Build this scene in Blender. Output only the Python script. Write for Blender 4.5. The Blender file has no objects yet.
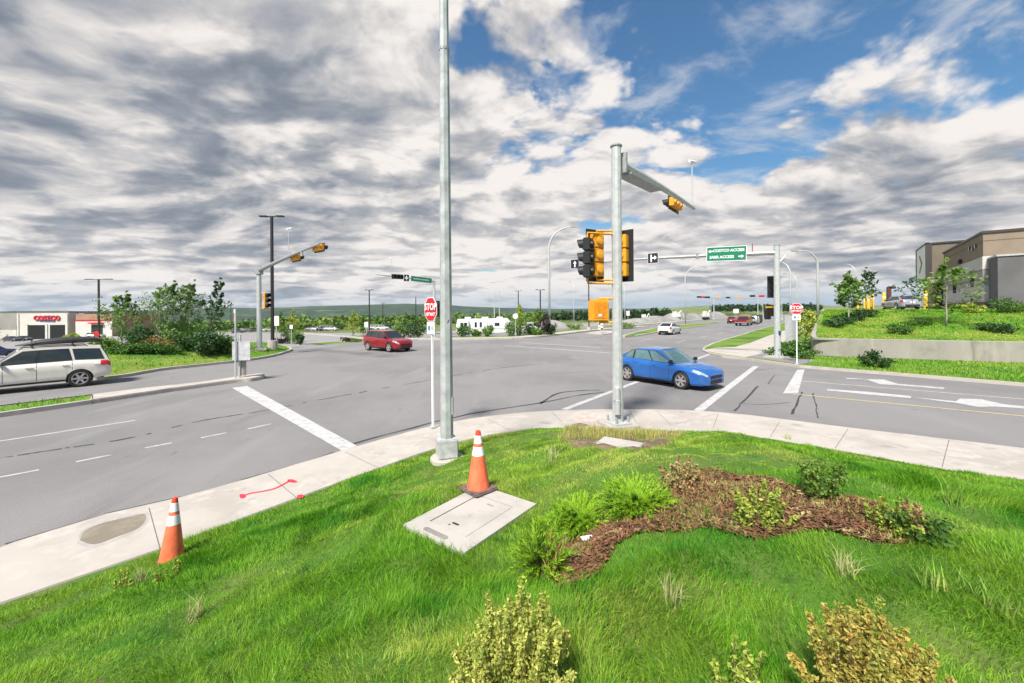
import bpy, bmesh, math, random
import numpy as np
from mathutils import Vector, Matrix
random.seed(7); RNG = np.random.default_rng(7)
SC = bpy.context.scene; COL = SC.collection
# ---------------------------------------------------------------- camera geometry (eye 3 m above the road, 14.4 mm lens)
FPX, EYE, CX, CY, ROLL = 410.0, 3.0, 512.0, 311.5, math.radians(.39)
def ray(px, py):
    a = (px-CX)/FPX; b = (CY-py)/FPX
    return (a*math.cos(ROLL)+b*math.sin(ROLL), 1.0, -a*math.sin(ROLL)+b*math.cos(ROLL))
def G(px, py, z=0.0):
    d = ray(px, py); t = (z-EYE)/d[2]
    return (t*d[0], t)
def at(px, py, Y):
    d = ray(px, py); return Vector((d[0]*Y, Y, EYE+d[2]*Y))
EXPOSURE = 2.4; WORLD_STRENGTH = .05; CLOUD_K = 3.9; SKY_K = .46
SUN_EL = math.radians(52); SUN_AZ = math.atan2(-.42, -.80)      # azimuth of the direction towards the sun, measured from +Y towards +X
SUN_ROT = SUN_AZ
def setup_camera():
    cam = bpy.data.cameras.new("camera"); o = bpy.data.objects.new("camera", cam); COL.objects.link(o)
    cam.sensor_width = 36; cam.sensor_fit = 'HORIZONTAL'; cam.lens = FPX/1024*36
    cam.shift_y = -(341.5-CY)/1024
    cam.clip_start = .05; cam.clip_end = 20000
    R = Vector((math.cos(ROLL), 0, -math.sin(ROLL))); U = Vector((math.sin(ROLL), 0, math.cos(ROLL))); B = Vector((0, -1, 0))
    M = Matrix((R, U, B)).transposed().to_4x4(); M.translation = (0, 0, EYE)
    o.matrix_world = M; SC.camera = o
    vs = SC.view_settings; vs.view_transform = 'Standard'; vs.look = 'None'; vs.exposure = EXPOSURE; vs.gamma = 1; vs.use_curve_mapping = False
    s = bpy.data.lights.new("sun", 'SUN'); so = bpy.data.objects.new("sun", s); COL.objects.link(so)
    s.energy = 1.5; s.angle = math.radians(10); s.color = (1, .955, .88)
    d = Vector((math.sin(SUN_AZ)*math.cos(SUN_EL), math.cos(SUN_AZ)*math.cos(SUN_EL), math.sin(SUN_EL)))
    so.rotation_euler = d.to_track_quat('Z', 'Y').to_euler(); so.location = (0, 0, 60)
    SC.cycles.use_denoising = True; SC.cycles.max_bounces = 6; SC.cycles.diffuse_bounces = 3; SC.cycles.glossy_bounces = 3
    SC.cycles.transmission_bounces = 4; SC.cycles.transparent_max_bounces = 8
    SC.cycles.use_adaptive_sampling = True; SC.cycles.adaptive_threshold = .015
# ---------------------------------------------------------------- materials
MATS = {}
def mat(name, col, rough=.7, metal=0.0, var=.12, scale=6.0, bump=0.0, bscale=60.0, col2=None, spec=.5, coat=0.0, trans=0.0, emit=0.0, island=0.0, detail=6):
    """Procedural surface: base colour broken up by noise, optional bump, optional per-leaf variation."""
    if name in MATS: return MATS[name]
    m = bpy.data.materials.new(name); m.use_nodes = True; MATS[name] = m
    nt = m.node_tree; N = nt.nodes; Lk = nt.links
    b = N['Principled BSDF']
    b.inputs['Roughness'].default_value = rough; b.inputs['Metallic'].default_value = metal
    b.inputs['Specular IOR Level'].default_value = spec
    if coat: b.inputs['Coat Weight'].default_value = coat; b.inputs['Coat Roughness'].default_value = .04
    tc = N.new('ShaderNodeTexCoord')
    nz = N.new('ShaderNodeTexNoise'); nz.inputs['Scale'].default_value = scale; nz.inputs['Detail'].default_value = detail; nz.inputs['Roughness'].default_value = .6
    Lk.new(tc.outputs['Object'], nz.inputs['Vector'])
    c2 = col2 or tuple(max(0, c*(1-2*var)) for c in col)
    c1 = col if col2 else tuple(min(1, c*(1+var)) for c in col)
    r = N.new('ShaderNodeValToRGB'); r.color_ramp.elements[0].position = .32; r.color_ramp.elements[1].position = .68
    r.color_ramp.elements[0].color = (*c2, 1); r.color_ramp.elements[1].color = (*c1, 1)
    Lk.new(nz.outputs[0], r.inputs[0]); src = r.outputs[0]
    if island:
        g = N.new('ShaderNodeNewGeometry'); h = N.new('ShaderNodeHueSaturation')
        a = N.new('ShaderNodeMapRange'); a.inputs['To Min'].default_value = 1-island; a.inputs['To Max'].default_value = 1+island
        Lk.new(g.outputs['Random Per Island'], a.inputs['Value']); Lk.new(a.outputs[0], h.inputs['Value'])
        a2 = N.new('ShaderNodeMapRange'); a2.inputs['To Min'].default_value = .5+.03*island*2; a2.inputs['To Max'].default_value = .5-.05*island
        Lk.new(g.outputs['Random Per Island'], a2.inputs['Value']); Lk.new(a2.outputs[0], h.inputs['Hue'])
        Lk.new(src, h.inputs['Color']); src = h.outputs[0]
    Lk.new(src, b.inputs['Base Color'])
    if bump:
        n2 = N.new('ShaderNodeTexNoise'); n2.inputs['Scale'].default_value = bscale; n2.inputs['Detail'].default_value = 5
        Lk.new(tc.outputs['Object'], n2.inputs['Vector'])
        bp = N.new('ShaderNodeBump'); bp.inputs['Strength'].default_value = bump; bp.inputs['Distance'].default_value = .02
        Lk.new(n2.outputs[0], bp.inputs['Height']); Lk.new(bp.outputs[0], b.inputs['Normal'])
    if trans:
        t = N.new('ShaderNodeBsdfTranslucent'); Lk.new(src, t.inputs['Color'])
        mx = N.new('ShaderNodeMixShader'); mx.inputs[0].default_value = trans
        Lk.new(b.outputs[0], mx.inputs[1]); Lk.new(t.outputs[0], mx.inputs[2])
        Lk.new(mx.outputs[0], N['Material Output'].inputs['Surface'])
    if emit:
        b.inputs['Emission Color'].default_value = (*col, 1); b.inputs['Emission Strength'].default_value = emit
    return m
def multi_mat(name, layers, rough=.9, bump=.3, bscale=40.0, trans=0.0, spec=.3, island=0.0):
    """Ground-like surface: layers = [(colour, scale, lo, hi, seed)], each laid over the last through its own noise mask (world space)."""
    m = bpy.data.materials.new(name); m.use_nodes = True; MATS[name] = m
    nt = m.node_tree; N = nt.nodes; Lk = nt.links; b = N['Principled BSDF']
    b.inputs['Roughness'].default_value = rough; b.inputs['Specular IOR Level'].default_value = spec
    geo = N.new('ShaderNodeNewGeometry'); src = None
    for c, sc, lo, hi, seed in layers:
        if src is None:
            q = N.new('ShaderNodeRGB'); q.outputs[0].default_value = (*c, 1); src = q.outputs[0]; continue
        mp = N.new('ShaderNodeMapping'); mp.inputs['Location'].default_value = (seed*3.7, seed*9.1, seed)
        Lk.new(geo.outputs['Position'], mp.inputs['Vector'])
        if isinstance(sc, tuple): mp.inputs['Rotation'].default_value = (0, 0, sc[3]); mp.inputs['Scale'].default_value = sc[:3]; s_ = 1.0
        else: s_ = sc
        nz = N.new('ShaderNodeTexNoise'); nz.inputs['Scale'].default_value = s_; nz.inputs['Detail'].default_value = 8; nz.inputs['Roughness'].default_value = .62
        Lk.new(mp.outputs[0], nz.inputs['Vector'])
        mr = N.new('ShaderNodeMapRange'); mr.interpolation_type = 'SMOOTHSTEP'; mr.inputs['From Min'].default_value = lo; mr.inputs['From Max'].default_value = hi
        Lk.new(nz.outputs[0], mr.inputs['Value'])
        mx = N.new('ShaderNodeMix'); mx.data_type = 'RGBA'; Lk.new(mr.outputs[0], mx.inputs[0]); Lk.new(src, mx.inputs[6]); mx.inputs[7].default_value = (*c, 1)
        src = mx.outputs[2]
    if island:
        h = N.new('ShaderNodeHueSaturation'); a = N.new('ShaderNodeMapRange'); a.inputs['To Min'].default_value = 1-island; a.inputs['To Max'].default_value = 1+island
        Lk.new(geo.outputs['Random Per Island'], a.inputs['Value']); Lk.new(a.outputs[0], h.inputs['Value']); Lk.new(src, h.inputs['Color']); src = h.outputs[0]
    Lk.new(src, b.inputs['Base Color'])
    if bump:
        n2 = N.new('ShaderNodeTexNoise'); n2.inputs['Scale'].default_value = bscale; n2.inputs['Detail'].default_value = 6; Lk.new(geo.outputs['Position'], n2.inputs['Vector'])
        bp = N.new('ShaderNodeBump'); bp.inputs['Strength'].default_value = bump; bp.inputs['Distance'].default_value = .02
        Lk.new(n2.outputs[0], bp.inputs['Height']); Lk.new(bp.outputs[0], b.inputs['Normal'])
    if trans:
        t = N.new('ShaderNodeBsdfTranslucent'); Lk.new(src, t.inputs['Color']); mx = N.new('ShaderNodeMixShader'); mx.inputs[0].default_value = trans
        Lk.new(b.outputs[0], mx.inputs[1]); Lk.new(t.outputs[0], mx.inputs[2]); Lk.new(mx.outputs[0], N['Material Output'].inputs['Surface'])
    return m
asphalt = multi_mat('asphalt', [((.215, .203, .197), 0, 0, 0, 0), ((.178, .168, .164), .16, .42, .62, 1), ((.23, .217, .216), (.8, .16, 1, math.radians(51.5)), .50, .72, 2), ((.138, .130, .128), (.35, .10, 1, math.radians(51.5)), .60, .78, 7),
                                ((.135, .128, .126), 1.1, .66, .76, 3), ((.34, .325, .32), 48, .58, .68, 4), ((.085, .08, .08), 60, .58, .68, 5), ((.11, .105, .106), 2.2, .66, .74, 8)], rough=.88, bump=.35, bscale=130)
lot_asphalt = multi_mat('lot_asphalt', [((.25, .235, .23), 0, 0, 0, 0), ((.27, .26, .25), .05, .4, .65, 1), ((.15, .145, .145), .4, .55, .75, 2)], bump=0)
concrete = multi_mat('concrete', [((.43, .385, .34), 0, 0, 0, 0), ((.36, .32, .28), .8, .42, .66, 1), ((.48, .43, .38), 3.0, .5, .7, 2), ((.26, .24, .225), 1.7, .58, .76, 6), ((.36, .34, .32), 60, .6, .75, 3)], rough=.9, bump=.2, bscale=150)
dirty_concrete = multi_mat('wall_concrete', [((.30, .275, .24), 0, 0, 0, 0), ((.23, .21, .185), .7, .42, .66, 1), ((.36, .335, .30), (1.2, 1.2, .25, 0), .5, .7, 2), ((.19, .17, .15), (2.5, 2.5, .2, 0), .62, .78, 3)], bump=.3, bscale=40)
lawn_soil = multi_mat('lawn_soil', [((.06, .14, .012), 0, 0, 0, 0), ((.11, .15, .03), 1.2, .45, .65, 1), ((.03, .065, .01), 3, .55, .7, 2), ((.10, .085, .045), 7, .62, .72, 3)], bump=.8, bscale=30)
verge = multi_mat('verge_grass', [((.10, .20, .018), 0, 0, 0, 0), ((.19, .23, .035), .35, .42, .62, 1), ((.04, .12, .010), .22, .50, .64, 2), ((.17, .17, .06), 3.5, .60, .75, 3)], bump=1.0, bscale=25)
field = multi_mat('field_grass', [((.11, .17, .045), 0, 0, 0, 0), ((.18, .19, .07), .012, .42, .6, 1), ((.05, .09, .025), .03, .52, .7, 2), ((.22, .20, .11), .02, .62, .72, 4)], bump=0)
white_paint = multi_mat('road_paint', [((.47, .455, .44), 0, 0, 0, 0), ((.37, .355, .345), 4, .44, .64, 1), ((.24, .225, .225), 11, .58, .74, 2), ((.24, .225, .22), 2.2, .60, .72, 3)], rough=.8, bump=.1)
yellow_paint = multi_mat('yellow_road_paint', [((.52, .42, .17), 0, 0, 0, 0), ((.34, .28, .15), 5, .48, .7, 1), ((.2, .18, .13), 16, .6, .74, 2)], rough=.8, bump=.1)
galv = mat('galvanised_steel', (.47, .485, .47), .48, .15, var=.09, scale=7, bump=.08, bscale=40)
galv_dark = mat('galvanised_arm_steel', (.34, .35, .345), .5, .2, var=.14, scale=9)
pole_grey = mat('pole_grey', (.43, .445, .44), .5, .1, var=.18, scale=(3.5), bump=.06, bscale=30)
dark_pole = mat('dark_bronze_pole', (.035, .027, .025), .5, .2)
sig_yellow = mat('signal_yellow', (.80, .35, .02), .45, 0, var=.10, scale=12)
sig_black = mat('signal_black', (.012, .012, .013), .5)
lens_off = mat('signal_lens_dark', (.03, .02, .02), .2)
sign_green = mat('sign_green', (.0, .17, .075), .5, var=.05)
sign_white = mat('sign_white', (.78, .78, .78), .55, var=.03)
sign_red = mat('sign_red', (.50, .012, .015), .5, var=.05)
cone_orange = mat('cone_orange', (.95, .17, .07), .6, var=.16, scale=9)
cone_white = mat('cone_reflective_white', (.80, .79, .78), .55, var=.06, scale=20)
rubber = mat('black_rubber', (.022, .02, .02), .75, var=.2)
rubber_base = mat('dusty_rubber', (.16, .11, .10), .85, var=.25, scale=20)
glass = mat('dark_glass', (.025, .035, .035), .06, 0, spec=.6, var=.1)
pale_glass = mat('sky_glass', (.10, .17, .17), .05, 0, spec=1.0, var=.1)
rim_silver = mat('alloy_rim', (.52, .50, .48), .35, .6)
chrome = mat('bright_metal', (.65, .65, .66), .2, .9)
black_plastic = mat('black_plastic', (.018, .018, .019), .55)
lamp_clear = mat('clear_lamp', (.42, .44, .46), .12, .2, spec=.8)
lamp_red = mat('red_lamp', (.50, .015, .02), .25, spec=.7)
wood_brown = mat('bark', (.16, .115, .075), .9, var=.25, scale=18, bump=.5)
bark_pale = mat('pale_bark', (.38, .33, .27), .9, var=.25, scale=18, bump=.5)
tar = mat('crack_sealant', (.045, .042, .043), .75, var=.3, scale=9)
joint = mat('joint_dark', (.13, .117, .108), .9)  # dark tone of the pavement joints themselves
def paint(name, col, metal=.25): return mat(name, col, .28, metal, var=.02, coat=1.0)

# ---------------------------------------------------------------- mesh builder
class MB:
    def __init__(s): s.v = []; s.f = []
    def add(s, vs, fs):
        o = len(s.v); s.v += [tuple(p) for p in vs]; s.f += [tuple(i+o for i in f) for f in fs]; return s
    def xf(s, M, start=0):
        s.v = s.v[:start]+[tuple(M @ Vector(p)) for p in s.v[start:]]; return s
    def box(s, c, d, rz=0, M=None):
        x, y, z = (q/2 for q in d); P = []
        R = Matrix.Rotation(rz, 3, 'Z')
        for k in (-1, 1):
            for a, b in ((-1, -1), (1, -1), (1, 1), (-1, 1)):
                p = R @ Vector((a*x, b*y, k*z)) + Vector(c)
                P.append(M @ p if M else p)
        return s.add(P, [(3, 2, 1, 0), (4, 5, 6, 7), (0, 1, 5, 4), (1, 2, 6, 5), (2, 3, 7, 6), (3, 0, 4, 7)])
    def prism(s, poly, z0, z1):
        """closed prism over a plan polygon; z0, z1 numbers or per-vertex lists"""
        n = len(poly); a = z0 if isinstance(z0, (list, tuple)) else [z0]*n; b = z1 if isinstance(z1, (list, tuple)) else [z1]*n
        area = sum(poly[i][0]*poly[(i+1) % n][1]-poly[(i+1) % n][0]*poly[i][1] for i in range(n))
        idx = list(range(n)) if area > 0 else list(range(n))[::-1]
        P = [(poly[i][0], poly[i][1], a[i]) for i in idx]+[(poly[i][0], poly[i][1], b[i]) for i in idx]
        return s.add(P, [tuple(range(n))[::-1], tuple(range(n, 2*n))]+[(i, (i+1) % n, n+(i+1) % n, n+i) for i in range(n)])
    def sheet(s, poly, z):
        n = len(poly); area = sum(poly[i][0]*poly[(i+1) % n][1]-poly[(i+1) % n][0]*poly[i][1] for i in range(n))
        if area < 0: poly = poly[::-1]
        return s.add([(p[0], p[1], z(p[0], p[1]) if callable(z) else z) for p in poly], [tuple(range(n))])
    def tube(s, pts, rad, n=10, caps=True):
        pts = [Vector(p) for p in pts]; rad = rad if isinstance(rad, (list, tuple)) else [rad]*len(pts); V = []; F = []
        up = None
        for i, p in enumerate(pts):
            t = (pts[min(i+1, len(pts)-1)]-pts[max(i-1, 0)]).normalized()
            if up is None: up = Vector((0, 0, 1)) if abs(t.z) < .9 else Vector((1, 0, 0))
            a = t.cross(up).normalized(); b = a.cross(t).normalized(); up = b
            V += [p+(a*math.cos(q)+b*math.sin(q))*rad[i] for q in (2*math.pi*k/n for k in range(n))]
        for i in range(len(pts)-1):
            for k in range(n): F.append((i*n+k, i*n+(k+1) % n, (i+1)*n+(k+1) % n, (i+1)*n+k))
        if caps: F += [tuple(range(n))[::-1], tuple(range((len(pts)-1)*n, len(pts)*n))]
        return s.add(V, F)
    def lathe(s, prof, n=24, c=(0, 0, 0), M=None, cap=True):
        """profile (r, z) turned about Z"""
        V = []; F = []
        for r, z in prof:
            for k in range(n):
                q = 2*math.pi*k/n; p = Vector((r*math.cos(q)+c[0], r*math.sin(q)+c[1], z+c[2])); V.append(M @ p if M else p)
        for i in range(len(prof)-1):
            for k in range(n): F.append((i*n+k, i*n+(k+1) % n, (i+1)*n+(k+1) % n, (i+1)*n+k))
        if cap: F += [tuple(range(n))[::-1], tuple(range((len(prof)-1)*n, len(prof)*n))]
        return s.add(V, F)
    def grid(s, nu, nv, fn):
        V = [fn(i/(nu-1), j/(nv-1)) for j in range(nv) for i in range(nu)]
        return s.add(V, [(j*nu+i, j*nu+i+1, (j+1)*nu+i+1, (j+1)*nu+i) for j in range(nv-1) for i in range(nu-1)])
    def mesh(s, name, m=None, smooth=False, angle=None):
        me = bpy.data.meshes.new(name); me.from_pydata(s.v, [], s.f); me.update()
        if m: me.materials.append(m)
        if smooth:
            me.polygons.foreach_set('use_smooth', [True]*len(me.polygons))
            if angle: me.set_sharp_from_angle(angle=math.radians(angle))
        return me
    def obj(s, name, m, parent=None, smooth=False, angle=35, bevel=0, M=None):
        me = s.mesh(name, m, smooth, angle)
        if bevel:
            bm = bmesh.new(); bm.from_mesh(me); bmesh.ops.remove_doubles(bm, verts=bm.verts, dist=1e-5)
            es = [e for e in bm.edges if len(e.link_faces) == 2 and e.calc_face_angle(0) > math.radians(40)]
            bmesh.ops.bevel(bm, geom=es, offset=bevel, segments=2, affect='EDGES', clamp_overlap=True); bm.to_mesh(me); bm.free()
            me.polygons.foreach_set('use_smooth', [True]*len(me.polygons)); me.set_sharp_from_angle(angle=math.radians(40))
        o = bpy.data.objects.new(name, me); COL.objects.link(o)
        if parent: o.parent = parent
        if M is not None: o.matrix_local = M
        return o
def np_obj(name, V, F, m, parent=None):
    """big mesh from arrays; F is a list of (k-vertex faces) arrays"""
    me = bpy.data.meshes.new(name); me.vertices.add(len(V)); me.vertices.foreach_set('co', np.asarray(V, np.float32).ravel())
    tot = sum(len(f) for f in F); loops = np.concatenate([f.ravel() for f in F]).astype(np.int32); cnt = np.concatenate([np.full(len(f), f.shape[1]) for f in F])
    st = np.concatenate(([0], np.cumsum(cnt)[:-1])).astype(np.int32)
    me.loops.add(len(loops)); me.loops.foreach_set('vertex_index', loops); me.polygons.add(tot); me.polygons.foreach_set('loop_start', st)
    me.update(calc_edges=True); me.materials.append(m)
    o = bpy.data.objects.new(name, me); COL.objects.link(o)
    if parent: o.parent = parent
    return o
def empty(name, loc, rz=0, label=None, cat=None, group=None, tilt=None):
    o = bpy.data.objects.new(name, None); COL.objects.link(o); o.location = loc; o.rotation_euler = (tilt[0] if tilt else 0, tilt[1] if tilt else 0, rz); o.empty_display_size = .2
    return tag(o, label, cat, group)
def tag(o, label=None, cat=None, group=None, kind=None):
    for k, v in (('label', label), ('category', cat), ('group', group), ('kind', kind)):
        if v: o[k] = v
    return o
def struct(o): o['kind'] = 'structure'; return o
def copy_tree(o, parent=None, link=True):
    c = o.copy(); COL.objects.link(c)
    if parent: c.parent = parent
    for ch in list(o.children): copy_tree(ch, c)
    return c
def place(o, loc, rz, label, group=None, scale=None):
    o.location = loc; o.rotation_euler = (0, 0, rz); o['label'] = label
    if group: o['group'] = group
    if scale: o.scale = (scale,)*3 if isinstance(scale, (int, float)) else scale
    return o
def text_mb(string, size, M, depth=0, align='CENTER', spacing=1.0, bold=0.0):
    """lettering as flat mesh in the plane of M (local X right, local Y up)"""
    cu = bpy.data.curves.new('lettering', 'FONT'); cu.body = string; cu.size = size; cu.align_x = align; cu.align_y = 'CENTER'; cu.space_character = spacing; cu.resolution_u = 2; cu.offset = bold; cu.extrude = depth
    o = bpy.data.objects.new('lettering', cu); COL.objects.link(o); dg = bpy.context.evaluated_depsgraph_get()
    me = o.evaluated_get(dg).to_mesh(); mb = MB(); mb.add([M @ v.co for v in me.vertices], [tuple(p.vertices) for p in me.polygons])
    o.evaluated_get(dg).to_mesh_clear(); bpy.data.objects.remove(o); bpy.data.curves.remove(cu)
    return mb
def frame(o, right, up):
    r = Vector(right).normalized(); u = Vector(up).normalized(); n = r.cross(u).normalized(); u = n.cross(r)
    M = Matrix((r, u, n)).transposed().to_4x4(); M.translation = Vector(o); return M
def in_poly(x, y, poly):
    """numpy point-in-polygon"""
    x = np.asarray(x); y = np.asarray(y); r = np.zeros(x.shape, bool); n = len(poly); j = n-1
    for i in range(n):
        xi, yi = poly[i]; xj, yj = poly[j]
        c = ((yi > y) != (yj > y)) & (x < (xj-xi)*(y-yi)/((yj-yi) or 1e-9)+xi); r ^= c; j = i
    return r
def dist_path(x, y, path):
    x = np.asarray(x, float); y = np.asarray(y, float); best = np.full(x.shape, 1e9)
    for (ax, ay), (bx, by) in zip(path[:-1], path[1:]):
        dx, dy = bx-ax, by-ay; L = dx*dx+dy*dy or 1e-9; t = np.clip(((x-ax)*dx+(y-ay)*dy)/L, 0, 1)
        best = np.minimum(best, np.hypot(x-ax-t*dx, y-ay-t*dy))
    return best
def strip(path, w0, w1):
    """plan polygon: the path offset by w0 on one side and w1 on the other (positive = left of travel)"""
    P = [Vector(p) for p in path]; L = []; R = []
    for i, p in enumerate(P):
        t = (P[min(i+1, len(P)-1)]-P[max(i-1, 0)]).normalized(); n = Vector((-t.y, t.x))
        L.append(tuple(p+n*w0)); R.append(tuple(p+n*w1))
    return L, R
def band(mb, path, w0, w1, z0, z1):
    """kerb-like solid band along a path"""
    L, R = strip(path, w0, w1)
    for i in range(len(L)-1): pass
    n = len(L); V = [(p[0], p[1], z0) for p in L]+[(p[0], p[1], z1) for p in L]+[(p[0], p[1], z1) for p in R]+[(p[0], p[1], z0) for p in R]
    F = []
    for i in range(n-1):
        for a in range(3): F.append((a*n+i, (a+1)*n+i, (a+1)*n+i+1, a*n+i+1))
    F += [(0, 3*n, 2*n, n), (n-1, 2*n-1, 3*n-1, 4*n-1)]
    if w0 < w1: F = [f[::-1] for f in F]
    return mb.add(V, F)
def smooth_path(pts, k=4):
    """Catmull-Rom through plan points"""
    P = [Vector(p) for p in pts]; out = []
    for i in range(len(P)-1):
        a, b, c, d = P[max(i-1, 0)], P[i], P[i+1], P[min(i+2, len(P)-1)]
        for j in range(k):
            t = j/k; out.append(tuple(.5*((2*b)+(c-a)*t+(2*a-5*b+4*c-d)*t*t+(3*b-a-3*c+d)*t**3)))
    out.append(tuple(P[-1])); return out
# ---------------------------------------------------------------- plan of the place
SA, CA = math.sin(math.radians(38.5)), math.cos(math.radians(38.5))
def st(x, y): return x*SA+y*CA, -x*CA+y*SA          # s along the avenue, t across it (left positive)
def xy(s, t): return (s*SA-t*CA, s*CA+t*SA)
T_K = [-1e4, 38, 46, 60, 130, 240, 400, 900, 2500, 1e5]; T_Z = [0, 0, -1.1, -1.5, -3.0, -6.0, -11, -26, -34, -34]
def hbase(x, y):
    s, t = st(np.asarray(x, float), np.asarray(y, float)); return np.interp(t, T_K, T_Z)
SW_OUT = smooth_path([G(p[0], p[1], .095) for p in [(0, 547), (75, 520), (149, 505), (256, 476), (346, 449), (430, 426), (480, 417), (540, 411), (610, 409), (690, 410), (740, 414), (768, 417), (850, 427.5), (950, 439), (1024, 448)]], 3)
SW_IN = smooth_path([G(p[0], p[1], .1) for p in [(0, 606), (60, 588), (140, 560), (190, 538), (256, 515), (300, 497), (380, 468), (437, 448), (480, 437), (530, 428.5), (562, 428), (598, 430), (640, 430.5), (680, 431), (720, 432), (768, 438), (850, 452), (942, 469), (1024, 481)]], 3)
def extend(path, a, b):
    p0 = Vector(path[0]); d0 = (p0-Vector(path[2])).normalized(); p1 = Vector(path[-1]); d1 = (p1-Vector(path[-3])).normalized()
    return [tuple(p0+d0*a)]+path+[tuple(p1+d1*b)]
SW_OUT = extend(SW_OUT, 40, 45); SW_IN = extend(SW_IN, 40, 45)
SLAB_C = Vector((-.385, 3.90)); SLAB_RZ = math.atan2(-.43, .57); SLAB_Z = 1.05
def hlawn(x, y, rough=True):
    x = np.asarray(x, float); y = np.asarray(y, float)
    d = dist_path(x, y, SW_IN); z = .085+.238*np.maximum(0, d-.08)
    z = np.where(z > 1.35, 1.35+.35*(1-np.exp(-(z-1.35)/.35)), z)
    if rough:
        z = z+(.022*np.sin(x*2.3+1.1*y)+.018*np.sin(3.1*y-1.7*x+1)+.024*np.sin(9.5*y-5.0*x+1.6*np.sin(2.1*x))+.014*np.sin(11*x+6*y+np.sin(3*y)))*np.clip(d/.6, 0, 1)
    r = np.hypot(x-SLAB_C.x, y-SLAB_C.y); k = np.clip((r-.66)/.75, 0, 1); k = k*k*(3-2*k)
    return z*k+(SLAB_Z+.0)*(1-k)
LAWN_POLY = SW_IN+[(60, -40), (-45, -45)]
def on(px, py, h=hlawn, t0=1.0, t1=400):
    """first point of the surface h seen through a pixel"""
    d = ray(px, py); prev = t0; t = t0
    while t < t1:
        if EYE+d[2]*t < float(h(d[0]*t, t)):
            a, b = prev, t
            for _ in range(30):
                mth = (a+b)/2
                if EYE+d[2]*mth < float(h(d[0]*mth, mth)): b = mth
                else: a = mth
            return Vector((d[0]*b, b, EYE+d[2]*b))
        prev = t; t *= 1.02
    return Vector((d[0]*t1, t1, EYE+d[2]*t1))
def gnd(px, py): return on(px, py, hbase)

# ---- ground sheet out to the horizon
def ground():
    mb = MB(); rs = list(np.geomspace(2, 9000, 90)); n = 96; V = [(0, 0, -.08)]; F = []
    for r in rs:
        for k in range(n):
            q = 2*math.pi*k/n; x, y = r*math.sin(q), r*math.cos(q); V.append((x, y, float(hbase(x, y))-.12-min(1.2, r*.002)))
    for k in range(n): F.append((0, 1+(k+1) % n, 1+k))
    for i in range(len(rs)-1):
        for k in range(n): F.append((1+i*n+k, 1+i*n+(k+1) % n, 1+(i+1)*n+(k+1) % n, 1+(i+1)*n+k))
    struct(mb.add(V, F).obj('ground', field, smooth=True, angle=None))
ground()
def st_sheet(name, s0, s1, t0, t1, ns, nt, m, dz):
    mb = MB()
    def fn(u, v):
        x, y = xy(s0+(s1-s0)*u, t0+(t1-t0)*v); return (x, y, float(hbase(x, y))+dz)
    mb.grid(ns, nt, fn); struct(mb.obj(name, m)); return mb
st_sheet('road', -70, 330, 6.0, 38, 41, 3, asphalt, 0)
st_sheet('cross_road', 7.0, 31.0, -150, 6.0, 3, 3, asphalt, 0)
st_sheet('parking_lot', -90, 58, 38, 210, 38, 172, lot_asphalt, 0)

# ---- near corner: pavement with its kerb, lawn
def pavement():
    mb = MB(); A = SW_OUT; B = SW_IN
    # resample both edges to the same count
    def res(P, n):
        P = [Vector(p) for p in P]; L = [0]
        for a, b in zip(P[:-1], P[1:]): L.append(L[-1]+(b-a).length)
        return [tuple(np.interp(L[-1]*k/(n-1), L, [p[c] for p in P]) for c in (0, 1)) for k in range(n)]
    def match(P, Q):   # nearest point on Q for each of P
        out = []
        for p in P:
            best = None
            for (ax, ay), (bx, by) in zip(Q[:-1], Q[1:]):
                dx, dy = bx-ax, by-ay; t = max(0, min(1, ((p[0]-ax)*dx+(p[1]-ay)*dy)/(dx*dx+dy*dy+1e-9)))
                q = (ax+t*dx, ay+t*dy); dd = math.hypot(p[0]-q[0], p[1]-q[1])
                if best is None or dd < best[0]: best = (dd, q)
            out.append(best[1])
        return out
    O = res(A, 120); I = match(O, B)
    V = []; F = []
    for o, i in zip(O, I):
        d = (Vector(i)-Vector(o)).normalized(); k = Vector(o)+d*.15
        V += [(o[0], o[1], -.02), (o[0]+d.x*.012, o[1]+d.y*.012, .095), (k.x, k.y, .10), (i[0], i[1], .115), (i[0]+d.x*.05, i[1]+d.y*.05, -.05)]
    for q in range(len(O)-1):
        for a in range(4): F.append((q*5+a, q*5+a+1, (q+1)*5+a+1, (q+1)*5+a))
    mb.add(V, F); struct(mb.obj('pavement', concrete))
    return O, I
PV_O, PV_I = pavement()
def hpav(x, y):
    a = float(dist_path(x, y, PV_O)); b = float(dist_path(x, y, PV_I)); return .100+.015*max(0, min(1, (a-.15)/(a+b-.15+1e-6)))
MULCH = smooth_path([tuple(on(*p)[:2]) for p in [(548, 575), (562, 545), (580, 523), (612, 510), (648, 494), (668, 480), (692, 474), (738, 478), (790, 487), (850, 500), (902, 517), (935, 538), (885, 545), (800, 534), (725, 535), (655, 533), (618, 546), (588, 582), (560, 590), (548, 575)]], 3)[:-1]
BARE = [tuple(on(*p)[:2]) for p in [(556, 441), (566, 428), (600, 426), (640, 428), (686, 434), (672, 448), (640, 452), (600, 452), (568, 452)]]
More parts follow.
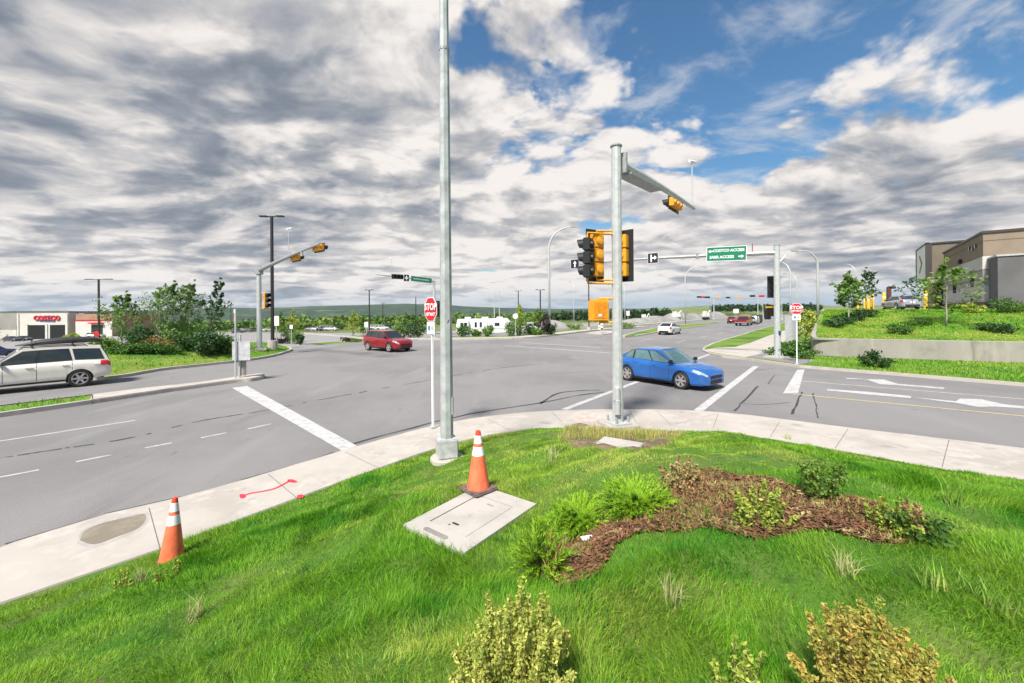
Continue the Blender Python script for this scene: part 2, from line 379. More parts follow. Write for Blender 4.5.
def lawn():
    xs = np.concatenate([np.arange(-45, -8, 1.2), np.arange(-8, 12, .11), np.arange(12, 61, 1.4)]); ys = np.concatenate([np.arange(-45, -2, 1.5), np.arange(-2, 11.6, .11)])
    X, Y = np.meshgrid(xs, ys); ins = in_poly(X, Y, LAWN_POLY); d = dist_path(X, Y, SW_IN)
    Z = hlawn(X, Y); keep = ins | (d < .32); Z = np.where(ins, Z, .095)
    idx = -np.ones(X.shape, int); V = []
    vid = np.arange(X.size).reshape(X.shape)
    quad = keep[:-1, :-1] & keep[1:, :-1] & keep[:-1, 1:] & keep[1:, 1:]
    a = vid[:-1, :-1][quad]; b = vid[:-1, 1:][quad]; c = vid[1:, 1:][quad]; e = vid[1:, :-1][quad]
    P = np.stack([X.ravel(), Y.ravel(), Z.ravel()], 1)
    o = np_obj('lawn', P, [np.stack([a, b, c, e], 1)], lawn_soil); o.data.polygons.foreach_set('use_smooth', [True]*len(o.data.polygons)); struct(o)
lawn()
def bare_ground():
    q = [Vector(p) for p in BARE]; c_ = sum(q, Vector((0, 0)))/len(q); mb = MB(); n_ = 10; ring = smooth_path(BARE+[BARE[0]], 4)[:-1]
    V = [(c_.x, c_.y, float(hlawn(c_.x, c_.y))+.012)]; F = []; k = len(ring)
    for j in range(1, n_+1):
        for p in ring: r_ = Vector(p); w_ = c_.lerp(r_, j/n_); V.append((w_.x, w_.y, float(hlawn(w_.x, w_.y))+.012-(.03 if j == n_ else 0)))
    for i in range(k): F.append((0, 1+i, 1+(i+1) % k))
    for j in range(n_-1):
        for i in range(k): F.append((1+j*k+i, 1+(j+1)*k+i, 1+(j+1)*k+(i+1) % k, 1+j*k+(i+1) % k))
    struct(mb.add(V, F).obj('bare_soil', multi_mat('dry_soil', [((.15, .10, .065), 0, 0, 0, 0), ((.24, .19, .10), 5, .45, .62, 1), ((.08, .055, .035), 12, .55, .7, 2)], bump=1.0, bscale=40), smooth=True, angle=None))
bare_ground()
def mulch_bed():
    x0, x1 = min(p[0] for p in MULCH), max(p[0] for p in MULCH); y0, y1 = min(p[1] for p in MULCH), max(p[1] for p in MULCH)
    mm = multi_mat('bark_mulch', [((.13, .068, .035), 0, 0, 0, 0), ((.24, .18, .08), 6, .45, .65, 1), ((.06, .035, .028), 26, .5, .66, 2), ((.30, .24, .14), 14, .60, .70, 3)], bump=1.0, bscale=45)
    xs = np.arange(x0, x1, .06); ys = np.arange(y0, y1, .06); X, Y = np.meshgrid(xs, ys); keep = in_poly(X, Y, MULCH)
    vid = np.arange(X.size).reshape(X.shape); q = keep[:-1, :-1] & keep[1:, :-1] & keep[:-1, 1:] & keep[1:, 1:]
    Z = hlawn(X, Y)+.012+RNG.uniform(0, .012, X.shape)
    P = np.stack([X.ravel(), Y.ravel(), Z.ravel()], 1)
    struct(np_obj('mulch_bed', P, [np.stack([vid[:-1, :-1][q], vid[:-1, 1:][q], vid[1:, 1:][q], vid[1:, :-1][q]], 1)], mm))
    # loose chips and dead leaves
    n = 15000; cx = RNG.uniform(x0, x1, n*2); cy = RNG.uniform(y0, y1, n*2); k = in_poly(cx, cy, MULCH); cx, cy = cx[k][:n], cy[k][:n]; n = len(cx)
    cz = hlawn(cx, cy)+RNG.uniform(.015, .035, n); a = RNG.uniform(0, 6.28, n); L = RNG.uniform(.008, .028, n); W = RNG.uniform(.003, .008, n); tl = RNG.uniform(-.6, .6, n)
    u = np.stack([np.cos(a)*np.cos(tl), np.sin(a)*np.cos(tl), np.sin(tl)], 1)*L[:, None]; v = np.stack([-np.sin(a), np.cos(a), RNG.uniform(-.5, .5, n)], 1)*W[:, None]; c = np.stack([cx, cy, cz], 1)
    V = np.stack([c-u-v, c+u-v, c+u+v, c-u+v], 1).reshape(-1, 3)
    mc = multi_mat('bark_chips', [((.15, .070, .034), 0, 0, 0, 0), ((.32, .25, .11), 7, .53, .66, 1), ((.075, .04, .03), 19, .55, .68, 2)], bump=0, island=.5)
    o = np_obj('mulch_chips', V, [np.arange(n*4).reshape(n, 4)], mc); tag(o, kind='stuff', label='brown bark chips and dead leaves strewn over the planting bed', cat='mulch')
mulch_bed()

# ---- markings, joints, cracks, stains: thin sheets lying on the surface
def line_poly(a, b, w, z0=0.0):
    a, b = Vector(a), Vector(b); d = (b-a).normalized(); n = Vector((-d.y, d.x))*w/2
    return [tuple(a+n), tuple(b+n), tuple(b-n), tuple(a-n)]
Z1 = .005
def marks(name, polys, m, z=Z1):
    mb = MB()
    for p in polys: mb.sheet(p, z)
    struct(mb.obj(name, m))
marks('stop_line', [[G(*p) for p in [(232, 388), (247, 386), (357, 446), (342, 451)]], [G(*p) for p in [(783, 393.5), (798, 393.5), (804.5, 369.5), (797, 370)]]], white_paint)
marks('crosswalk_line', [line_poly(G(564, 409.6), G(642, 380), .20), line_poly(G(642, 380), G(735, 344.5), .20), line_poly(G(698, 411), G(756, 366.3), .26)], white_paint)
dash = [line_poly(G(*a), G(*b), .09) for a, b in (((-40, 485), (39, 470)), ((76, 462), (111, 455)), ((145, 448), (172, 443)), ((201, 438), (226, 433)), ((248, 429), (271, 424)))]
dash.append(line_poly(G(-200, 472), G(135, 420.5), .10))
dash += [line_poly(G(275, 349.5), G(340, 345.5), .22), line_poly(G(505, 345.5), G(610, 353), .22), line_poly(G(520, 342.5), G(600, 347.5), .22)]
for t in (11.9, 15.4, 20.0):
    for k in range(16):
        s = 39+k*8.5+(t*3 % 5)
        if t == 20.0 and s > 60: continue
        dash.append(line_poly(xy(s, t), xy(s+3, t), .13))
marks('lane_marking', dash, white_paint)
bl = [line_poly(G(801, 381), G(1024, 399.2), .10), line_poly(G(1024, 399.2), xy(18.4, -40), .10)]
bl += [[G(*p) for p in q] for q in (
    [(846, 378), (868, 379.2), (864, 381.2), (866, 379.3), (846, 379)],
    [(865, 379.2), (884, 379.6), (898, 384), (945, 387.8), (943, 389), (897, 385.2), (880, 384.2)],
    [(827, 389.2), (870, 392), (911, 396.2), (911, 398.2), (868, 394.6), (827, 390.4)],
    [(913, 397.2), (956, 401.4), (960, 398.6), (982, 399.4), (1003, 404.2), (1030, 407), (1030, 409), (996, 406.6), (978, 407), (956, 403), (938, 400.8)])]
marks('turn_arrow', bl, white_paint)
marks('centre_line', [line_poly(G(793, 394), G(1024, 416.2), .10), line_poly(G(1024, 416.2), xy(15.2, -40), .10)], yellow_paint)
def crack(pts, w, seed=0, broken=False):
    P = smooth_path([G(*p) for p in pts], 14 if broken else 5); rr = random.Random(seed); out = []
    P = [(p[0]+rr.uniform(-.02, .02), p[1]+rr.uniform(-.02, .02)) for p in P]; W = [w*rr.uniform(.3, .85) for _ in P]
    for a, b, u, v in zip(P[:-1], P[1:], W[:-1], W[1:]):
        A, B = Vector(a), Vector(b); d = (B-A).normalized(); n = Vector((-d.y, d.x))
        if broken and rr.random() < .3: continue
        out.append([tuple(A+n*u/2), tuple(B+n*v/2), tuple(B-n*v/2), tuple(A-n*u/2)])
    return out
cr = []
for i, (pts, w) in enumerate((([(0, 458), (60, 449), (130, 438), (200, 421), (262, 411), (330, 398), (430, 380), (500, 368), (560, 362)], .10), ([(345, 446), (400, 431), (470, 414), (540, 403), (575, 396), (605, 392)], .16),
    ([(540, 404), (556, 394), (575, 391), (600, 390)], .14), ([(735, 411), (746, 398.5), (758, 386)], .10), ([(792, 414), (797, 403), (802, 392)], .10), ([(818, 418), (815.5, 405), (813, 393)], .06),
    ([(768, 384), (775, 375)], .06), ([(720, 372), (750, 371), (775, 368)], .07), ([(740, 403.5), (765, 404.5), (790, 402.5)], .06), ([(600, 371), (560, 373), (530, 371)], .05))):
    cr += crack(pts, w*(1.35 if i == 0 else 1), i, i == 0)
marks('tar_seal', cr, tar, .003)
# dirt where the road meets the kerb
L, R = strip(PV_O, .0, .30)
gd = [[L[i], L[i+1], tuple(Vector(L[i+1]).lerp(Vector(R[i+1]), random.uniform(.72, 1))), tuple(Vector(L[i]).lerp(Vector(R[i]), random.uniform(.72, 1)))] for i in range(len(L)-1)]
marks('gutter_dirt', gd, tar, .004)
jp = []
def jline(a, b, w=.011): jp.append(line_poly(G(a[0], a[1], .1), G(b[0], b[1], .1), w))
for a, b in (((149, 508), (161, 553)), ((268, 474), (297, 499)), ((345, 452), (381, 470)), ((487, 419), (511, 431)), ((552, 412), (563, 424)), ((630, 411), (636, 423)), ((657, 411), (671, 426)), ((718, 414), (713, 429)), ((780, 421), (770, 438)), ((848, 429), (835, 449)), ((949, 440), (942, 468)), ((676, 424), (716, 414))): jline(a, b)
mb = MB()
for p in jp: mb.sheet(p, lambda x, y: hpav(x, y)+.002)
struct(mb.obj('pavement_joint', joint))
def blot(pts, k=5, z=.1195):
    return smooth_path([G(p[0], p[1], .1) for p in pts+[pts[0]]], k)[:-1]
wet = multi_mat('damp_concrete', [((.20, .17, .125), 0, 0, 0, 0), ((.26, .225, .175), 3, .45, .68, 1)], rough=.7, bump=0)
marks('damp_edge', [blot([(77, 544), (82, 531), (100, 522), (126, 515.5), (146, 511.5), (149, 519), (140, 531), (119, 539.5), (94, 548)])], multi_mat('drying_concrete', [((.34, .31, .285), 0, 0, 0, 0), ((.40, .37, .345), 5, .42, .60, 1)], bump=0), lambda x, y: hpav(x, y)+.0015)
marks('damp_patch', [blot([(80, 541), (84, 532), (100, 524), (125, 518), (143, 514), (146, 519), (138, 529), (118, 537), (95, 545)])], wet, lambda x, y: hpav(x, y)+.003)
red_mark = multi_mat('marking_paint_red', [((.56, .035, .06), 0, 0, 0, 0), ((.45, .20, .18), 25, .56, .74, 1)], rough=.8, bump=0)
rp = []
P = smooth_path([G(*p, .1) for p in [(241, 497), (250, 494), (262, 492), (275, 489), (285, 484), (290, 481)]], 5)
L, R = strip(P, .024, -.024); rp += [[L[i], L[i+1], R[i+1], R[i]] for i in range(len(L)-1)]
rp += [blot([(239.5, 495), (243.5, 494.5), (246, 497), (243, 499), (240, 498.2)]), blot([(287.5, 480), (293, 480), (297.5, 482.5), (292.5, 483.2), (288, 482)]), blot([(297, 496.5), (302, 495.5), (304, 497.8), (298, 499.5)])]
marks('paint_scrawl', rp, red_mark, lambda x, y: hpav(x, y)+.004)
faint = multi_mat('marking_paint_faded', [((.55, .33, .29), 0, 0, 0, 0), ((.52, .46, .42), 7, .42, .60, 1)], rough=.9, bump=0)
marks('faded_scrawl', [blot([(572, 417), (590, 414), (600, 412.5), (596, 415), (604, 418), (585, 419)]), blot([(574, 421), (584, 419.5), (588, 421.5), (578, 423)])], faint, lambda x, y: hpav(x, y)+.003)

# ---- raised islands, verges, far pavements
def kerbed(name, poly, z, m, kerb=True, kw=.16):
    """raised area with a concrete kerb round it"""
    P = [tuple(p) for p in poly]; area = sum(P[i][0]*P[(i+1) % len(P)][1]-P[(i+1) % len(P)][0]*P[i][1] for i in range(len(P)))
    if area < 0: P = P[::-1]
    struct(MB().prism(P, -.05, z-.012).obj(name, m))
    if kerb: struct(band(MB(), P+[P[0], P[1]], -.004, kw, -.05, z).obj('kerb', concrete))
# concrete nose of the median at the left and its grass strip
med_near = [G(*p) for p in [(262, 379), (235, 383), (170, 392), (92, 404)]]
med_far = [G(p[0], p[1], .15) for p in [(255, 377), (205, 381), (150, 387), (92, 394)]]
nose = smooth_path([med_near[2], med_near[1], G(252, 381.5), G(264, 378.5), G(258, 376.5), med_far[1], med_far[2]], 4)
mpoly = [med_near[3]]+nose+[med_far[3]]
struct(MB().prism(mpoly, -.05, .15).obj('median', concrete, bevel=.03))
dn = (Vector(med_near[3])-Vector(med_near[1])).normalized()
gl = [Vector(med_near[3])+dn*.0, Vector(med_near[3])+dn*30, Vector(med_far[3])+dn*30+Vector((-3, 2)), Vector(med_far[3])]
kerbed('median_verge', [tuple(p) for p in gl], .14, verge)
# tree island at the far left corner
ISL = smooth_path([G(*p) for p in [(-60, 383), (60, 381), (112, 379), (160, 371), (200, 366.5), (245, 361.5), (272, 357), (288, 352.5), (292, 350), (286, 347.5), (272, 346.5), (240, 349), (200, 349), (150, 350)]], 3)
isl_tail = [xy(12, 36.5), xy(4, 40.0), xy(-8, 40)]
def hisl(x, y):
    s, t = st(np.asarray(x, float), np.asarray(y, float)); x = np.asarray(x, float); y = np.asarray(y, float)
    d = dist_path(x, y, ISL_RING); return np.where(in_poly(x, y, ISL_POLY), .12+.85*(1-np.exp(-np.maximum(0, d-.2)/2.6)), .0)
ISL_POLY = [p for p in ISL]; ISL_RING = ISL_POLY+[ISL_POLY[0]]
struct(band(MB(), ISL_RING+[ISL_RING[1]], -.004, .18 if sum(ISL_POLY[i][0]*ISL_POLY[(i+1) % len(ISL_POLY)][1]-ISL_POLY[(i+1) % len(ISL_POLY)][0]*ISL_POLY[i][1] for i in range(len(ISL_POLY))) > 0 else -.18, -.05, .14).obj('kerb', concrete))
def isl_mesh():
    x0, x1 = min(p[0] for p in ISL_POLY), max(p[0] for p in ISL_POLY); y0, y1 = min(p[1] for p in ISL_POLY), max(p[1] for p in ISL_POLY)
    X, Y = np.meshgrid(np.arange(x0, x1+.4, .4), np.arange(y0, y1+.4, .4)); k = in_poly(X, Y, ISL_POLY); Z = np.where(k, hisl(X, Y), .03)
    vid = np.arange(X.size).reshape(X.shape); q = (k[:-1, :-1] | k[1:, :-1] | k[:-1, 1:] | k[1:, 1:])
    # pull outside points back onto the ring
    P = np.stack([X.ravel(), Y.ravel(), Z.ravel()], 1)
    for i in np.where(~k.ravel())[0]:
        best = 1e9
        for (ax, ay), (bx, by) in zip(ISL_RING[:-1], ISL_RING[1:]):
            dx, dy = bx-ax, by-ay; t = max(0, min(1, ((P[i, 0]-ax)*dx+(P[i, 1]-ay)*dy)/(dx*dx+dy*dy+1e-9))); a, b = ax+t*dx, ay+t*dy; dd = math.hypot(X.ravel()[i]-a, Y.ravel()[i]-b)
            if dd < best: best = dd; qx, qy = a, b
        P[i] = (qx, qy, .12)
    o = np_obj('grass_island', P, [np.stack([vid[:-1, :-1][q], vid[:-1, 1:][q], vid[1:, 1:][q], vid[1:, :-1][q]], 1)], verge); o.data.polygons.foreach_set('use_smooth', [True]*len(o.data.polygons)); struct(o)
isl_mesh()
# corner block on the right, beyond the cross road
RC = [G(*p) for p in [(1300, 417), (1150, 399.5), (1024, 386.5), (960, 381), (900, 376), (850, 372), (800, 367.8), (770, 363.5), (745, 360), (722, 357.5), (708, 354), (702, 351.3), (704, 348.5), (712, 344.5), (726, 340), (745, 334.5)]]+[xy(62, 9.2), xy(100, 9.4), xy(160, 9.5)]
RC_POLY = RC+[xy(160, -60), xy(26, -60)]
struct(MB().prism(RC_POLY, -.05, .11).obj('corner_verge', verge))
struct(band(MB(), RC, .004, -.17, -.05, .125).obj('kerb', concrete))
marks('far_pavement', [[G(p[0], p[1], .11) for p in [(704.5, 350), (716, 347.5), (735, 347), (750, 343), (768, 336), (786, 330), (797, 327), (806, 325.5), (806, 329), (795, 334.5), (785, 341), (775, 347.5), (762, 353.8), (745, 357.3), (724, 354.7), (712, 352.2)]]], concrete, .118)
marks('asphalt_patch', [[G(p[0], p[1], .11) for p in [(747, 357.3), (765, 352.8), (775, 352), (812, 359.5), (812, 362.5), (800, 364.5), (770, 360)]]], asphalt, .123)
# far kerb and verge
FC = smooth_path([xy(27.5, 60), xy(27.0, 48), G(380, 340.5), G(420, 340.2), G(460, 340), G(500, 339.3), G(540, 337.5), G(600, 330.5), G(650, 327)], 3)
FC = FC+[xy(75, 31.5), xy(120, 32), xy(260, 32)]
fv = MB(); L, R = strip(FC, .16, 5.0); V = []; F = []
for i, (a, b) in enumerate(zip(L, R)):
    V += [(*a, float(hbase(*a))+.11), (*b, float(hbase(*b))+.06)]
    if i: F.append((2*i-2, 2*i, 2*i+1, 2*i-1))
struct(fv.add(V, F).obj('far_verge', verge)); struct(band(MB(), FC, -.004, .17, -.05, .14).obj('kerb', concrete))
fp = MB(); L, R = strip(FC, .5, 2.3); V = []; F = []
for i, (a, b) in enumerate(zip(L, R)):
    if st(*a)[1] > 42: continue
    V += [(*a, float(hbase(*a))+.125), (*b, float(hbase(*b))+.125)]
    if len(V) > 2: k = len(V)//2-1; F.append((2*k-2, 2*k, 2*k+1, 2*k-1))
struct(fp.add(V, F).obj('far_pavement', concrete))
# grass median of the avenue beyond the crossing
M2 = [G(*p) for p in [(622, 336.5), (634, 333.2), (650, 329.5), (680, 325.6), (717, 322.2), (720, 323.2), (690, 328), (657, 332.8), (636, 336.6), (625, 337.8)]]
kerbed('median_verge', M2, .13, verge, kw=.3)
kerbed('traffic_island', [G(*p) for p in [(586, 333.8), (600, 331.6), (612, 331.6), (616, 333.6), (602, 335)]], .13, concrete, kerb=False)
# pale open ground and gravel banks beyond the far kerb
def bank(name, s0, s1, t0, t1, top, m, seed=0):
    rr = random.Random(seed); mb = MB(); ph = [rr.uniform(0, 6) for _ in range(3)]
    def fn(u, v):
        s, t = s0+(s1-s0)*u, t0+(t1-t0)*v; x, y = xy(s, t)
        e = math.sin(math.pi*v)**.6*min(1, u*6, (1-u)*6)*(1+.25*math.sin(u*17+ph[0])+.18*math.sin(u*41+ph[1]))
        return (x, y, float(hbase(x, y))-.1+top*e)
    struct(mb.grid(60, 9, fn).obj(name, m, smooth=True, angle=None))
gravel = multi_mat('pale_gravel', [((.25, .235, .22), 0, 0, 0, 0), ((.33, .31, .285), .3, .42, .62, 1), ((.16, .15, .14), .9, .5, .7, 2)], bump=0)
st_sheet('gravel_yard', 60, 175, 40, 78, 20, 12, gravel, .02)
bank('gravel_bank', 86, 205, 35.5, 44, 2.0, gravel, 1)
bank('gravel_bank', 70, 112, 62, 72, 1.6, gravel, 4)
# ---- hills
def hills(name, prof, r0, r1, r2, z0, m, wob=0.0):
    mb = MB(); n = 110; xs = [prof[0][0]+(prof[-1][0]-prof[0][0])*i/(n-1) for i in range(n)]; ys = np.interp(xs, [p[0] for p in prof], [p[1] for p in prof])
    steps = [0, .12, .25, .4, .55, .7, .82, .92, 1.0, 1.15, 1.4]
    V = []
    for j, q in enumerate(steps):
        for i, px in enumerate(xs):
            d = Vector(ray(px, ys[i]+wob*(math.sin(i*1.3)+.6*math.sin(i*2.9+1)))); el = d.z/math.hypot(d.x, d.y); h = Vector((d.x, d.y)).normalized(); R = r0+(r1-r0)*q if q <= 1 else r1+(r2-r1)*(q-1)/.4
            zt = EYE+el*r1; k = math.sin(math.pi/2*min(q, 1))**1.1; z = z0+(zt-z0)*k if q <= 1 else zt-(zt-z0)*((q-1)/.4)**1.3
            z += (zt-z0)*.10*math.sin(i*.55+q*9)*math.sin(math.pi*min(q, 1))
            V.append((h.x*R, h.y*R, z))
    struct(mb.add(V, [(j*n+i, j*n+i+1, (j+1)*n+i+1, (j+1)*n+i) for j in range(len(steps)-1) for i in range(n-1)]).obj(name, m, smooth=True, angle=None))
wooded = multi_mat('wooded_hill', [((.020, .045, .024), 0, 0, 0, 0), ((.055, .095, .035), .010, .46, .58, 1), ((.007, .020, .012), .022, .48, .60, 2), ((.15, .18, .07), .0035, .58, .66, 3), ((.03, .06, .03), .06, .5, .6, 4)], bump=0)
hills('hills', [(-500, 311), (0, 311.3), (60, 310.8), (120, 311.2), (200, 309), (250, 308), (300, 307), (350, 305.5), (400, 304.8), (440, 305.2), (500, 307.8), (560, 309), (640, 308.6), (720, 308), (800, 306.5), (1000, 305), (1600, 300)], 1500, 3600, 4600, -40, wooded, .22)
hills('green_rise', [(600, 312.5), (640, 309.8), (690, 306.8), (730, 305.6), (790, 305.2), (840, 306), (920, 306.2), (1100, 306)], 330, 900, 1200, -6, field, .05)
RC_POLY_V = [G(*p) for p in [(1300, 417), (1024, 386.5), (900, 376), (800, 367.8), (806, 357), (850, 359), (1024, 365), (1300, 380)]]
# ---------------------------------------------------------------- grass and plants
grass_mat = multi_mat('grass_blades', [((.165, .375, .020), 0, 0, 0, 0), ((.27, .44, .04), .75, .42, .64, 1), ((.060, .25, .010), 1.1, .50, .64, 2), ((.065, .22, .012), 4.5, .54, .68, 6), ((.29, .36, .07), 3.2, .64, .76, 3)], rough=.5, bump=0, trans=.42, island=.48, spec=.35)
grass_pale = multi_mat('pale_grass_blades', [((.29, .44, .045), 0, 0, 0, 0), ((.42, .49, .09), .9, .45, .62, 1), ((.16, .34, .018), 1.8, .52, .68, 2), ((.46, .44, .13), 3.6, .62, .75, 3)], rough=.5, bump=0, trans=.42, island=.35, spec=.3)
dry_mat = multi_mat('dry_blades', [((.40, .34, .15), 0, 0, 0, 0), ((.30, .34, .09), 6, .45, .6, 1), ((.2, .14, .08), 9, .6, .7, 2)], rough=.8, bump=0, trans=.3, island=.35)
def blades(name, P, H, W, m, lean=.5, rng=RNG, label=None, comb=None):
    n = len(P); a = rng.uniform(0, 2*np.pi, n); H = np.broadcast_to(H, n)*rng.uniform(.6, 1.25, n); W = np.broadcast_to(W, n)*rng.uniform(.7, 1.3, n)
    b = rng.uniform(0, 2*np.pi, n); ln = np.abs(rng.normal(0, lean, n))*H
    if comb is not None: b = comb+rng.normal(0, .95, n); ln = ln+.20*H
    wx = np.stack([np.cos(a), np.sin(a), np.zeros(n)], 1)*W[:, None]*.5; lx = np.stack([np.cos(b)*ln, np.sin(b)*ln, np.zeros(n)], 1); up = np.zeros((n, 3)); up[:, 2] = H
    up[:, 2] = np.sqrt(np.maximum(H**2-(ln*.8)**2, (.35*H)**2))
    V = np.stack([P-wx, P+wx, P+lx*.35+up*.55+wx*.8, P+lx*.35+up*.55-wx*.8, P+lx+up*.95], 1).reshape(-1, 3)
    i = np.arange(n)[:, None]*5
    o = np_obj(name, V, [np.concatenate([i, i+1, i+2, i+3], 1), np.concatenate([i+3, i+2, i+4], 1)], m)
    tag(o, kind='stuff', label=label, cat='grass' if label else None); return o
def vnoise(x, y, sc, seed):
    r = np.random.default_rng(seed); T = r.uniform(0, 1, (64, 64)); u = x/sc; v = y/sc; i = np.floor(u).astype(int); j = np.floor(v).astype(int); fu = u-i; fv = v-j
    fu = fu*fu*(3-2*fu); fv = fv*fv*(3-2*fv); g = lambda p, q: T[p % 64, q % 64]
    return (g(i, j)*(1-fu)+g(i+1, j)*fu)*(1-fv)+(g(i, j+1)*(1-fu)+g(i+1, j+1)*fu)*fv
SLAB_HX, SLAB_HY = .375, .525
def in_slab(x, y, g=.0):
    c, s = math.cos(SLAB_RZ), math.sin(SLAB_RZ); dx, dy = x-SLAB_C.x, y-SLAB_C.y; u = dx*c+dy*s; v = -dx*s+dy*c
    return (np.abs(u) < SLAB_HX+g) & (np.abs(v) < SLAB_HY+g)
NO_GRASS = []       # (x, y, r) discs kept clear
def lawn_grass():
    pts = []
    for (y0, y1, dens) in ((-.4, .8, 2500), (.8, 2.2, 17000), (2.2, 3.5, 12500), (3.5, 5.5, 7500), (5.5, 8, 3400), (8, 11.6, 2000)):
        w = y1*1.38+2.4; n = int(dens*(y1-y0)*2*w)
        x = RNG.uniform(-w, w, n); y = RNG.uniform(y0, y1, n); k = (np.abs(x) < y*1.36+2.3) & in_poly(x, y, LAWN_POLY); pts.append(np.stack([x[k], y[k]], 1))
    p = np.concatenate(pts); x, y = p[:, 0], p[:, 1]
    big = vnoise(x+50, y+50, .9, 1)*.6+vnoise(x+50, y+50, .33, 2)*.4
    keep = ~in_slab(x, y, .0); keep &= dist_path(x, y, SW_IN) >.03*RNG.uniform(0, 1.5, len(x))
    dm = dist_path(x, y, MULCH+[MULCH[0]]); im = in_poly(x, y, MULCH); keep &= ~(im & (dm > .03+.48*RNG.uniform(0, 1, len(x))**2.2)) & ~(im & (RNG.uniform(0, 1, len(x)) < .35))
    ib = in_poly(x, y, BARE); db = dist_path(x, y, BARE+[BARE[0]]); keep &= ~(ib & (db > .15) & (RNG.uniform(0, 1, len(x)) < .93))
    for (cx, cy, r) in NO_GRASS: keep &= np.hypot(x-cx, y-cy) > r
    keep &= RNG.uniform(0, 1, len(x)) < .55+.75*big
    x, y, big = x[keep], y[keep], big[keep]
    de = dist_path(x, y, SW_IN)
    h = (.040+.062*np.clip((big-.25)*1.9, 0, 1))*np.where(de < .35, 1.15, 1.0); h *= np.where(y < 2.6, 1.0, .92)
    h *= np.where((x > 0) & (y > 8), .72, 1); h *= np.where((x > .2) & (y > 4) & (dm[keep] < 1.6), .70, 1)
    wd = .0032+.0011*np.clip(y-2.6, 0, 9)
    z = hlawn(x, y)-.012
    f = vnoise(x+31, y+17, 1.7, 21)*.55+vnoise(x+9, y+71, .6, 22)*.25+.28*np.exp(-((x-.6)**2/6+(y-5.6)**2/5))-.16*np.exp(-((x+2.2)**2/1.6+(y-3.0)**2/2.0))-.16*np.exp(-((x-3.6)**2/2+(y-3.0)**2/1.5))
    pal = f+RNG.normal(0, .05, len(x)) >.455
    h = np.where(pal, h*.72, h*1.15)
    P = np.stack([x, y, z], 1); cb_ = 12*vnoise(x+40, y+12, .55, 41)
    blades('lawn_grass', P[~pal], h[~pal], wd[~pal], grass_mat, .5, label='long bright green grass of the near lawn', comb=cb_[~pal])
    blades('lawn_grass', P[pal], h[pal], wd[pal], grass_pale, .6, label='shorter yellowish grass in patches of the near lawn', comb=cb_[pal])
    # thin dry stalks on the bare patch by the signal pole and at the edge of the bed
    n = 11000; bx = RNG.uniform(.2, 5.6, n); by = RNG.uniform(7.0, 11, n); k = in_poly(bx, by, BARE); bx, by = bx[k], by[k]
    for (cx, cy, r) in NO_GRASS:
        k = np.hypot(bx-cx, by-cy) > r; bx, by = bx[k], by[k]
    blades('dry_grass', np.stack([bx, by, hlawn(bx, by)], 1), .13, .009, multi_mat('straw_weeds', [((.42, .38, .12), 0, 0, 0, 0), ((.28, .33, .06), 3, .45, .6, 1), ((.2, .15, .08), 7, .58, .7, 2)], bump=0, trans=.25, island=.4), .35, label='sparse yellow weeds on the bare earth round the signal pole')
    n = 30000; x0, x1 = min(p[0] for p in MULCH), max(p[0] for p in MULCH); y0, y1 = min(p[1] for p in MULCH), max(p[1] for p in MULCH)
    bx = RNG.uniform(x0, x1, n); by = RNG.uniform(y0, y1, n); k = in_poly(bx, by, MULCH) & (vnoise(bx+20, by+20, .28, 5) > .56-.22*np.clip((bx-1.0)/1.5, 0, 1)); bx, by = bx[k], by[k]
    k2 = RNG.uniform(0, 1, len(bx)) < .62; blades('bed_weeds', np.stack([bx, by, hlawn(bx, by)], 1)[k2], .05, .009, MATS['straw_weeds'], .8, label='small yellow green weeds spreading over the bark bed')
    bx, by = bx[~k2], by[~k2]
    blades('dry_grass', np.stack([bx, by, hlawn(bx, by)], 1), .055, .007, dry_mat, .9, label='withered blades lying among the bark of the planting bed')
def verge_blades(polys, dens, h, w, zf, label):
    out = []
    for poly in polys:
        x0, x1 = min(p[0] for p in poly), max(p[0] for p in poly); y0, y1 = min(p[1] for p in poly), max(p[1] for p in poly)
        n = int(dens*(x1-x0)*(y1-y0)); x = RNG.uniform(x0, x1, n); y = RNG.uniform(y0, y1, n); k = in_poly(x, y, poly) & (dist_path(x, y, list(poly)+[poly[0]]) > .2); out.append(np.stack([x[k], y[k]], 1))
    p = np.concatenate(out); hh = h*(.55+.9*vnoise(p[:, 0]+99, p[:, 1]+99, 1.3, 9)); blades('verge_grass', np.stack([p[:, 0], p[:, 1], zf(p[:, 0], p[:, 1])], 1), hh, w, grass_mat, .6, label=label)

def leaf_cloud(C, size, rng=RNG, flat=0.0, elong=1.7):
    """one diamond leaf per centre, random facing"""
    n = len(C); C = np.asarray(C); nrm = rng.normal(size=(n, 3)); nrm[:, 2] += flat; nrm /= np.linalg.norm(nrm, axis=1)[:, None]
    r = rng.normal(size=(n, 3)); u = np.cross(nrm, r); u /= np.linalg.norm(u, axis=1)[:, None]; v = np.cross(nrm, u)
    s = (size*rng.uniform(.6, 1.3, n))[:, None]
    V = np.stack([C-u*s*elong*.5, C+v*s*.5+nrm*s*.12, C+u*s*elong*.5, C-v*s*.5+nrm*s*.12], 1).reshape(-1, 3)
    return V, np.arange(n*4).reshape(n, 4)
def leaf_mat(name, c, c2, island=.35, trans=.35, scale=3.0): return mat(name, c, .55, var=.2, col2=c2, scale=scale, trans=trans, island=island, spec=.35)
L_birch = leaf_mat('birch_leaves', (.20, .33, .065), (.09, .19, .04)); L_poplar = leaf_mat('poplar_leaves', (.21, .32, .09), (.09, .18, .055))
L_young = leaf_mat('young_leaves', (.19, .30, .04), (.10, .19, .025)); L_yellow = leaf_mat('yellowish_leaves', (.46, .50, .08), (.26, .36, .05))
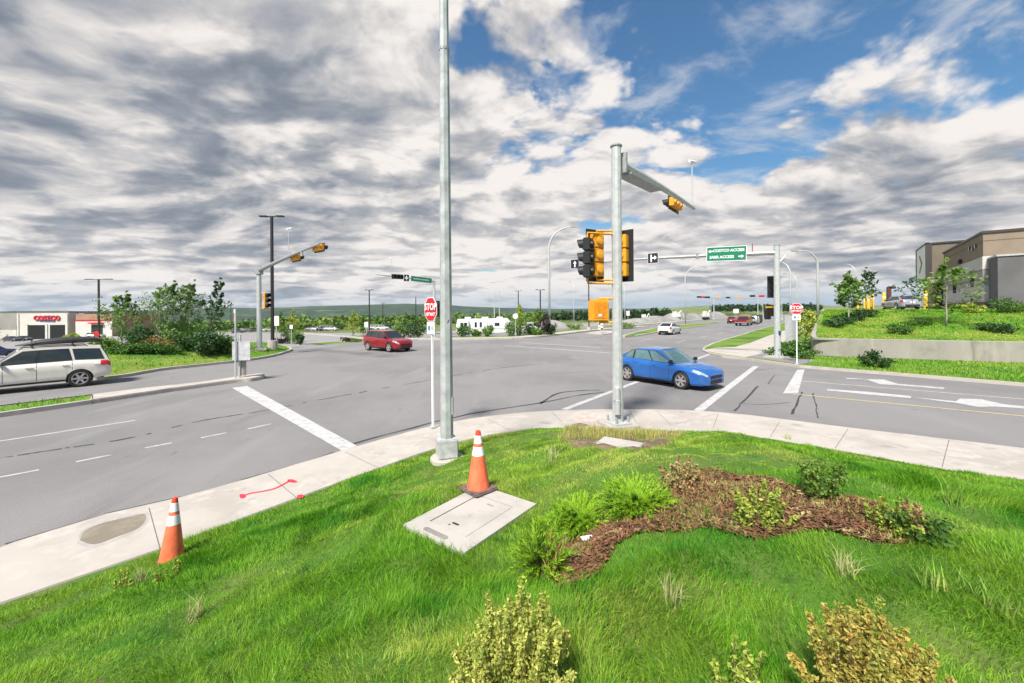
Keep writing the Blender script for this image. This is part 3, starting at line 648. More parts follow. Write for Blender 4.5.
L_dark = leaf_mat('dark_leaves', (.065, .14, .035), (.03, .075, .022)); L_purple = leaf_mat('purple_leaves', (.06, .022, .028), (.025, .012, .018))
L_hedge = leaf_mat('hedge_leaves', (.10, .21, .03), (.05, .12, .02)); L_juniper = leaf_mat('juniper_needles', (.42, .62, .04), (.22, .44, .03), trans=.4)
L_spire = leaf_mat('pale_spire_leaves', (.56, .53, .12), (.30, .38, .06), .3, .3, 14); L_orange = leaf_mat('orange_leaves', (.50, .33, .075), (.36, .39, .08), .35, .3, 11)
L_pink = leaf_mat('pinkish_leaves', (.60, .34, .20), (.30, .32, .09)); L_rust = leaf_mat('rusty_leaves', (.32, .17, .06), (.2, .19, .045))
def tree(name, base, h, crown, leaves, lmat, label, cat='tree', group=None, trunk_r=.05, size=.12, lean=(0, 0), bark=None, limbs=14, seed=0, low=.25, up=.55, spread=.05, flat=0.0, parts=True):
    """tapered trunk with limbs; leaves gather round the twigs. crown = radius profile [(height fraction, radius)]"""
    rr = random.Random(seed); rng = np.random.default_rng(seed+11); root = empty(name, base, 0, label, cat, group)
    mb = MB(); top = Vector((lean[0]*h, lean[1]*h, h*.97)); pts = [Vector((lean[0]*h*q*q, lean[1]*h*q*q, h*.97*q))+Vector((rr.uniform(-1, 1), rr.uniform(-1, 1), 0))*.012*h*(q > 0) for q in (0, .15, .32, .5, .68, .85, 1)]
    mb.tube(pts, [trunk_r*(1.25 if i == 0 else 1-.9*i/6) for i in range(7)], 7)
    def trunk_at(q): i = min(5, int(q*6)); return pts[i].lerp(pts[i+1], q*6-i)
    tips = []
    fr = [c[0] for c in crown]; rd = [c[1] for c in crown]
    for k in range(limbs):
        q = low+(1-low)*(k+.5)/limbs*.95; a = k*2.4+rr.uniform(-.5, .5); R = float(np.interp(q+.08, fr, rd))*rr.uniform(.6, 1.1); p0 = trunk_at(q*.93)
        d = Vector((math.cos(a), math.sin(a), 0)); p1 = p0+d*R*.5+Vector((0, 0, up*R*.35)); p2 = p0+d*R+Vector((lean[0]*R*.9, lean[1]*R*.9, up*R))
        r = trunk_r*(1-.8*q)*.5+.004; mb.tube([p0, p1, p2], [r, r*.6, r*.25], 5)
        for u in (.35, .55, .75, .9, 1.0): tips.append((p0.lerp(p1, u*2) if u < .5 else p1.lerp(p2, u*2-1), R))
        for s in range(3):
            b = a+rr.uniform(-1.2, 1.2); u = rr.uniform(.4, .9); e0 = p0.lerp(p2, u); e1 = e0+Vector((math.cos(b), math.sin(b), rr.uniform(.1, .9)))*R*.4
            mb.tube([e0, e1], [r*.4, r*.15], 4); tips += [(e0.lerp(e1, .6), R), (e1, R)]
    for q in (.75, .85, .93, 1.0): tips.append((trunk_at(min(q, .999)), rd[-1]+.1))
    T = np.array([t[0] for t in tips]); sp = np.array([max(.06, t[1]*.19) for t in tips])*(1+spread)
    i = rng.integers(0, len(T), leaves); C = T[i]+rng.normal(size=(leaves, 3))*sp[i][:, None]*np.array([1, 1, .8]); C[:, 2] = np.maximum(C[:, 2], h*low*.55)
    V, F = leaf_cloud(C, size, rng, flat)
    mb.obj('trunk', bark or wood_brown, root, smooth=True, angle=None)
    np_obj('crown', V, [F], lmat, root)
    return root
def bush(name, base, h, r, leaves, lmat, label, group=None, size=.05, seed=0, sq=1.0, stems=7, cat='shrub', open_=.0, tall=1.0):
    """rounded shrub: stems fanning from the ground, leaves in uneven clumps"""
    rng = np.random.default_rng(seed+5); rr = random.Random(seed); root = empty(name, base, 0, label, cat, group); mb = MB(); tips = []
    for k in range(stems):
        a = k*2.4+rr.uniform(-.4, .4); q = rr.uniform(.25, 1)*r; top = Vector((math.cos(a)*q, math.sin(a)*q*sq, h*rr.uniform(.6, 1.0)*(1-.35*(q/r)**2)))
        p0 = Vector((math.cos(a)*r*.12, math.sin(a)*r*.12, -.03)); mb.tube([p0, p0.lerp(top, .5)+Vector((0, 0, h*.08)), top], [.012*h+.003, .008*h+.002, .002], 4)
        for u in (.35, .55, .75, .9, 1): tips.append(p0.lerp(top, u)+Vector((rr.uniform(-1, 1), rr.uniform(-1, 1), 0))*r*.2)
    T = np.array(tips); i = rng.integers(0, len(T), leaves); C = T[i]+rng.normal(size=(leaves, 3))*np.array([r*.17, r*.17*sq, h*.09*tall]); C[:, 2] = np.abs(C[:, 2])+.01
    V, F = leaf_cloud(C, size, rng, .3)
    mb.obj('stem', wood_brown, root); np_obj('foliage', V, [F], lmat, root); return root
def spire_bush(base, h, r, n, lmat, label, seed, leaf=.02, per=170, group=None, name='shrub', tip_mat=None):
    """many upright shoots closely set with small leaves"""
    rng = np.random.default_rng(seed); root = empty(name, base, 0, label, 'shrub', group); mb = MB(); C = []
    for k in range(n):
        a = rng.uniform(0, 6.28); q = r*math.sqrt(rng.uniform(0, 1)); p0 = np.array([math.cos(a)*q*.35, math.sin(a)*q*.35, -.03]); hh = h*(1-.55*(q/r)**1.5)*rng.uniform(.60, 1.12)
        p1 = np.array([math.cos(a)*q, math.sin(a)*q, hh]); mid = (p0+p1)/2+np.array([math.cos(a), math.sin(a), 0])*q*.12
        mb.tube([p0, mid, p1], [.004, .003, .0012], 4)
        u = rng.uniform(.12, 1.0, per)[:, None]; P = (1-u)**2*p0+2*u*(1-u)*mid+u*u*p1; w = (.021*(1.08-u)+.005)*h/.45
        C.append(P+rng.normal(size=(per, 3))*w*np.array([1, 1, .6]))
    C = np.concatenate(C); C[:, 2] = np.maximum(C[:, 2], .01); V, F = leaf_cloud(C, leaf, rng, .2, 2.0)
    mb.obj('stem', wood_brown, root); np_obj('foliage', V, [F], lmat, root); return root
def spray_bush(base, h, r, n, lmat, label, seed, per=70, name='juniper', group=None, lift=.5, needle=.018):
    """juniper: feathery sprays arching out from the middle"""
    rng = np.random.default_rng(seed); root = empty(name, base, 0, label, 'shrub', group); V = []; mb = MB()
    for k in range(n):
        a = rng.uniform(0, 6.28); el = rng.uniform(.15, 1.0)*lift*2; L = r*rng.uniform(.6, 1.1); d = np.array([math.cos(a)*math.cos(el), math.sin(a)*math.cos(el), math.sin(el)*h/r*1.2]); u = rng.uniform(.15, 1, per)[:, None]
        P = d*L*u+np.array([0, 0, 1])*(-.25*h*u*u)+np.array([0, 0, h*.15]); mb.tube([(0, 0, 0), tuple(P[np.argmax(u)])], [.004, .001], 3)
        side = rng.normal(size=(per, 3)); side /= np.linalg.norm(side, axis=1)[:, None]; t = d/np.linalg.norm(d); v = t*.75+side*.6; e = P+v*needle*rng.uniform(1.2, 2.6, per)[:, None]; wv = np.cross(v, rng.normal(size=(per, 3))); wv = wv/np.linalg.norm(wv, axis=1)[:, None]*needle*.22
        V.append(np.stack([P-wv, P+wv, e], 1))
    V = np.concatenate(V).reshape(-1, 3); V[:, 2] = np.maximum(V[:, 2], .0)
    mb.obj('stem', wood_brown, root); np_obj('foliage', V, [np.arange(len(V)).reshape(-1, 3)], lmat, root); return root
def tuft(base, h, r, n, m, label, seed, name='grass_tuft', group=None, w=.006, lean=.45):
    rng = np.random.default_rng(seed); a = rng.uniform(0, 6.28, n); q = r*.35*np.sqrt(rng.uniform(0, 1, n)); P = np.stack([np.cos(a)*q, np.sin(a)*q, np.zeros(n)], 1)
    o = blades(name, P, h, w, m, lean, rng); o.location = base
    if 'kind' in o: del o['kind']
    return tag(o, label, 'weed', group)
# ---------------------------------------------------------------- poles, signals, signs
def rotm(loc, face, up=(0, 0, 1)):
    """local frame whose +Y looks along face"""
    y = Vector(face).normalized(); z = Vector(up); x = y.cross(z).normalized(); z = x.cross(y); M = Matrix((x, y, z)).transposed().to_4x4(); M.translation = Vector(loc); return M
def signal_head(parent, M, horizontal=False, plate=True, housing=None, n=3, sec=.36, name='signal_head', plate_m=.14, vis=.34):
    """housing of n sections, each with lens and tunnel visor; +Y is the lens side"""
    R = Matrix.Rotation(math.pi/2, 4, 'Y') if horizontal else Matrix.Identity(4)
    hb = MB(); zs = [(k-(n-1)/2)*sec for k in range(n)]
    for z in zs:
        hb.box((0, -.02, z), (sec*.94, .18, sec*.95)); hb.lathe([(sec*.33, 0), (sec*.30, .05), (.001, .06)], 14, M=Matrix.Translation((0, -.11, z)) @ Matrix.Rotation(math.pi/2, 4, 'X'))
    hb.xf(R); h = hb.obj(name, housing or sig_yellow, parent, bevel=.02, M=M)
    if plate:
        w, ht = sec*.5+plate_m, n*sec*.5+plate_m
        pb = MB().box((0, .055, 0), (2*w, .012, 2*ht)); pb.xf(R); pb.obj('backplate', sig_black, h, bevel=.004)
    for z in zs:
        lb = MB().lathe([(sec*.40, 0), (sec*.36, .02), (.001, .03)], 16, M=Matrix.Translation((0, .075, z)) @ Matrix.Rotation(-math.pi/2, 4, 'X')); lb.xf(R); lb.obj('lens', lens_off, h, smooth=True)
        vb = MB(); nn = 14; V = []
        for q, (yy, rr) in enumerate(((.07, sec*.43), (vis, sec*.42), (vis-.01, sec*.40), (.07, sec*.41))):
            for k in range(nn):
                a = math.radians(-40+260*k/(nn-1)); x, zz = rr*math.cos(a), rr*math.sin(a); e = yy if q in (0, 3) else yy-.10*(1-math.sin(a))*.5
                V.append((x, e, z+zz) if not horizontal else (x, e, z+zz))
        F = [(q*nn+k, q*nn+k+1, (q+1)*nn+k+1, (q+1)*nn+k) for q in range(3) for k in range(nn-1)]
        vb.add(V, F)
        if horizontal: vb.xf(Matrix.Translation((0, 0, z)) @ Matrix.Rotation(-math.pi/2, 4, 'Y') @ Matrix.Translation((0, 0, -z)))
        vb.xf(R); vb.obj('visor', sig_black, h, smooth=True, angle=50)
    return h
def arm_parts(root, p0, p1, r0, r1, m, rise=0.0, flange=True, name='mast_arm', n=8):
    p0, p1 = Vector(p0), Vector(p1); pts = [p0.lerp(p1, q)+Vector((0, 0, rise*q*(1-q)*4)) for q in (0, .25, .5, .75, 1)]
    a = MB().tube(pts, [r0+(r1-r0)*q for q in (0, .25, .5, .75, 1)], n).obj(name, m, root, smooth=True, angle=30)
    return a, pts
def camera_part(parent, p, h, d, name='detection_camera'):
    """small camera on a thin riser"""
    p = Vector(p); m = MB().tube([p, p+Vector((0, 0, h))], .022, 6).obj('camera_riser', galv, parent)
    q = p+Vector((0, 0, h)); d = Vector(d).normalized(); MB().tube([q-d*.28+Vector((0, 0, .06)), q+d*.18+Vector((0, 0, .0))], .05, 8).obj(name, sign_white if True else galv, m); return m
def sign_panel(parent, c, right, up, w, h, m, name, back=.02, bevel=0, M=None):
    F_ = frame(c, right, up); b = MB().box((0, 0, 0), (w, h, back)); b.xf(F_); return b.obj(name, m, parent), F_
def lettering(parent, F_, string, size, off, m, z=.014, bold=.0, spacing=1.0, align='CENTER', name='lettering'):
    return text_mb(string, size, F_ @ Matrix.Translation((off[0], off[1], z)), align=align, bold=bold, spacing=spacing).obj(name, m, parent)
def flat_shape(parent, F_, poly, m, name, z=.014):
    b = MB(); b.sheet(poly, z); b.xf(F_); return b.obj(name, m, parent)
def base_plate(root, r=.26, h=.035, bolts=4, z=0.0, size=.5):
    MB().box((0, 0, z+h/2), (size, size, h), rz=.4).obj('base_plate', galv, root, bevel=.006)
    for k in range(bolts):
        a = math.pi/4+.4+k*math.pi/2; x, y = r*math.cos(a), r*math.sin(a); MB().tube([(x, y, z+h), (x, y, z+h+.14)], .03, 8).obj('anchor_bolt', galv_dark, root)

# ---- near street lamp pole
P0 = on(447, 459.5); lp = empty('street_lamp', P0, 0, 'tall grey octagonal lamp pole on a square skirt, tallest thing in view', 'street lamp')
MB().lathe([(.30, -.25), (.30, .045), (.285, .06), (.001, .062)], 28).obj('footing', concrete, lp, smooth=True, angle=40)
MB().box((0, 0, .23), (.35, .35, .34), rz=.35).obj('base_skirt', mat('skirt_grey', (.50, .50, .49), .55, .1, var=.15, scale=7), lp, bevel=.02)
zj = (CY-48)/FPX*P0.y+EYE-P0.z
MB().tube([(0, 0, .3), (0, 0, zj)], [.118, .088], 8).obj('shaft', pole_grey, lp)
MB().tube([(0, 0, zj-.02), (0, 0, 13.2)], [.083, .066], 8).obj('upper_shaft', pole_grey, lp)
MB().tube([(0, 0, zj-.045), (0, 0, zj+.0)], .092, 12).obj('joint_ring', galv_dark, lp)
MB().tube([(0, 0, 13.0), (-.25, .2, 13.6), (-1.2, 1.0, 13.9), (-2.2, 1.8, 13.95)], [.05, .045, .04, .035], 8).obj('lamp_arm', pole_grey, lp, smooth=True)
MB().box((-2.5, 2.05, 13.95), (.7, .3, .12), rz=2.46).obj('luminaire', pole_grey, lp, bevel=.03)
MB().box((.112, -.03, .98), (.03, .10, .32)).obj('hand_hole_cover', pole_grey, lp, bevel=.01)
MB().tube([(.07, -.14, 2.52), (.06, -.19, 2.47)], .012, 6).obj('cable_stub', black_plastic, lp)
# ---- stop signs
def octagon(r): return [(r*math.cos(math.radians(22.5+45*k)), r*math.sin(math.radians(22.5+45*k))) for k in range(8)]
def stop_sign(base, face, h, label, r=.325, tab=(.36, .29), lean=(0, 0)):
    root = empty('stop_sign', base, 0, label, 'stop sign', tilt=lean); f = Vector((*face, 0)).normalized(); right = Vector((0, 0, 1)).cross(f); M = frame(f*.045, right, (0, 0, 1))
    MB().box((0, 0, h/2-.1), (.045, .045, h+.2), rz=math.atan2(f.y, f.x)).obj('post', sign_white, root)
    MB().box((0, 0, .02), (.14, .14, .04), rz=math.atan2(f.y, f.x)).obj('post_base', galv, root)
    T = M @ Matrix.Translation((0, h-r*.94, 0))
    b = MB().prism(octagon(r), -.004, .004); b.xf(T); pl = b.obj('sign_plate', sign_white, root)
    b = MB().prism(octagon(r*.945), .0045, .0065); b.xf(T); b.obj('sign_face', sign_red, pl)
    lettering(pl, T, 'STOP', .235, (0, r*.18), sign_white, z=.009, bold=.006); lettering(pl, T, "NIT'NAT'", .112, (0, -r*.38), sign_white, z=.009, bold=.004)
    T2 = M @ Matrix.Translation((0, h-2*r*.94-tab[1]*.56, 0)); b = MB().box((0, 0, 0), (tab[0], tab[1], .008)); b.xf(T2); tb = b.obj('tab_plate', sign_white, root)
    b = MB().box((-.07, .0, .006), (.09, .12, .003)); b.xf(T2); b.obj('tab_emblem', mat('sign_blue', (.05, .12, .42), .5), tb)
    b = MB().box((.075, .0, .006), (.08, .10, .003)); b.xf(T2); b.obj('tab_emblem', mat('sign_leaf', (.30, .42, .16), .5), tb)
    return root
q = G(433, 427.5, .115); stop_sign((q[0], q[1], .112), (-.75, -.66), 3.26, 'red stop sign on a white post beside the tall lamp pole')
q = G(797, 364, .12); stop_sign((q[0], q[1], .115), (-.66, -.75), 3.22, 'red stop sign on a white post in front of the retaining wall', r=.31)
# ---- near signal pole
q = Vector((*G(618, 424.5, .13), .13)); SP = empty('traffic_signal', q, 0, 'near galvanised signal pole with yellow signal backs and an arm to the right', 'traffic signal')
MB().box((0, 0, -.06), (.80, .80, .20), rz=.25).obj('footing', concrete, SP, bevel=.02)
base_plate(SP, .25, .04, 4, .04, .50)
zt = EYE-q.z+(CY-147.5)/FPX*q.y
MB().tube([(0, 0, .08), (0, 0, zt)], [.138, .125], 12).obj('shaft', galv, SP, smooth=True, angle=28)
MB().lathe([(.15, zt), (.15, zt+.03), (.10, zt+.06), (.001, zt+.065)], 16).obj('pole_cap', galv_dark, SP)
MB().tube([(-.045, -.150, .62), (-.055, -.163, .60)], [.085, .085], 16).obj('hand_hole_cover', galv, SP); 
MB().tube([(-.05, -.155, .30), (-.05, -.16, .95)], [.075, .06], 12).obj('cover_rib', galv, SP, smooth=True)
e = at(694, 208.5, 16.0)-q; s0 = Vector((0, 0, zt-.38)); dirA = (Vector((e.x, e.y, 0))).normalized()
MB().box(tuple(s0+dirA*.20+Vector((0, 0, 0))), (.09, .40, .52), rz=math.atan2(dirA.y, dirA.x)).obj('arm_flange', galv_dark, SP, bevel=.01)
am, pts = arm_parts(SP, s0+dirA*.2, e, .13, .06, galv, .05)
def along(u): return (s0+dirA*.2).lerp(e, u)
sd = MB(); c0, c1 = along(.04)+Vector((0, 0, -.20)), along(.40)+Vector((0, 0, -.13)); Fm = frame((c0+c1)/2, (c1-c0), (0, 0, 1)); sd.box((0, 0, .0), ((c1-c0).length, .05, .42)); sd.xf(Fm); sd.obj('sign_panel_edge', galv_dark, SP)
fl = Vector((-CA, SA, 0))
hp = along(.80)+Vector((0, 0, -.02))+fl*.30; signal_head(SP, rotm(hp, fl), horizontal=True, sec=.34, plate_m=.10)
MB().tube([along(.80), hp-fl*.08], .03, 6).obj('head_bracket', sig_yellow, SP)
camera_part(am, along(.965), 1.75, (-.6, -.5, 0))
def head_on_pole(pxy, face, M_sec, housing=None, sect=.36, depth=0.0, plate=True, br=True, pm=.15, vis=.34):
    p = at(pxy[0], pxy[1], q.y+depth)-q; h = signal_head(SP, rotm(p, face), sec=sect, housing=housing, plate=plate, plate_m=pm, vis=vis)
    if br:
        for dz in (-.62, .62): MB().tube([(0, 0, p.z+dz), (p.x, p.y, p.z+dz), (p.x, p.y, p.z+dz*.8)], .028, 6).obj('head_bracket', sig_yellow, SP)
    return h
head_on_pole((596.5, 255.5), (-.52, .85, 0), None, depth=.0, pm=.12)
head_on_pole((621.5, 256), (.66, .75, 0), None, depth=.12, pm=.12)
head_on_pole((587.5, 258), (-.88, .48, 0), None, housing=sig_black, sect=.33, depth=-.25, plate=False, vis=.25)
pb = at(599, 310.5, q.y)-q; MB().box((pb.x-.01, pb.y, pb.z), (.48, .24, .56), rz=.25).obj('pedestrian_signal', sig_yellow, SP, bevel=.035)
MB().box((pb.x+.0, pb.y-.13, pb.z-.12), (.09, .02, .06), rz=.25).obj('service_label', sign_white, SP)
MB().box((pb.x-.01, pb.y-.008, pb.z), (.40, .24, .46), rz=.25).obj('housing_door', mat('signal_amber', (.72, .25, .012), .45, 0, var=.12, scale=12), SP, bevel=.03)
for dz in (-.30, .30): MB().tube([(0, 0, pb.z+dz), (pb.x, pb.y, pb.z+dz), (pb.x, pb.y, pb.z+dz*.7)], .03, 6).obj('head_bracket', sig_yellow, SP)
NO_GRASS.append((q.x, q.y, .5))
# ---- signal pole on the right corner
q2 = Vector((*G(777.5, 357.5, .12), .12)); RP = empty('traffic_signal', q2, 0, 'far right signal pole whose long arm carries the wide green street sign', 'traffic signal')
MB().box((0, 0, .0), (1.1, 1.1, .16), rz=.5).obj('footing', concrete, RP, bevel=.02); base_plate(RP, .25, .04, 4, .08, .5)
zt = EYE-q2.z+(309.4-245.5)/FPX*q2.y
MB().tube([(0, 0, .1), (0, 0, zt)], [.185, .16], 12).obj('shaft', galv, RP, smooth=True, angle=28)
MB().lathe([(.17, zt), (.17, zt+.04), (.001, zt+.07)], 14).obj('pole_cap', galv_dark, RP)
a0 = Vector((0, 0, zt-.42)); e2 = at(573, 264.3, 31.9)-q2; am2, pts = arm_parts(RP, a0, e2, .14, .05, galv_dark, .1)
def al2(px):     # point of the arm seen at column px
    best = min((abs((CX+FPX*((q2+a0.lerp(e2, u/400)).x)/((q2+a0.lerp(e2, u/400)).y))-px), u) for u in range(401))[1]/400; return a0.lerp(e2, best)+Vector((0, 0, .4*best*(1-best)))
ad = (a0-e2); ad.z = 0; ad.normalize(); sf = Vector((ad.y, -ad.x, 0))
pL, pR = al2(707.5), al2(747.5); c = (pL+pR)/2+sf*.20+Vector((0, 0, .04)); wS = (pR-pL).length
gs, F_ = sign_panel(RP, c, (pR-pL), (0, 0, 1), wS, .92, sign_white, 'street_sign'); b = MB().box((0, 0, .012), (wS-.06, .86, .006)); b.xf(F_); b.obj('sign_face', sign_green, gs)
lettering(gs, F_, 'COSTCO ACCESS', .238, (.13, .20), sign_white, z=.018, bold=.006, spacing=.92); lettering(gs, F_, 'SARR ACCESS', .245, (-.25, -.21), sign_white, z=.018, bold=.006, spacing=.92)
def arrow(cx, cy, d, k=1.0): return [(cx+d*.20*k, cy), (cx+d*.02*k, cy+.13*k), (cx+d*.02*k, cy+.05*k), (cx-d*.18*k, cy+.05*k), (cx-d*.18*k, cy-.05*k), (cx+d*.02*k, cy-.05*k), (cx+d*.02*k, cy-.13*k)]
flat_shape(gs, F_, arrow(-wS/2+.25, .18, -1, .8), sign_white, 'arrow', .018); flat_shape(gs, F_, arrow(wS/2-.30, -.20, 1, .8), sign_white, 'arrow', .018)
for px, s_ in ((654, 1), (576, -1)):
    c = al2(px)+sf*.16; ls, F_ = sign_panel(RP, c, ad, (0, 0, 1), .72, .72, sign_white, 'lane_sign'); b = MB().box((0, 0, .012), (.68, .68, .006)); b.xf(F_); b.obj('sign_face', sig_black, ls)
    flat_shape(ls, F_, [(-.05, -.26), (.05, -.26), (.05, .02), (.14*1, .02), (.0, .24), (-.14, .02), (-.05, .02)] if s_ < 0 else [(-.16, -.26), (-.07, -.26), (-.07, -.04), (.10, -.04), (.10, -.14), (.26, .02), (.10, .18), (.10, .06), (-.07, .06), (-.07, .24), (-.16, .24)], sign_white, 'arrow', .018)
MB().box(tuple(al2(698)), (.22, .22, .34)).obj('arm_coupling', galv_dark, RP, bevel=.03)
MB().tube([al2(753), al2(753)+Vector((0, 0, .62))], .025, 6).obj('antenna', mat('dull_red', (.28, .06, .05)), RP)
MB().tube([Vector((.1, 0, zt-1.05)), Vector((.35, -.1, zt-.75)), Vector((.45, -.12, zt-.55))], [.07, .07, .03], 7).obj('camera_bracket', galv, RP)
p = at(772.5, 287, 25.9)-q2; signal_head(RP, rotm(p, (-.25, -.97, 0)), housing=sig_black, sec=.37, plate_m=.13)
hz = at(773, 312, 25.8)-q2; ph = MB().box(tuple(hz), (.86, .30, .52), rz=.3).obj('pedestrian_signal', sig_black, RP, bevel=.05); MB().box((hz.x-.02, hz.y-.02, hz.z+.30), (.9, .34, .10), rz=.3).obj('signal_hood', sig_yellow, ph, bevel=.02)
MB().tube([(0, 0, hz.z), (hz.x, hz.y, hz.z)], .04, 6).obj('head_bracket', sig_yellow, RP)
hz = at(767.5, 315, 25.6)-q2; MB().box(tuple(hz), (.26, .34, .55), rz=.3).obj('push_button_hood', sig_black, RP, bevel=.04)
MB().box((0.02, -.19, 1.5), (.14, .10, .22)).obj('push_button', mat('button_blue', (.03, .05, .16)), RP, bevel=.02)
# ---- signal pole on the left island
q3 = gnd(259.5, 355.5); q3.z = float(hisl(q3.x, q3.y))-.02; LP = empty('traffic_signal', q3, 0, 'far left signal pole with an arm of two orange signals', 'traffic signal')
MB().box((0, 0, .04), (1.0, 1.0, .14), rz=.4).obj('footing', concrete, LP, bevel=.02); base_plate(LP, .2, .04, 4, .11, .42)
zt = EYE-q3.z+(313.2-267)/FPX*q3.y
MB().tube([(0, 0, .1), (0, 0, zt)], [.17, .145], 12).obj('shaft', galv, LP, smooth=True, angle=28)
e3 = at(320, 243.5, 22.8)-q3; a3 = Vector((0, 0, zt-.25)); am3, pts = arm_parts(LP, a3-(e3-a3).normalized()*.3, e3, .15, .06, galv_dark, .05)
ad3 = Vector((e3.x, e3.y, 0)).normalized(); MB().box((0, 0, zt-.25), (.42, .42, .55)).obj('arm_flange', galv_dark, LP, bevel=.02)
for u, nm in ((.60, 0), (.93, 1)):
    p = a3.lerp(e3, u)+Vector((0, 0, -.10))+Vector((SA, CA, 0))*.22; signal_head(LP, rotm(p, (SA, CA, 0)), horizontal=True, sec=.36, plate=True, plate_m=.06)
    MB().tube([a3.lerp(e3, u), p], .04, 6).obj('head_bracket', sig_yellow, LP)
camera_part(am3, a3.lerp(e3, .55), 1.75, (-.7, .3, 0))
cz = a3.lerp(e3, .75); MB().box((cz.x, cz.y, cz.z-.1), (.12, .12, .34)).obj('arm_coupling', galv_dark, LP)
p = at(266.5, 300.5, q3.y)-q3; signal_head(LP, rotm(p, (.9, -.43, 0)), sec=.36, plate=False)
for dz in (-.55, .55): MB().tube([(0, 0, p.z+dz), (p.x, p.y, p.z+dz)], .03, 6).obj('head_bracket', sig_yellow, LP)
c = at(276, 316, q3.y-.1)-q3
# ---- signal pole on the far corner, behind the stop sign
b4 = at(434.5, 338, 46.0); q4 = Vector((b4.x, b4.y, .05)); FP = empty('traffic_signal', q4, 0, 'far corner signal pole partly behind the stop sign, arm with a green street name', 'traffic signal')
MB().box((0, 0, .05), (.9, .9, .12)).obj('footing', concrete, FP); zt = EYE-q4.z+(312-280.5)/FPX*q4.y
MB().tube([(0, 0, .1), (0, 0, zt)], [.15, .12], 10).obj('shaft', galv, FP, smooth=True, angle=28)
e4 = at(376.5, 274.5, 41.5)-q4; a4 = Vector((0, 0, zt-.1)); am4, pts = arm_parts(FP, a4, e4, .11, .05, galv, .03)
ad4 = (a4-e4); ad4.z = 0; ad4.normalize(); sf4 = Vector((ad4.y, -ad4.x, 0)); u_ = lambda px: (434.5-px)/(434.5-376.5)
def al4(px): return a4.lerp(e4, u_(px))
pL, pR = al4(408.5), al4(431.5); c = (pL+pR)/2+sf4*.15+Vector((0, 0, .02)); w4 = (pR-pL).length*.97; gs, F_ = sign_panel(FP, c, pR-pL, (0, 0, 1), w4, .58, sign_white, 'street_sign'); b = MB().box((0, 0, .012), (w4-.05, .53, .006)); b.xf(F_); b.obj('sign_face', sign_green, gs)
lettering(gs, F_, 'BUFFALO RUN BLVD', .23, (0, 0), sign_white, z=.018, bold=.002, spacing=.92)
c = al4(404.5)+sf4*.15; ls, F_ = sign_panel(FP, c, ad4, (0, 0, 1), .62, .72, sign_white, 'lane_sign'); b = MB().box((0, 0, .012), (.58, .68, .006)); b.xf(F_); b.obj('sign_face', sig_black, ls); flat_shape(ls, F_, [(-.05, -.26), (.05, -.26), (.05, -.08), (.2, -.08), (.2, .05), (.05, .05), (.12, .08), (0, .28), (-.12, .08), (-.05, .05), (-.2, .05), (-.2, -.08), (-.05, -.08)], sign_white, 'arrow', .018)
c = al4(395)+sf4*.25; signal_head(FP, rotm(c, sf4), horizontal=True, sec=.40, housing=sig_black, plate_m=.05)
camera_part(am4, al4(390), 1.85, (.5, -.6, 0))
p = at(437, 309, 45.8)-q4; signal_head(FP, rotm(p, (-.1, -1, 0)), sec=.46, housing=sig_black, plate_m=.22); p2_ = at(430.5, 303.5, 45.7)-q4; signal_head(FP, rotm(p2_, (-.6, -.8, 0)), sec=.33, housing=sig_black, plate_m=.1)
# ---- small signs
q = Vector((*G(235.5, 378.3, .15), .148)); ms = empty('median_sign', q, 0, 'blank grey back of a square sign on twin posts on the median nose', 'road sign')
MB().tube([(0, 0, -.05), (0.02, 0, 3.05)], .034, 8).obj('post', galv, ms); q_ = (Vector((*G(239.5, 377.2, .15), .148))-q)
MB().tube([q_, q_+Vector((.05, 0, 1.9))], .04, 8).obj('post', galv, ms)
pn = at(241.3, 351, q.y+.1)-q; MB().box(tuple(pn), (.78, .03, .84), rz=.05).obj('sign_plate', mat('sign_back', (.50, .50, .50), .5, .2), ms, bevel=.01)
pn = at(240.2, 371, q.y+.12)-q; pn = at(242.4, 366, q.y+.35)-q; MB().box(tuple(pn), (.32, .025, .85), rz=.1).obj('hazard_plate', mat('sign_back_dark', (.30, .27, .25), .5, .2), ms)
MB().box((-.0, 0, 2.72), (.09, .03, .62)).obj('marker_plate', mat('marker_orange', (.6, .2, .1), .5), ms); MB().box((0, -.02, 2.95), (.08, .012, .16)).obj('marker_band', sign_white, ms)
q = Vector((*G(600.5, 333.0, .13), .13)); hs = empty('island_sign', q, 0, 'black and yellow chequered island marker under a round blue keep right sign', 'road sign')
MB().tube([(0, 0, 0), (0, 0, 2.9)], .04, 6).obj('post', galv, hs); hp_ = MB().box((0, -.06, 1.25), (.62, .02, 1.55)).obj('hazard_plate', sign_white, hs); cm = mat('marker_amber', (.62, .25, .03), .5)
for k in range(8):
    MB().box(((-.15 if k % 2 else .15), -.075, .58+.19*k), (.28, .006, .17)).obj('marker_check', cm if k % 3 else sig_black, hp_)
MB().lathe([(.33, 0), (.33, .02), (.001, .021)], 20, M=Matrix.Translation((0, -.06, 2.5)) @ Matrix.Rotation(math.pi/2, 4, 'X')).obj('keep_right_disc', sign_white, hs); MB().box((.0, -.095, 2.48), (.34, .006, .14), M=None).obj('arrow', mat('sign_navy', (.03, .06, .22), .5), hs)
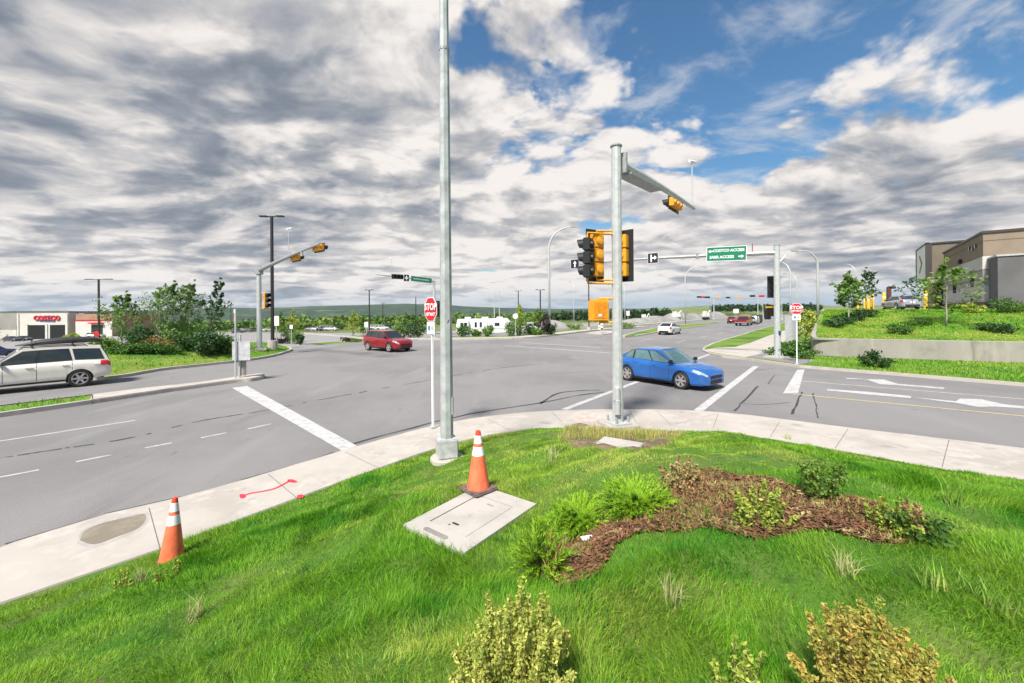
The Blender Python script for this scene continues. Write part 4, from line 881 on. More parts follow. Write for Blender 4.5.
def small_sign(px, py_base, py_top, Y, w, h, m, label, round_=False, z=None, name='road_sign'):
    b = at(px, py_base, Y); z0 = float(hbase(b.x, b.y)) if z is None else z; t = at(px, py_top, Y); H = t.z-z0; r = empty(name, (b.x, b.y, z0), 0, label, 'road sign')
    MB().tube([(0, 0, 0), (0, 0, H)], .04, 6).obj('post', galv, r)
    if round_: MB().prism(octagon(w/2), -.02, .0).xf(Matrix.Translation((0, -.06, H-w/2)) @ Matrix.Rotation(math.pi/2, 4, 'X')).obj('sign_plate', m, r)
    else: MB().box((0, -.06, H-h/2), (w, .02, h)).obj('sign_plate', m, r)
    return r
small_sign(515.5, 338, 313.5, 47.5, .62, .7, sign_white, 'white octagonal sign back on a pole in front of the light green bush', True)
small_sign(291.5, 339, 325, 56, .42, .5, sign_white, 'small white square sign at the car park entrance')
small_sign(366.5, 340, 322, 58, .5, .75, sign_white, 'small white rectangular sign behind the red hatchback')
small_sign(628, 331, 311, 72, .55, .8, sign_white, 'white rectangular sign right of the near signal pole')
small_sign(97, 352, 331, 40, .62, .6, sign_red, 'red octagonal sign at the car park exit behind the pale wagon', True)
small_sign(736, 322, 309, 100, 1.3, 1.0, sign_white, 'white board far along the avenue')
small_sign(276.5, 346, 316, 34, .5, .8, sign_white, 'pale sign on the dark lamp post by the left island', z=.5)
# ---- street lamps
def arc_lamp(px, py_b, Y, py_top, side, reach, label, r=.10, group='arched street lamps', z=None, m=None):
    b = at(px, py_b, Y); z0 = float(hbase(b.x, b.y)) if z is None else z; H = at(px, py_top, Y).z-z0; o = empty('street_lamp', (b.x, b.y, z0), 0, label, 'street lamp', group); m = m or galv
    MB().lathe([(r*2.2, -.2), (r*2.2, .12), (.001, .13)], 12).obj('footing', concrete, o)
    d = Vector((*side, 0)).normalized(); pts = [Vector((0, 0, 0)), Vector((0, 0, H*.55)), Vector((0, 0, H*.80))]; rr = H*.20
    for k in range(1, 8): a = math.pi/2*k/7; pts.append(Vector((0, 0, H*.80))+d*rr*1.0*(1-math.cos(a))+Vector((0, 0, rr*math.sin(a))))
    pts.append(pts[-1]+d*max(.2, reach-rr)); n = len(pts); MB().tube(pts, [r*(1-.62*i/(n-1)) for i in range(n)], 8).obj('pole', m, o, smooth=True, angle=None)
    e = pts[-1]; MB().box(tuple(e+d*.28+Vector((0, 0, -.01))), (.75, .26, .11), rz=math.atan2(d.y, d.x)).obj('luminaire', galv_dark, o, bevel=.03); return o
arc_lamp(549.5, 333, 55, 227.5, (1, -.1), 2.6, 'tall arched street lamp behind the purple shrub', .15)
arc_lamp(685.5, 324, 84, 267, (.8, -.2), 3.4, 'arched street lamp above the white sedan', .14)
arc_lamp(711, 320, 112, 277, (-.6, .0), .6, 'thin street lamp on the far kerb right of the arched one', .12)
arc_lamp(818, 313, 46, 250.5, (-1, .05), 2.2, 'tall arched street lamp behind the young trees at the right', .13, z=1.2)
arc_lamp(790.5, 318, 58, 260.5, (-.2, 1), .5, 'straight slim street lamp left of the tall arched one at the right', .11, z=0.1)
arc_lamp(797, 317, 78, 272.5, (-.3, 1), .5, 'second slim street lamp, shorter, left of the tall arched one at the right', .11, z=0)
arc_lamp(574, 325, 100, 281, (-.2, 1), .4, 'thin distant street lamp left of the yellow signal box', .10)
arc_lamp(856, 310, 70, 263, (-.3, 1), .4, 'thin distant lamp post above the bank lawn', .10, z=2.0)
arc_lamp(625, 322, 105, 284, (.3, 1), .4, 'thin distant street lamp right of the near signal pole', .11)
def lot_lamp(px, py_top, Y, label, w=1.1, r=.10, group='dark car park lamp posts', m=None, head=True):
    b = at(px, 330, Y); z0 = float(hbase(b.x, b.y)); H = at(px, py_top, Y).z-z0; o = empty('lamp_post', (b.x, b.y, z0), 0, label, 'lamp post', group); m = m or dark_pole
    MB().tube([(0, 0, 0), (0, 0, H)], [r, r*.85], 8).obj('pole', m, o); MB().lathe([(.35, -.3), (.35, .6), (.001, .62)], 12).obj('footing', concrete, o)
    if head:
        MB().box((0, 0, H+.02), (w*.5, .10, .08)).obj('cross_arm', m, o)
        for s in (-1, 1): MB().box((s*w*.62, 0, H+.04), (w*.55, .32, .10)).obj('luminaire', m, o, bevel=.02)
    return o
lot_lamp(99, 279.5, 62, 'dark lamp post with a double head by the restaurant', 2.3, .15)
o = lot_lamp(272.5, 221.5, 30.8, 'tall dark brown lamp post beside the far left signal pole', 1.0, .13); o.location.z = .35
for px, pt, Y, lab in ((369.5, 290, 75, 'dark lamp post left of the green street name arm'), (383, 303, 130, 'small dark lamp post behind the red hatchback'), (540.5, 290, 70, 'dark lamp post left of the arched street lamp'), (518.5, 291, 95, 'thin dark lamp post above the octagonal sign'), (231, 306, 140, 'distant dark lamp post behind the median sign'), (589, 250, 62, 'dark slim post behind the yellow signal box'), (416, 297, 110, 'thin lamp post under the green street name')):
    lot_lamp(px, pt, Y, lab, .9, .12 if px != 589 else .09, head=px not in (589, 416))
for px, pt, Y, lab in ((494.5, 292, 80, 'pale thin twin lamp post, the left one above the trailer'), (499.5, 292, 80.5, 'pale thin twin lamp post, the right one above the trailer'), (475.5, 316, 70, 'short pale post behind the trailer'), (609, 285, 120, 'thin pale post behind the near signal pole'), (763, 304, 130, 'pale post far along the avenue'), (782, 302, 120, 'pale post near the far end of the avenue')):
    lot_lamp(px, pt, Y, lab, .9, .10, 'pale thin posts beyond the junction', galv, head=False)
# distant signal arms down the avenue
for i, (px0, px1, py, pb_, Y, lab) in enumerate([(714, 698, 297.5, 318, 120, 'distant signal arm with dark heads left of the long one on the avenue'), (758, 716, 298, 322, 135, 'distant signal pole with yellow heads on the avenue'), (790, 750, 296.5, 320, 105, 'distant signal arm with red and green signs behind the right pole')]):
    b = at(px0, pb_, Y); z0 = 0; o = empty('traffic_signal', (b.x, b.y, z0), 0, lab, 'traffic signal', 'signals far down the avenue'); H = at(px0, py, Y).z
    MB().tube([(0, 0, 0), (0, 0, H)], .14, 7).obj('shaft', galv, o); ex = at(px1, py-.5, Y); ex = Vector((ex.x-b.x, 0, ex.z)); MB().tube([(0, 0, H-.1), tuple(ex)], [.1, .06], 6).obj('mast_arm', galv_dark, o)
    for k, u in enumerate((.45, .72, .95)): p = Vector((0, 0, H)).lerp(ex, u); MB().box((p.x, -.2, p.z), (1.3 if k else 1.7, .25, .5)).obj('signal_head', sig_black if (i+k) % 2 == 0 else (sig_yellow if i == 1 else sign_red), o, bevel=.05)
# ---- traffic cones
def cone(base, label, H=.71, rz=0.0, basew=.36, tilt=None):
    o = empty('traffic_cone', base, rz, label, 'traffic cone', tilt=tilt); r0, r1 = .122, .026; z0 = .03
    def R(z): return r0+(r1-r0)*(z-z0)/(H-z0)
    MB().box((0, 0, .017), (basew, basew, .034)).obj('base', rubber_base, o, bevel=.012)
    def ring(a, b, n, m, ex=0.0): MB().lathe([(R(a)+ex, a), (R(b)+ex, b)]+([(r1*.7, H+.004), (.001, H+.006)] if b == H else []), 32).obj(n, m, o, smooth=True, angle=40)
    ring(z0, H*.60, 'cone_body', cone_orange); ring(H*.60, H*.745, 'reflective_band', cone_white, .0008); ring(H*.745, H*.80, 'orange_band', cone_orange); ring(H*.80, H*.93, 'reflective_band', cone_white, .0008); ring(H*.93, H, 'cone_tip', mat('cone_tip_red', (.74, .06, .025), .6), 0)
    return o
SLAB_TOP = SLAB_Z+.03
c = at(478.5, 494.0, 4.42); cone((c.x, c.y, SLAB_TOP+.001), 'orange traffic cone standing on the concrete slab', .635, .75, .31)
c = on(171.5, 560); cone((c.x, c.y, c.z-.035), 'orange traffic cone half sunk in grass beside the pavement', .73, .4, .34, (math.radians(-3), math.radians(2)))
# ---- pull box slab with its lid
sl = empty('utility_box', (SLAB_C.x, SLAB_C.y, SLAB_Z), SLAB_RZ, 'pale concrete utility box slab with a lid in the lawn', 'utility box'); HX, HY = SLAB_HX, SLAB_HY
lx, ly = .225, .33
slab_m = multi_mat('slab_concrete', [((.43, .395, .355), 0, 0, 0, 0), ((.37, .34, .305), 2.5, .45, .66, 1), ((.31, .295, .28), 9, .6, .74, 2)], rough=.85, bump=.15, bscale=120)
fr_ = MB()
for c_, d_ in (((-(HX+lx)/2-.0025, 0, -.10), (HX-lx-.005, 2*HY, .26)), (((HX+lx)/2+.0025, 0, -.10), (HX-lx-.005, 2*HY, .26)), ((0, (HY+ly)/2+.0025, -.1), (2*lx+.01, HY-ly-.005, .26)), ((0, -(HY+ly)/2-.0025, -.1), (2*lx+.01, HY-ly-.005, .26))): fr_.box(c_, d_)
fr_.obj('collar', slab_m, sl); MB().box((0, 0, -.04), (2*lx-.006, 2*ly-.006, .136)).obj('lid', slab_m, sl, bevel=.004)
MB().box((.0, -ly+.10, .029), (.075, .022, .004)).obj('lid_handle', black_plastic, sl); MB().box((.02, ly-.10, .029), (.075, .022, .004)).obj('lid_handle', mat('slot_grey', (.25, .24, .23)), sl); MB().lathe([(.012, .0275), (.001, .031)], 10, c=(-.04, -ly+.06, 0)).obj('lid_bolt', black_plastic, sl)
MB().prism([(-.16, -HY+.05), (.10, -HY+.05), (.12, -HY+.08), (.10, -HY+.105), (-.16, -HY+.105), (-.18, -HY+.08)], .0302, .0322).obj('maker_plate', mat('stamped_grey', (.26, .24, .22), .8, bump=.6, bscale=70), sl)
# ---- concrete block by the signal pole
c0_ = on(620, 444); pts = [Vector((*G(*p, c0_.z+.07), c0_.z)) for p in [(596, 442), (604, 436), (644, 442.7), (637.4, 450.3)]]; cb = sum(pts, Vector())/4
bk = MB().prism([((p-cb).x, (p-cb).y) for p in pts], [-.08]*4, [.07]*4).obj('concrete_block', slab_m, bevel=.012); bk.location = cb; tag(bk, 'pale concrete slab lying on the bare earth beside the signal pole', 'concrete block')
MB().lathe([(.014, .0705), (.001, .0725)], 10, c=(-.30, .03, 0)).obj('lifting_eye', black_plastic, bk)
# ---- scrap of white plastic in the bark
p = on(592, 540); sc_ = MB().box((0, 0, .02), (.17, .065, .006), rz=.25).obj('litter', sign_white); sc_.location = p; tag(sc_, 'scrap of white plastic lying on the bark between two junipers', 'litter')
# ---------------------------------------------------------------- vehicles
def lerp_tab(x, tab):
    return float(np.interp(x, [p[0] for p in tab], [p[1] for p in tab]))
CARS = dict(
 sedan=dict(L=4.67, W=1.83, zc=.19, r=.335, wb=2.70, fo=.98, top=[(-2.335, .80), (-2.30, .93), (-2.2, 1.02), (-1.9, 1.045), (-1.2, 1.02), (.2, .955), (1.0, .93), (1.5, .89), (1.9, .82), (2.15, .74), (2.28, .66), (2.335, .58)],
   plan=[(-2.335, .76), (-2.25, .86), (-2.0, .95), (-1.4, 1.0), (1.2, 1.0), (1.8, .95), (2.1, .87), (2.25, .77), (2.335, .62)], bot=[(-2.335, .34), (-2.1, .26), (-1.6, .2), (1.7, .19), (2.1, .2), (2.335, .24)],
   cab=dict(xw=1.10, xa=.18, xc=-.95, xr=-2.02, zr=1.465, wr=.60), glass=[(.98, -.02, -.04, -.30), (-.10, -.38, -1.02, -1.02)], qt=(-1.12, -1.10, -1.62, -1.18)),
 hatch=dict(L=4.30, W=1.80, zc=.24, r=.345, wb=2.63, fo=.88, top=[(-2.15, .78), (-2.10, 1.0), (-1.9, 1.06), (-1.2, 1.06), (.2, 1.0), (1.0, .98), (1.5, .94), (1.85, .86), (2.05, .76), (2.15, .62)],
   plan=[(-2.15, .80), (-2.05, .9), (-1.8, .97), (-1.3, 1.0), (1.2, 1.0), (1.7, .94), (2.0, .85), (2.15, .66)], bot=[(-2.15, .38), (-1.9, .3), (-1.5, .25), (1.6, .24), (1.9, .25), (2.15, .3)],
   cab=dict(xw=1.02, xa=.25, xc=-1.55, xr=-2.0, zr=1.57, wr=.63), glass=[(.92, .12, -.05, -.18), (-.12, -.25, -1.02, -1.02)], qt=(-1.12, -1.12, -1.72, -1.50)),
 wagon=dict(L=4.45, W=1.81, zc=.26, r=.36, wb=2.62, fo=.88, top=[(-2.225, .80), (-2.20, 1.02), (-2.1, 1.09), (-1.2, 1.12), (.3, 1.09), (1.0, 1.07), (1.45, 1.04), (1.9, .98), (2.1, .90), (2.2, .78), (2.225, .62)],
   plan=[(-2.225, .86), (-2.12, .95), (-1.8, .99), (-1.3, 1.0), (1.3, 1.0), (1.8, .97), (2.1, .90), (2.225, .78)], bot=[(-2.225, .42), (-1.9, .36), (-1.5, .29), (1.6, .28), (1.95, .3), (2.225, .34)],
   cab=dict(xw=1.05, xa=.38, xc=-1.90, xr=-2.17, zr=1.73, wr=.66), glass=[(.95, .22, -.02, -.14), (-.12, -.22, -1.02, -.92)], qt=(-1.14, -1.06, -2.02, -1.88)),
)
def make_car(kind, pm, label, cat, group=None, name=None, detail=True, g=None, rim=None, grille=True):
    c = CARS[kind]; L, W, zc, r, wb = c['L'], c['W'], c['zc'], c['r'], c['wb']; xf = L/2-c['fo']; xb = xf-wb; g = g or glass
    root = empty(name or 'parked_car', (0, 0, 0), 0, label, cat, group)
    R = r*1.13
    st_ = list(np.linspace(-L/2, L/2, 64 if detail else 30))+[-L/2+.03, L/2-.03, -L/2+.08, L/2-.08]
    for q in (xf, xb): st_ += [q+R*k for k in (-1.0, -.98, -.92, -.8, -.6, -.35, 0, .35, .6, .8, .92, .98, 1.0)]
    st_ = sorted(set(round(x, 4) for x in st_)); H2 = W/2
    fr = [0, 0, .12, .30, .54, .77, .92, 1.0, 1.02, 1.035, 1.04]; wf = [.55, .93, .985, .99, .982, 1.0, .945, .86, .70, .36, 0]
    def sect(x, arch=True):
        zt = lerp_tab(x, c['top']); pl = lerp_tab(x, c['plan'])*H2; b = lerp_tab(x, c['bot']); lo = b
        if arch:
            for q in (xf, xb):
                d = abs(x-q)
                if d < R: lo = max(lo, r*.98+math.sqrt(R*R-d*d))
        out = []
        for f, w in zip(fr, wf):
            z = b+f*(zt-b); z = max(z, min(lo, zt-.06)); flare = 1.0
            out.append((x, pl*w*flare, z))
        return out
    mb = MB(); n = len(fr); V = []
    for x in st_:
        s = sect(x); V += s+[(p[0], -p[1], p[2]) for p in s[-2::-1]]
    m_ = 2*n-1; F = [(i*m_+k, i*m_+k+1, (i+1)*m_+k+1, (i+1)*m_+k) for i in range(len(st_)-1) for k in range(m_-1)]
    F += [tuple(range(m_)), tuple(range((len(st_)-1)*m_, len(st_)*m_))[::-1]]
    body = mb.add(V, F).obj('body', pm, root, smooth=True, angle=28)
    # cabin
    cb = c['cab']; zb = lambda x: lerp_tab(x, c['top'])+.0
    def cab_edge(u):
        e = u**.92; xfr = cb['xw']+(cb['xa']-cb['xw'])*e; xre = cb['xr']+(cb['xc']-cb['xr'])*u**1.1; w = H2*.865+(cb['wr']/.75*H2*.86-H2*.865)*u**1.15
        return xfr, xre, w
    def cab_pt(x, u, side, off=0.0):
        _, _, w = cab_edge(u); z0 = zb(x)-.03; zr = cb['zr']-.10*((x-(cb['xa']+cb['xc'])/2)/1.3)**2*.5
        return (x, side*(w+off), z0+(zr-.035-z0)*u)
    us = (0, .15, .35, .55, .75, .9, 1.0); V = []; nn = 14; mc = 2*nn+12
    for u in us:
        xfr, xre, w = cab_edge(u); ring = []
        for k in range(nn): x = xre+(xfr-xre)*k/(nn-1); ring.append(cab_pt(x, u, 1))
        for k in range(1, 7): q = 1-2*k/7; p = cab_pt(xfr, u, q); ring.append((xfr+.10*(1-q*q)*(1-.5*u), p[1], p[2]+.02*(1-q*q)*u))
        for k in range(nn): x = xfr+(xre-xfr)*k/(nn-1); ring.append(cab_pt(x, u, -1))
        for k in range(1, 7): q = -1+2*k/7; p = cab_pt(xre, u, q); ring.append((xre-.05*(1-q*q), p[1], p[2]+.02*(1-q*q)*u))
        V += ring
    F = [(i*mc+k, i*mc+(k+1) % mc, (i+1)*mc+(k+1) % mc, (i+1)*mc+k) for i in range(len(us)-1) for k in range(mc)]
    mb = MB(); mb.add(V, F); o = len(mb.v)
    xfr, xre, w = cab_edge(1.0); rows = []
    for k in range(nn):
        x = xre+(xfr-xre)*k/(nn-1)
        for j in range(9): q = -1+2*j/8; p = cab_pt(x, 1, q*1.0); rows.append((x+(.05*(1-q*q) if k == nn-1 else -.05*(1-q*q) if k == 0 else 0), p[1], p[2]+.045*(1-q**4)*(1-abs(2*k/(nn-1)-1)**4*.4)))
    mb.add(rows, [(k*9+j, (k+1)*9+j, (k+1)*9+j+1, k*9+j+1) for k in range(nn-1) for j in range(8)])
    mb.obj('cabin', pm, root, smooth=True, angle=40)
    # glazing, a touch proud of the cabin
    def side_glass(quad, side, u0=.10, u1=.87):
        a0, a1, b1, b0 = quad[0], quad[1], quad[2], quad[3]     # front bottom, front top, rear bottom, rear top
        m2 = MB()
        def fn(s_, v): u = u0+(u1-u0)*v; xa = quad[0]+(quad[1]-quad[0])*v; xb2 = quad[2]+(quad[3]-quad[2])*v; return cab_pt(xa+(xb2-xa)*s_, u, side, .007)
        return m2.grid(6, 5, fn)
    if detail:
        for side in (1, -1):
            gq = c['glass']; lq = gq[-1] if kind == 'wagon' else c.get('qt') or gq[-1]; tb = MB()
            def ft(s_, v, side=side): u = .07+.83*v; a = gq[0][0]+.06+(gq[0][1]-gq[0][0])*v; b = lq[2]-.05+(lq[3]-lq[2])*v; return cab_pt(a+(b-a)*s_, u, side, .0035)
            tb.grid(14, 5, ft).obj('window_trim', black_plastic, root, smooth=True, angle=None)
    for side in (1, -1):
        for q in c['glass']+([c['qt']] if c.get('qt') else []):
            q2 = (q[0], q[1], q[2], q[3]); side_glass(q2, side).obj('window', g, root, smooth=True, angle=None)
    def end_glass(front):
        m2 = MB()
        def fn(s_, v):
            u = .07+.86*v; xfr, xre, w = cab_edge(u); q = (-1+2*s_)*(.90 if front else .84); x = xfr if front else xre; p = cab_pt(x, u, q)
            return ((xfr+.10*(1-q*q)*(1-.5*u)+.008) if front else (xre-.05*(1-q*q)-.008), p[1], p[2]+.02*(1-q*q)*u+.006)
        return m2.grid(9, 6, fn)
    end_glass(True).obj('windshield', g, root, smooth=True, angle=None); end_glass(False).obj('rear_window', g, root, smooth=True, angle=None)
    # wheels
    for q in (xf, xb):
        for side in (1, -1):
            M = Matrix.Translation((q, side*(H2-.105), r)) @ Matrix.Rotation(-side*math.pi/2, 4, 'X'); k = r
            w = MB().lathe([(k*.66, -.10), (k*.93, -.105), (k, -.07), (k, .06), (k*.94, .098), (k*.80, .104), (k*.72, .10), (k*.70, .06), (k*.70, -.1)], 28 if detail else 14, M=M).obj('wheel', rubber, root, smooth=True, angle=40)
            rm = MB().lathe([(k*.70, .05), (k*.70, .10), (k*.66, .104), (k*.63, .075), (k*.61, .03)], 24 if detail else 12, M=M, cap=False)
            MB().lathe([(k*.69, .0), (k*.69, .028), (.001, .028)], 20, M=M).obj('rim_gap_shade', sig_black, w)  # black disc behind the rim, its colour standing in for shade between spokes
            ns = 6 if detail else 5
            for a in range(ns):
                ang = 2*math.pi*a/ns; Mr = M @ Matrix.Rotation(ang, 4, 'Z')
                rm.add([Mr @ Vector(p) for p in ((.02, -k*.11, .085), (k*.66, -k*.085, .095), (k*.66, k*.085, .095), (.02, k*.11, .085), (.02, -k*.13, .02), (k*.66, -k*.10, .02), (k*.66, k*.10, .02), (.02, k*.13, .02))], [(0, 1, 2, 3), (4, 5, 1, 0), (3, 2, 6, 7), (1, 5, 6, 2)])
            rm.lathe([(k*.16, .03), (k*.15, .095), (.001, .10)], 12, M=M); rm.obj('rim', rim or rim_silver, w, smooth=True, angle=30)
    MB().box((0, 0, zc+.16), (L*.90, W*.70, .22)).obj('underbody', black_plastic, root)
    for q in (xf, xb): MB().box((q, 0, r+.14), (2*R*.98, W*.66, r*1.7)).obj('wheel_well', black_plastic, root)
    # body surface patches
    def surf(x, v, off=0.0):
        s = sect(x, False); i = min(int(v), n-2); f_ = v-i; a, b = Vector(s[i]), Vector(s[i+1]); p = a.lerp(b, f_); t = (b-a); nv = Vector((0, t.z, -t.y)); nv = nv.normalized() if nv.length > 1e-6 else Vector((0, 0, 1))
        return p+nv*off
    def patch(x0, x1, v0, v1, side, off=.008, nu=7, nv=4, fx=0.0):
        m2 = MB()
        def fn(s_, t_): p = surf(min(L/2-.002, max(-L/2+.002, x0+(x1-x0)*s_)), v0+(v1-v0)*t_, off); return (p.x+fx, side*p.y, p.z)
        return m2.grid(nu, nv, fn)
    for side in (1, -1):
        patch(L/2-.50, L/2-.02, 5.2, 6.3, side, .010, 9, 4, .012).obj('headlight', lamp_clear, root, smooth=True, angle=None)
        patch(-L/2+.02, -L/2+.34, 4.6, 6.4, side, .010, 7, 4, -.010).obj('taillight', lamp_red, root, smooth=True, angle=None)
        if detail:
            sm = MB()
            for x in (xf-R-.16, c['glass'][0][2]-.06, c['glass'][1][2]-.04):
                m3 = patch(x, x+.014, 1.9, 7.0, side, .003, 2, 12); sm.add(m3.v, m3.f)
            m3 = patch(xb+R+.05, xf-R-.16, 1.8, 1.86, side, .003, 12, 2); sm.add(m3.v, m3.f)
            sm.obj('door_seam', black_plastic, root)
            patch(xb+R-.02, xf-R+.02, 1.0, 1.75, side, .006, 10, 3).obj('sill_trim', black_plastic, root)
            for x in (c['glass'][0][2]+.14, c['glass'][1][2]+.16):
                p = surf(x, 5.2, .012); MB().box((p.x, side*p.y, p.z), (.20, .03, .035)).obj('door_handle', pm, root, bevel=.008)
            p = cab_pt(c['glass'][0][0]-.10, .12, side, .0); mi = MB(); mi.add([], []); mi.box((p[0]+.02, p[1]+side*.11, p[2]+.06), (.12, .20, .13)); mi.box((p[0]+.02, p[1]+side*.02, p[2]+.01), (.07, .08, .05)); mi.obj('mirror', pm if kind == 'wagon' else black_plastic, root, bevel=.03)
            patch(xf-.02, xf+.02, 1, 1.01, side, .001, 2, 2)
    # nose and tail
    zn = lerp_tab(L/2, c['top']); bn = lerp_tab(L/2, c['bot']); hw = H2*lerp_tab(L/2, c['plan'])
    if grille:
        MB().box((L/2-.01, 0, bn+(zn-bn)*.80), (.07, hw*1.45, (zn-bn)*.34)).obj('grille', black_plastic, root, bevel=.02)
        MB().box((L/2-.015, 0, bn+(zn-bn)*.28), (.07, hw*1.45, (zn-bn)*.42)).obj('air_intake', black_plastic, root, bevel=.02)
    MB().box((-L/2+.0, 0, lerp_tab(-L/2, c['bot'])+.10), (.05, H2*1.3, .17)).obj('rear_bumper', black_plastic, root, bevel=.02)
    MB().box((-L/2-.012, 0, lerp_tab(-L/2, c['top'])-.06), (.02, .38, .13)).obj('licence_plate', sign_white, root)
    return root
def make_pickup(pm, label, name='pickup_truck', group=None):
    root = empty(name, (0, 0, 0), 0, label, 'pickup truck', group); L, W = 5.7, 1.95
    m = MB(); m.prism([(-2.85, .55), (-2.85, 1.12), (-.72, 1.12), (-.62, 1.20), (-.30, 1.86), (.75, 1.90), (1.15, 1.22), (2.55, 1.12), (2.80, 1.0), (2.84, .5), (2.3, .42), (-2.3, .42)], -W/2, W/2)
    Mx = Matrix(((1, 0, 0, 0), (0, 0, 1, 0), (0, 1, 0, 0), (0, 0, 0, 1))); m.xf(Mx); m.f = [f[::-1] for f in m.f]
    m.obj('body', pm, root, bevel=.05)
    MB().box((-1.8, 0, 1.125), (1.95, W-.24, .02)).obj('truck_bed', black_plastic, root)
    for sd in (1, -1):
        for a in ((.95, .55, .25, .12), (.05, .05, -.42, -.28)):
            MB().add([(a[0], sd*(W/2+.006), 1.24), (a[2], sd*(W/2+.006), 1.24), (a[3], sd*(W/2+.006), 1.74), (a[1], sd*(W/2+.006), 1.74)], [(0, 1, 2, 3)]).obj('window', glass, root)
        MB().box((-2.84, sd*.88, .92), (.06, .16, .34)).obj('taillight', lamp_red, root)
        MB().box((2.80, sd*.78, .86), (.08, .3, .2)).obj('headlight', lamp_clear, root)
    MB().add([(-.655, -.78, 1.25), (-.655, .78, 1.25), (-.375, .70, 1.76), (-.375, -.70, 1.76)], [(0, 3, 2, 1)]).obj('rear_window', glass, root)
    MB().add([(1.16, -.82, 1.24), (1.16, .82, 1.24), (.80, .74, 1.84), (.80, -.74, 1.84)], [(0, 1, 2, 3)]).obj('windshield', glass, root)
    MB().box((-2.90, 0, .62), (.10, W*.96, .18)).obj('rear_bumper', chrome, root, bevel=.02)
    for q in (1.85, -1.75):
        for sd in (1, -1):
            M = Matrix.Translation((q, sd*(W/2-.11), .39)) @ Matrix.Rotation(-sd*math.pi/2, 4, 'X')
            w = MB().lathe([(.25, -.12), (.38, -.12), (.39, -.08), (.39, .1), (.37, .14), (.27, .14)], 18, M=M).obj('wheel', rubber, root, smooth=True, angle=40)
            MB().lathe([(.26, .10), (.25, .145), (.16, .12), (.001, .125)], 14, M=M).obj('rim', rim_silver, w, smooth=True, angle=40)
    return root
def heading(v): return math.atan2(v[1], v[0])
p_white = paint('white_car_paint', (.70, .69, .66), .0); p_cream = paint('pearl_paint', (.70, .65, .57), .0); p_blue = paint('blue_car_paint', (.022, .135, .44), .3); p_red = paint('red_car_paint', (.30, .008, .018), .3)
p_black = paint('black_car_paint', (.012, .013, .016), .2); p_grey = paint('grey_car_paint', (.16, .165, .175), .4); p_silver = paint('silver_car_paint', (.42, .43, .45), .5); p_maroon = paint('maroon_car_paint', (.20, .01, .02), .2); p_navy = paint('navy_car_paint', (.02, .03, .09), .3)
# blue sedan on the crosswalk
bl_ = make_car('sedan', p_blue, 'bright blue four door sedan crossing between the crosswalk lines', 'car', name='sedan', g=pale_glass)
fw = Vector(G(682, 389.2)); rw = Vector(G(626, 380.1)); h = (fw-rw).normalized(); left = Vector((-h.y, h.x)); scl = .985
cen = fw+left*(.80*scl)-h*(4.67/2-.98)*.925
bl_.location = (cen.x, cen.y, .004); bl_.rotation_euler.z = heading(h); bl_.scale = (.925, scl, scl)
# red hatchback
rd_ = make_car('hatch', p_red, 'dark red hatchback turning through the junction', 'car', name='hatchback')
h = Vector((.80, -.60)); left = Vector((-h.y, h.x)); fw = Vector(G(389.5, 352.2)); cen = fw-h*1.27+left*.8; rd_.location = (cen.x, cen.y, .004); rd_.rotation_euler.z = heading(h); rd_.scale = (1.02,)*3
# pale wagon with the roof load
wg = make_car('wagon', p_cream, 'pale cream wagon with a long black load on its roof, driving off at left', 'suv', name='suv', g=glass)
h = Vector((-.66, -.75)).normalized(); right = Vector((h.y, -h.x)); rw = Vector(G(83, 386.5)); cen = rw+h*(.025+2.62/2)+right*.80; wg.location = (cen.x, cen.y, .004); wg.rotation_euler.z = heading(h); wg.scale = (.98, .98, .98)
rr_ = MB()
for sd in (1, -1): rr_.tube([(-1.55, sd*.60, 1.66), (-1.45, sd*.60, 1.745), (.25, sd*.60, 1.75), (.40, sd*.60, 1.66)], .02, 6)
for x in (-1.1, .05): rr_.box((x, 0, 1.765), (.06, 1.3, .035))
rr_.obj('roof_rack', black_plastic, wg)
rb = empty('roof_load', wg.location, wg.rotation_euler.z, 'long black tapered load strapped along the roof of the pale wagon', 'roof carrier'); rb.scale = wg.scale
V = []; prof = [(-2.0, .05, .03), (-1.85, .18, .09), (-1.4, .26, .13), (-.7, .28, .135), (-.2, .22, .11), (.15, .12, .06), (.5, .03, .02)]
mb = MB(); ns = 12
for x, ry, rz in prof: V += [(x, .05+ry*math.cos(2*math.pi*k/ns), 1.80+rz+rz*math.sin(2*math.pi*k/ns)-.02*x) for k in range(ns)]
mb.add(V, [(i*ns+k, i*ns+(k+1) % ns, (i+1)*ns+(k+1) % ns, (i+1)*ns+k) for i in range(len(prof)-1) for k in range(ns)]+[tuple(range(ns))[::-1], tuple(range((len(prof)-1)*ns, len(prof)*ns))]); mb.obj('shell', mat('black_load', (.03, .03, .032), .5, bump=.3, bscale=6), rb, smooth=True, angle=60)
sb = MB()
for x in (-1.1, .05): sb.tube([(x, .05-.26, 1.77), (x, .05-.2, 2.05), (x, .05, 2.1), (x, .05+.2, 2.05), (x, .05+.26, 1.77)], .012, 5)
sb.obj('strap', rubber, rb)
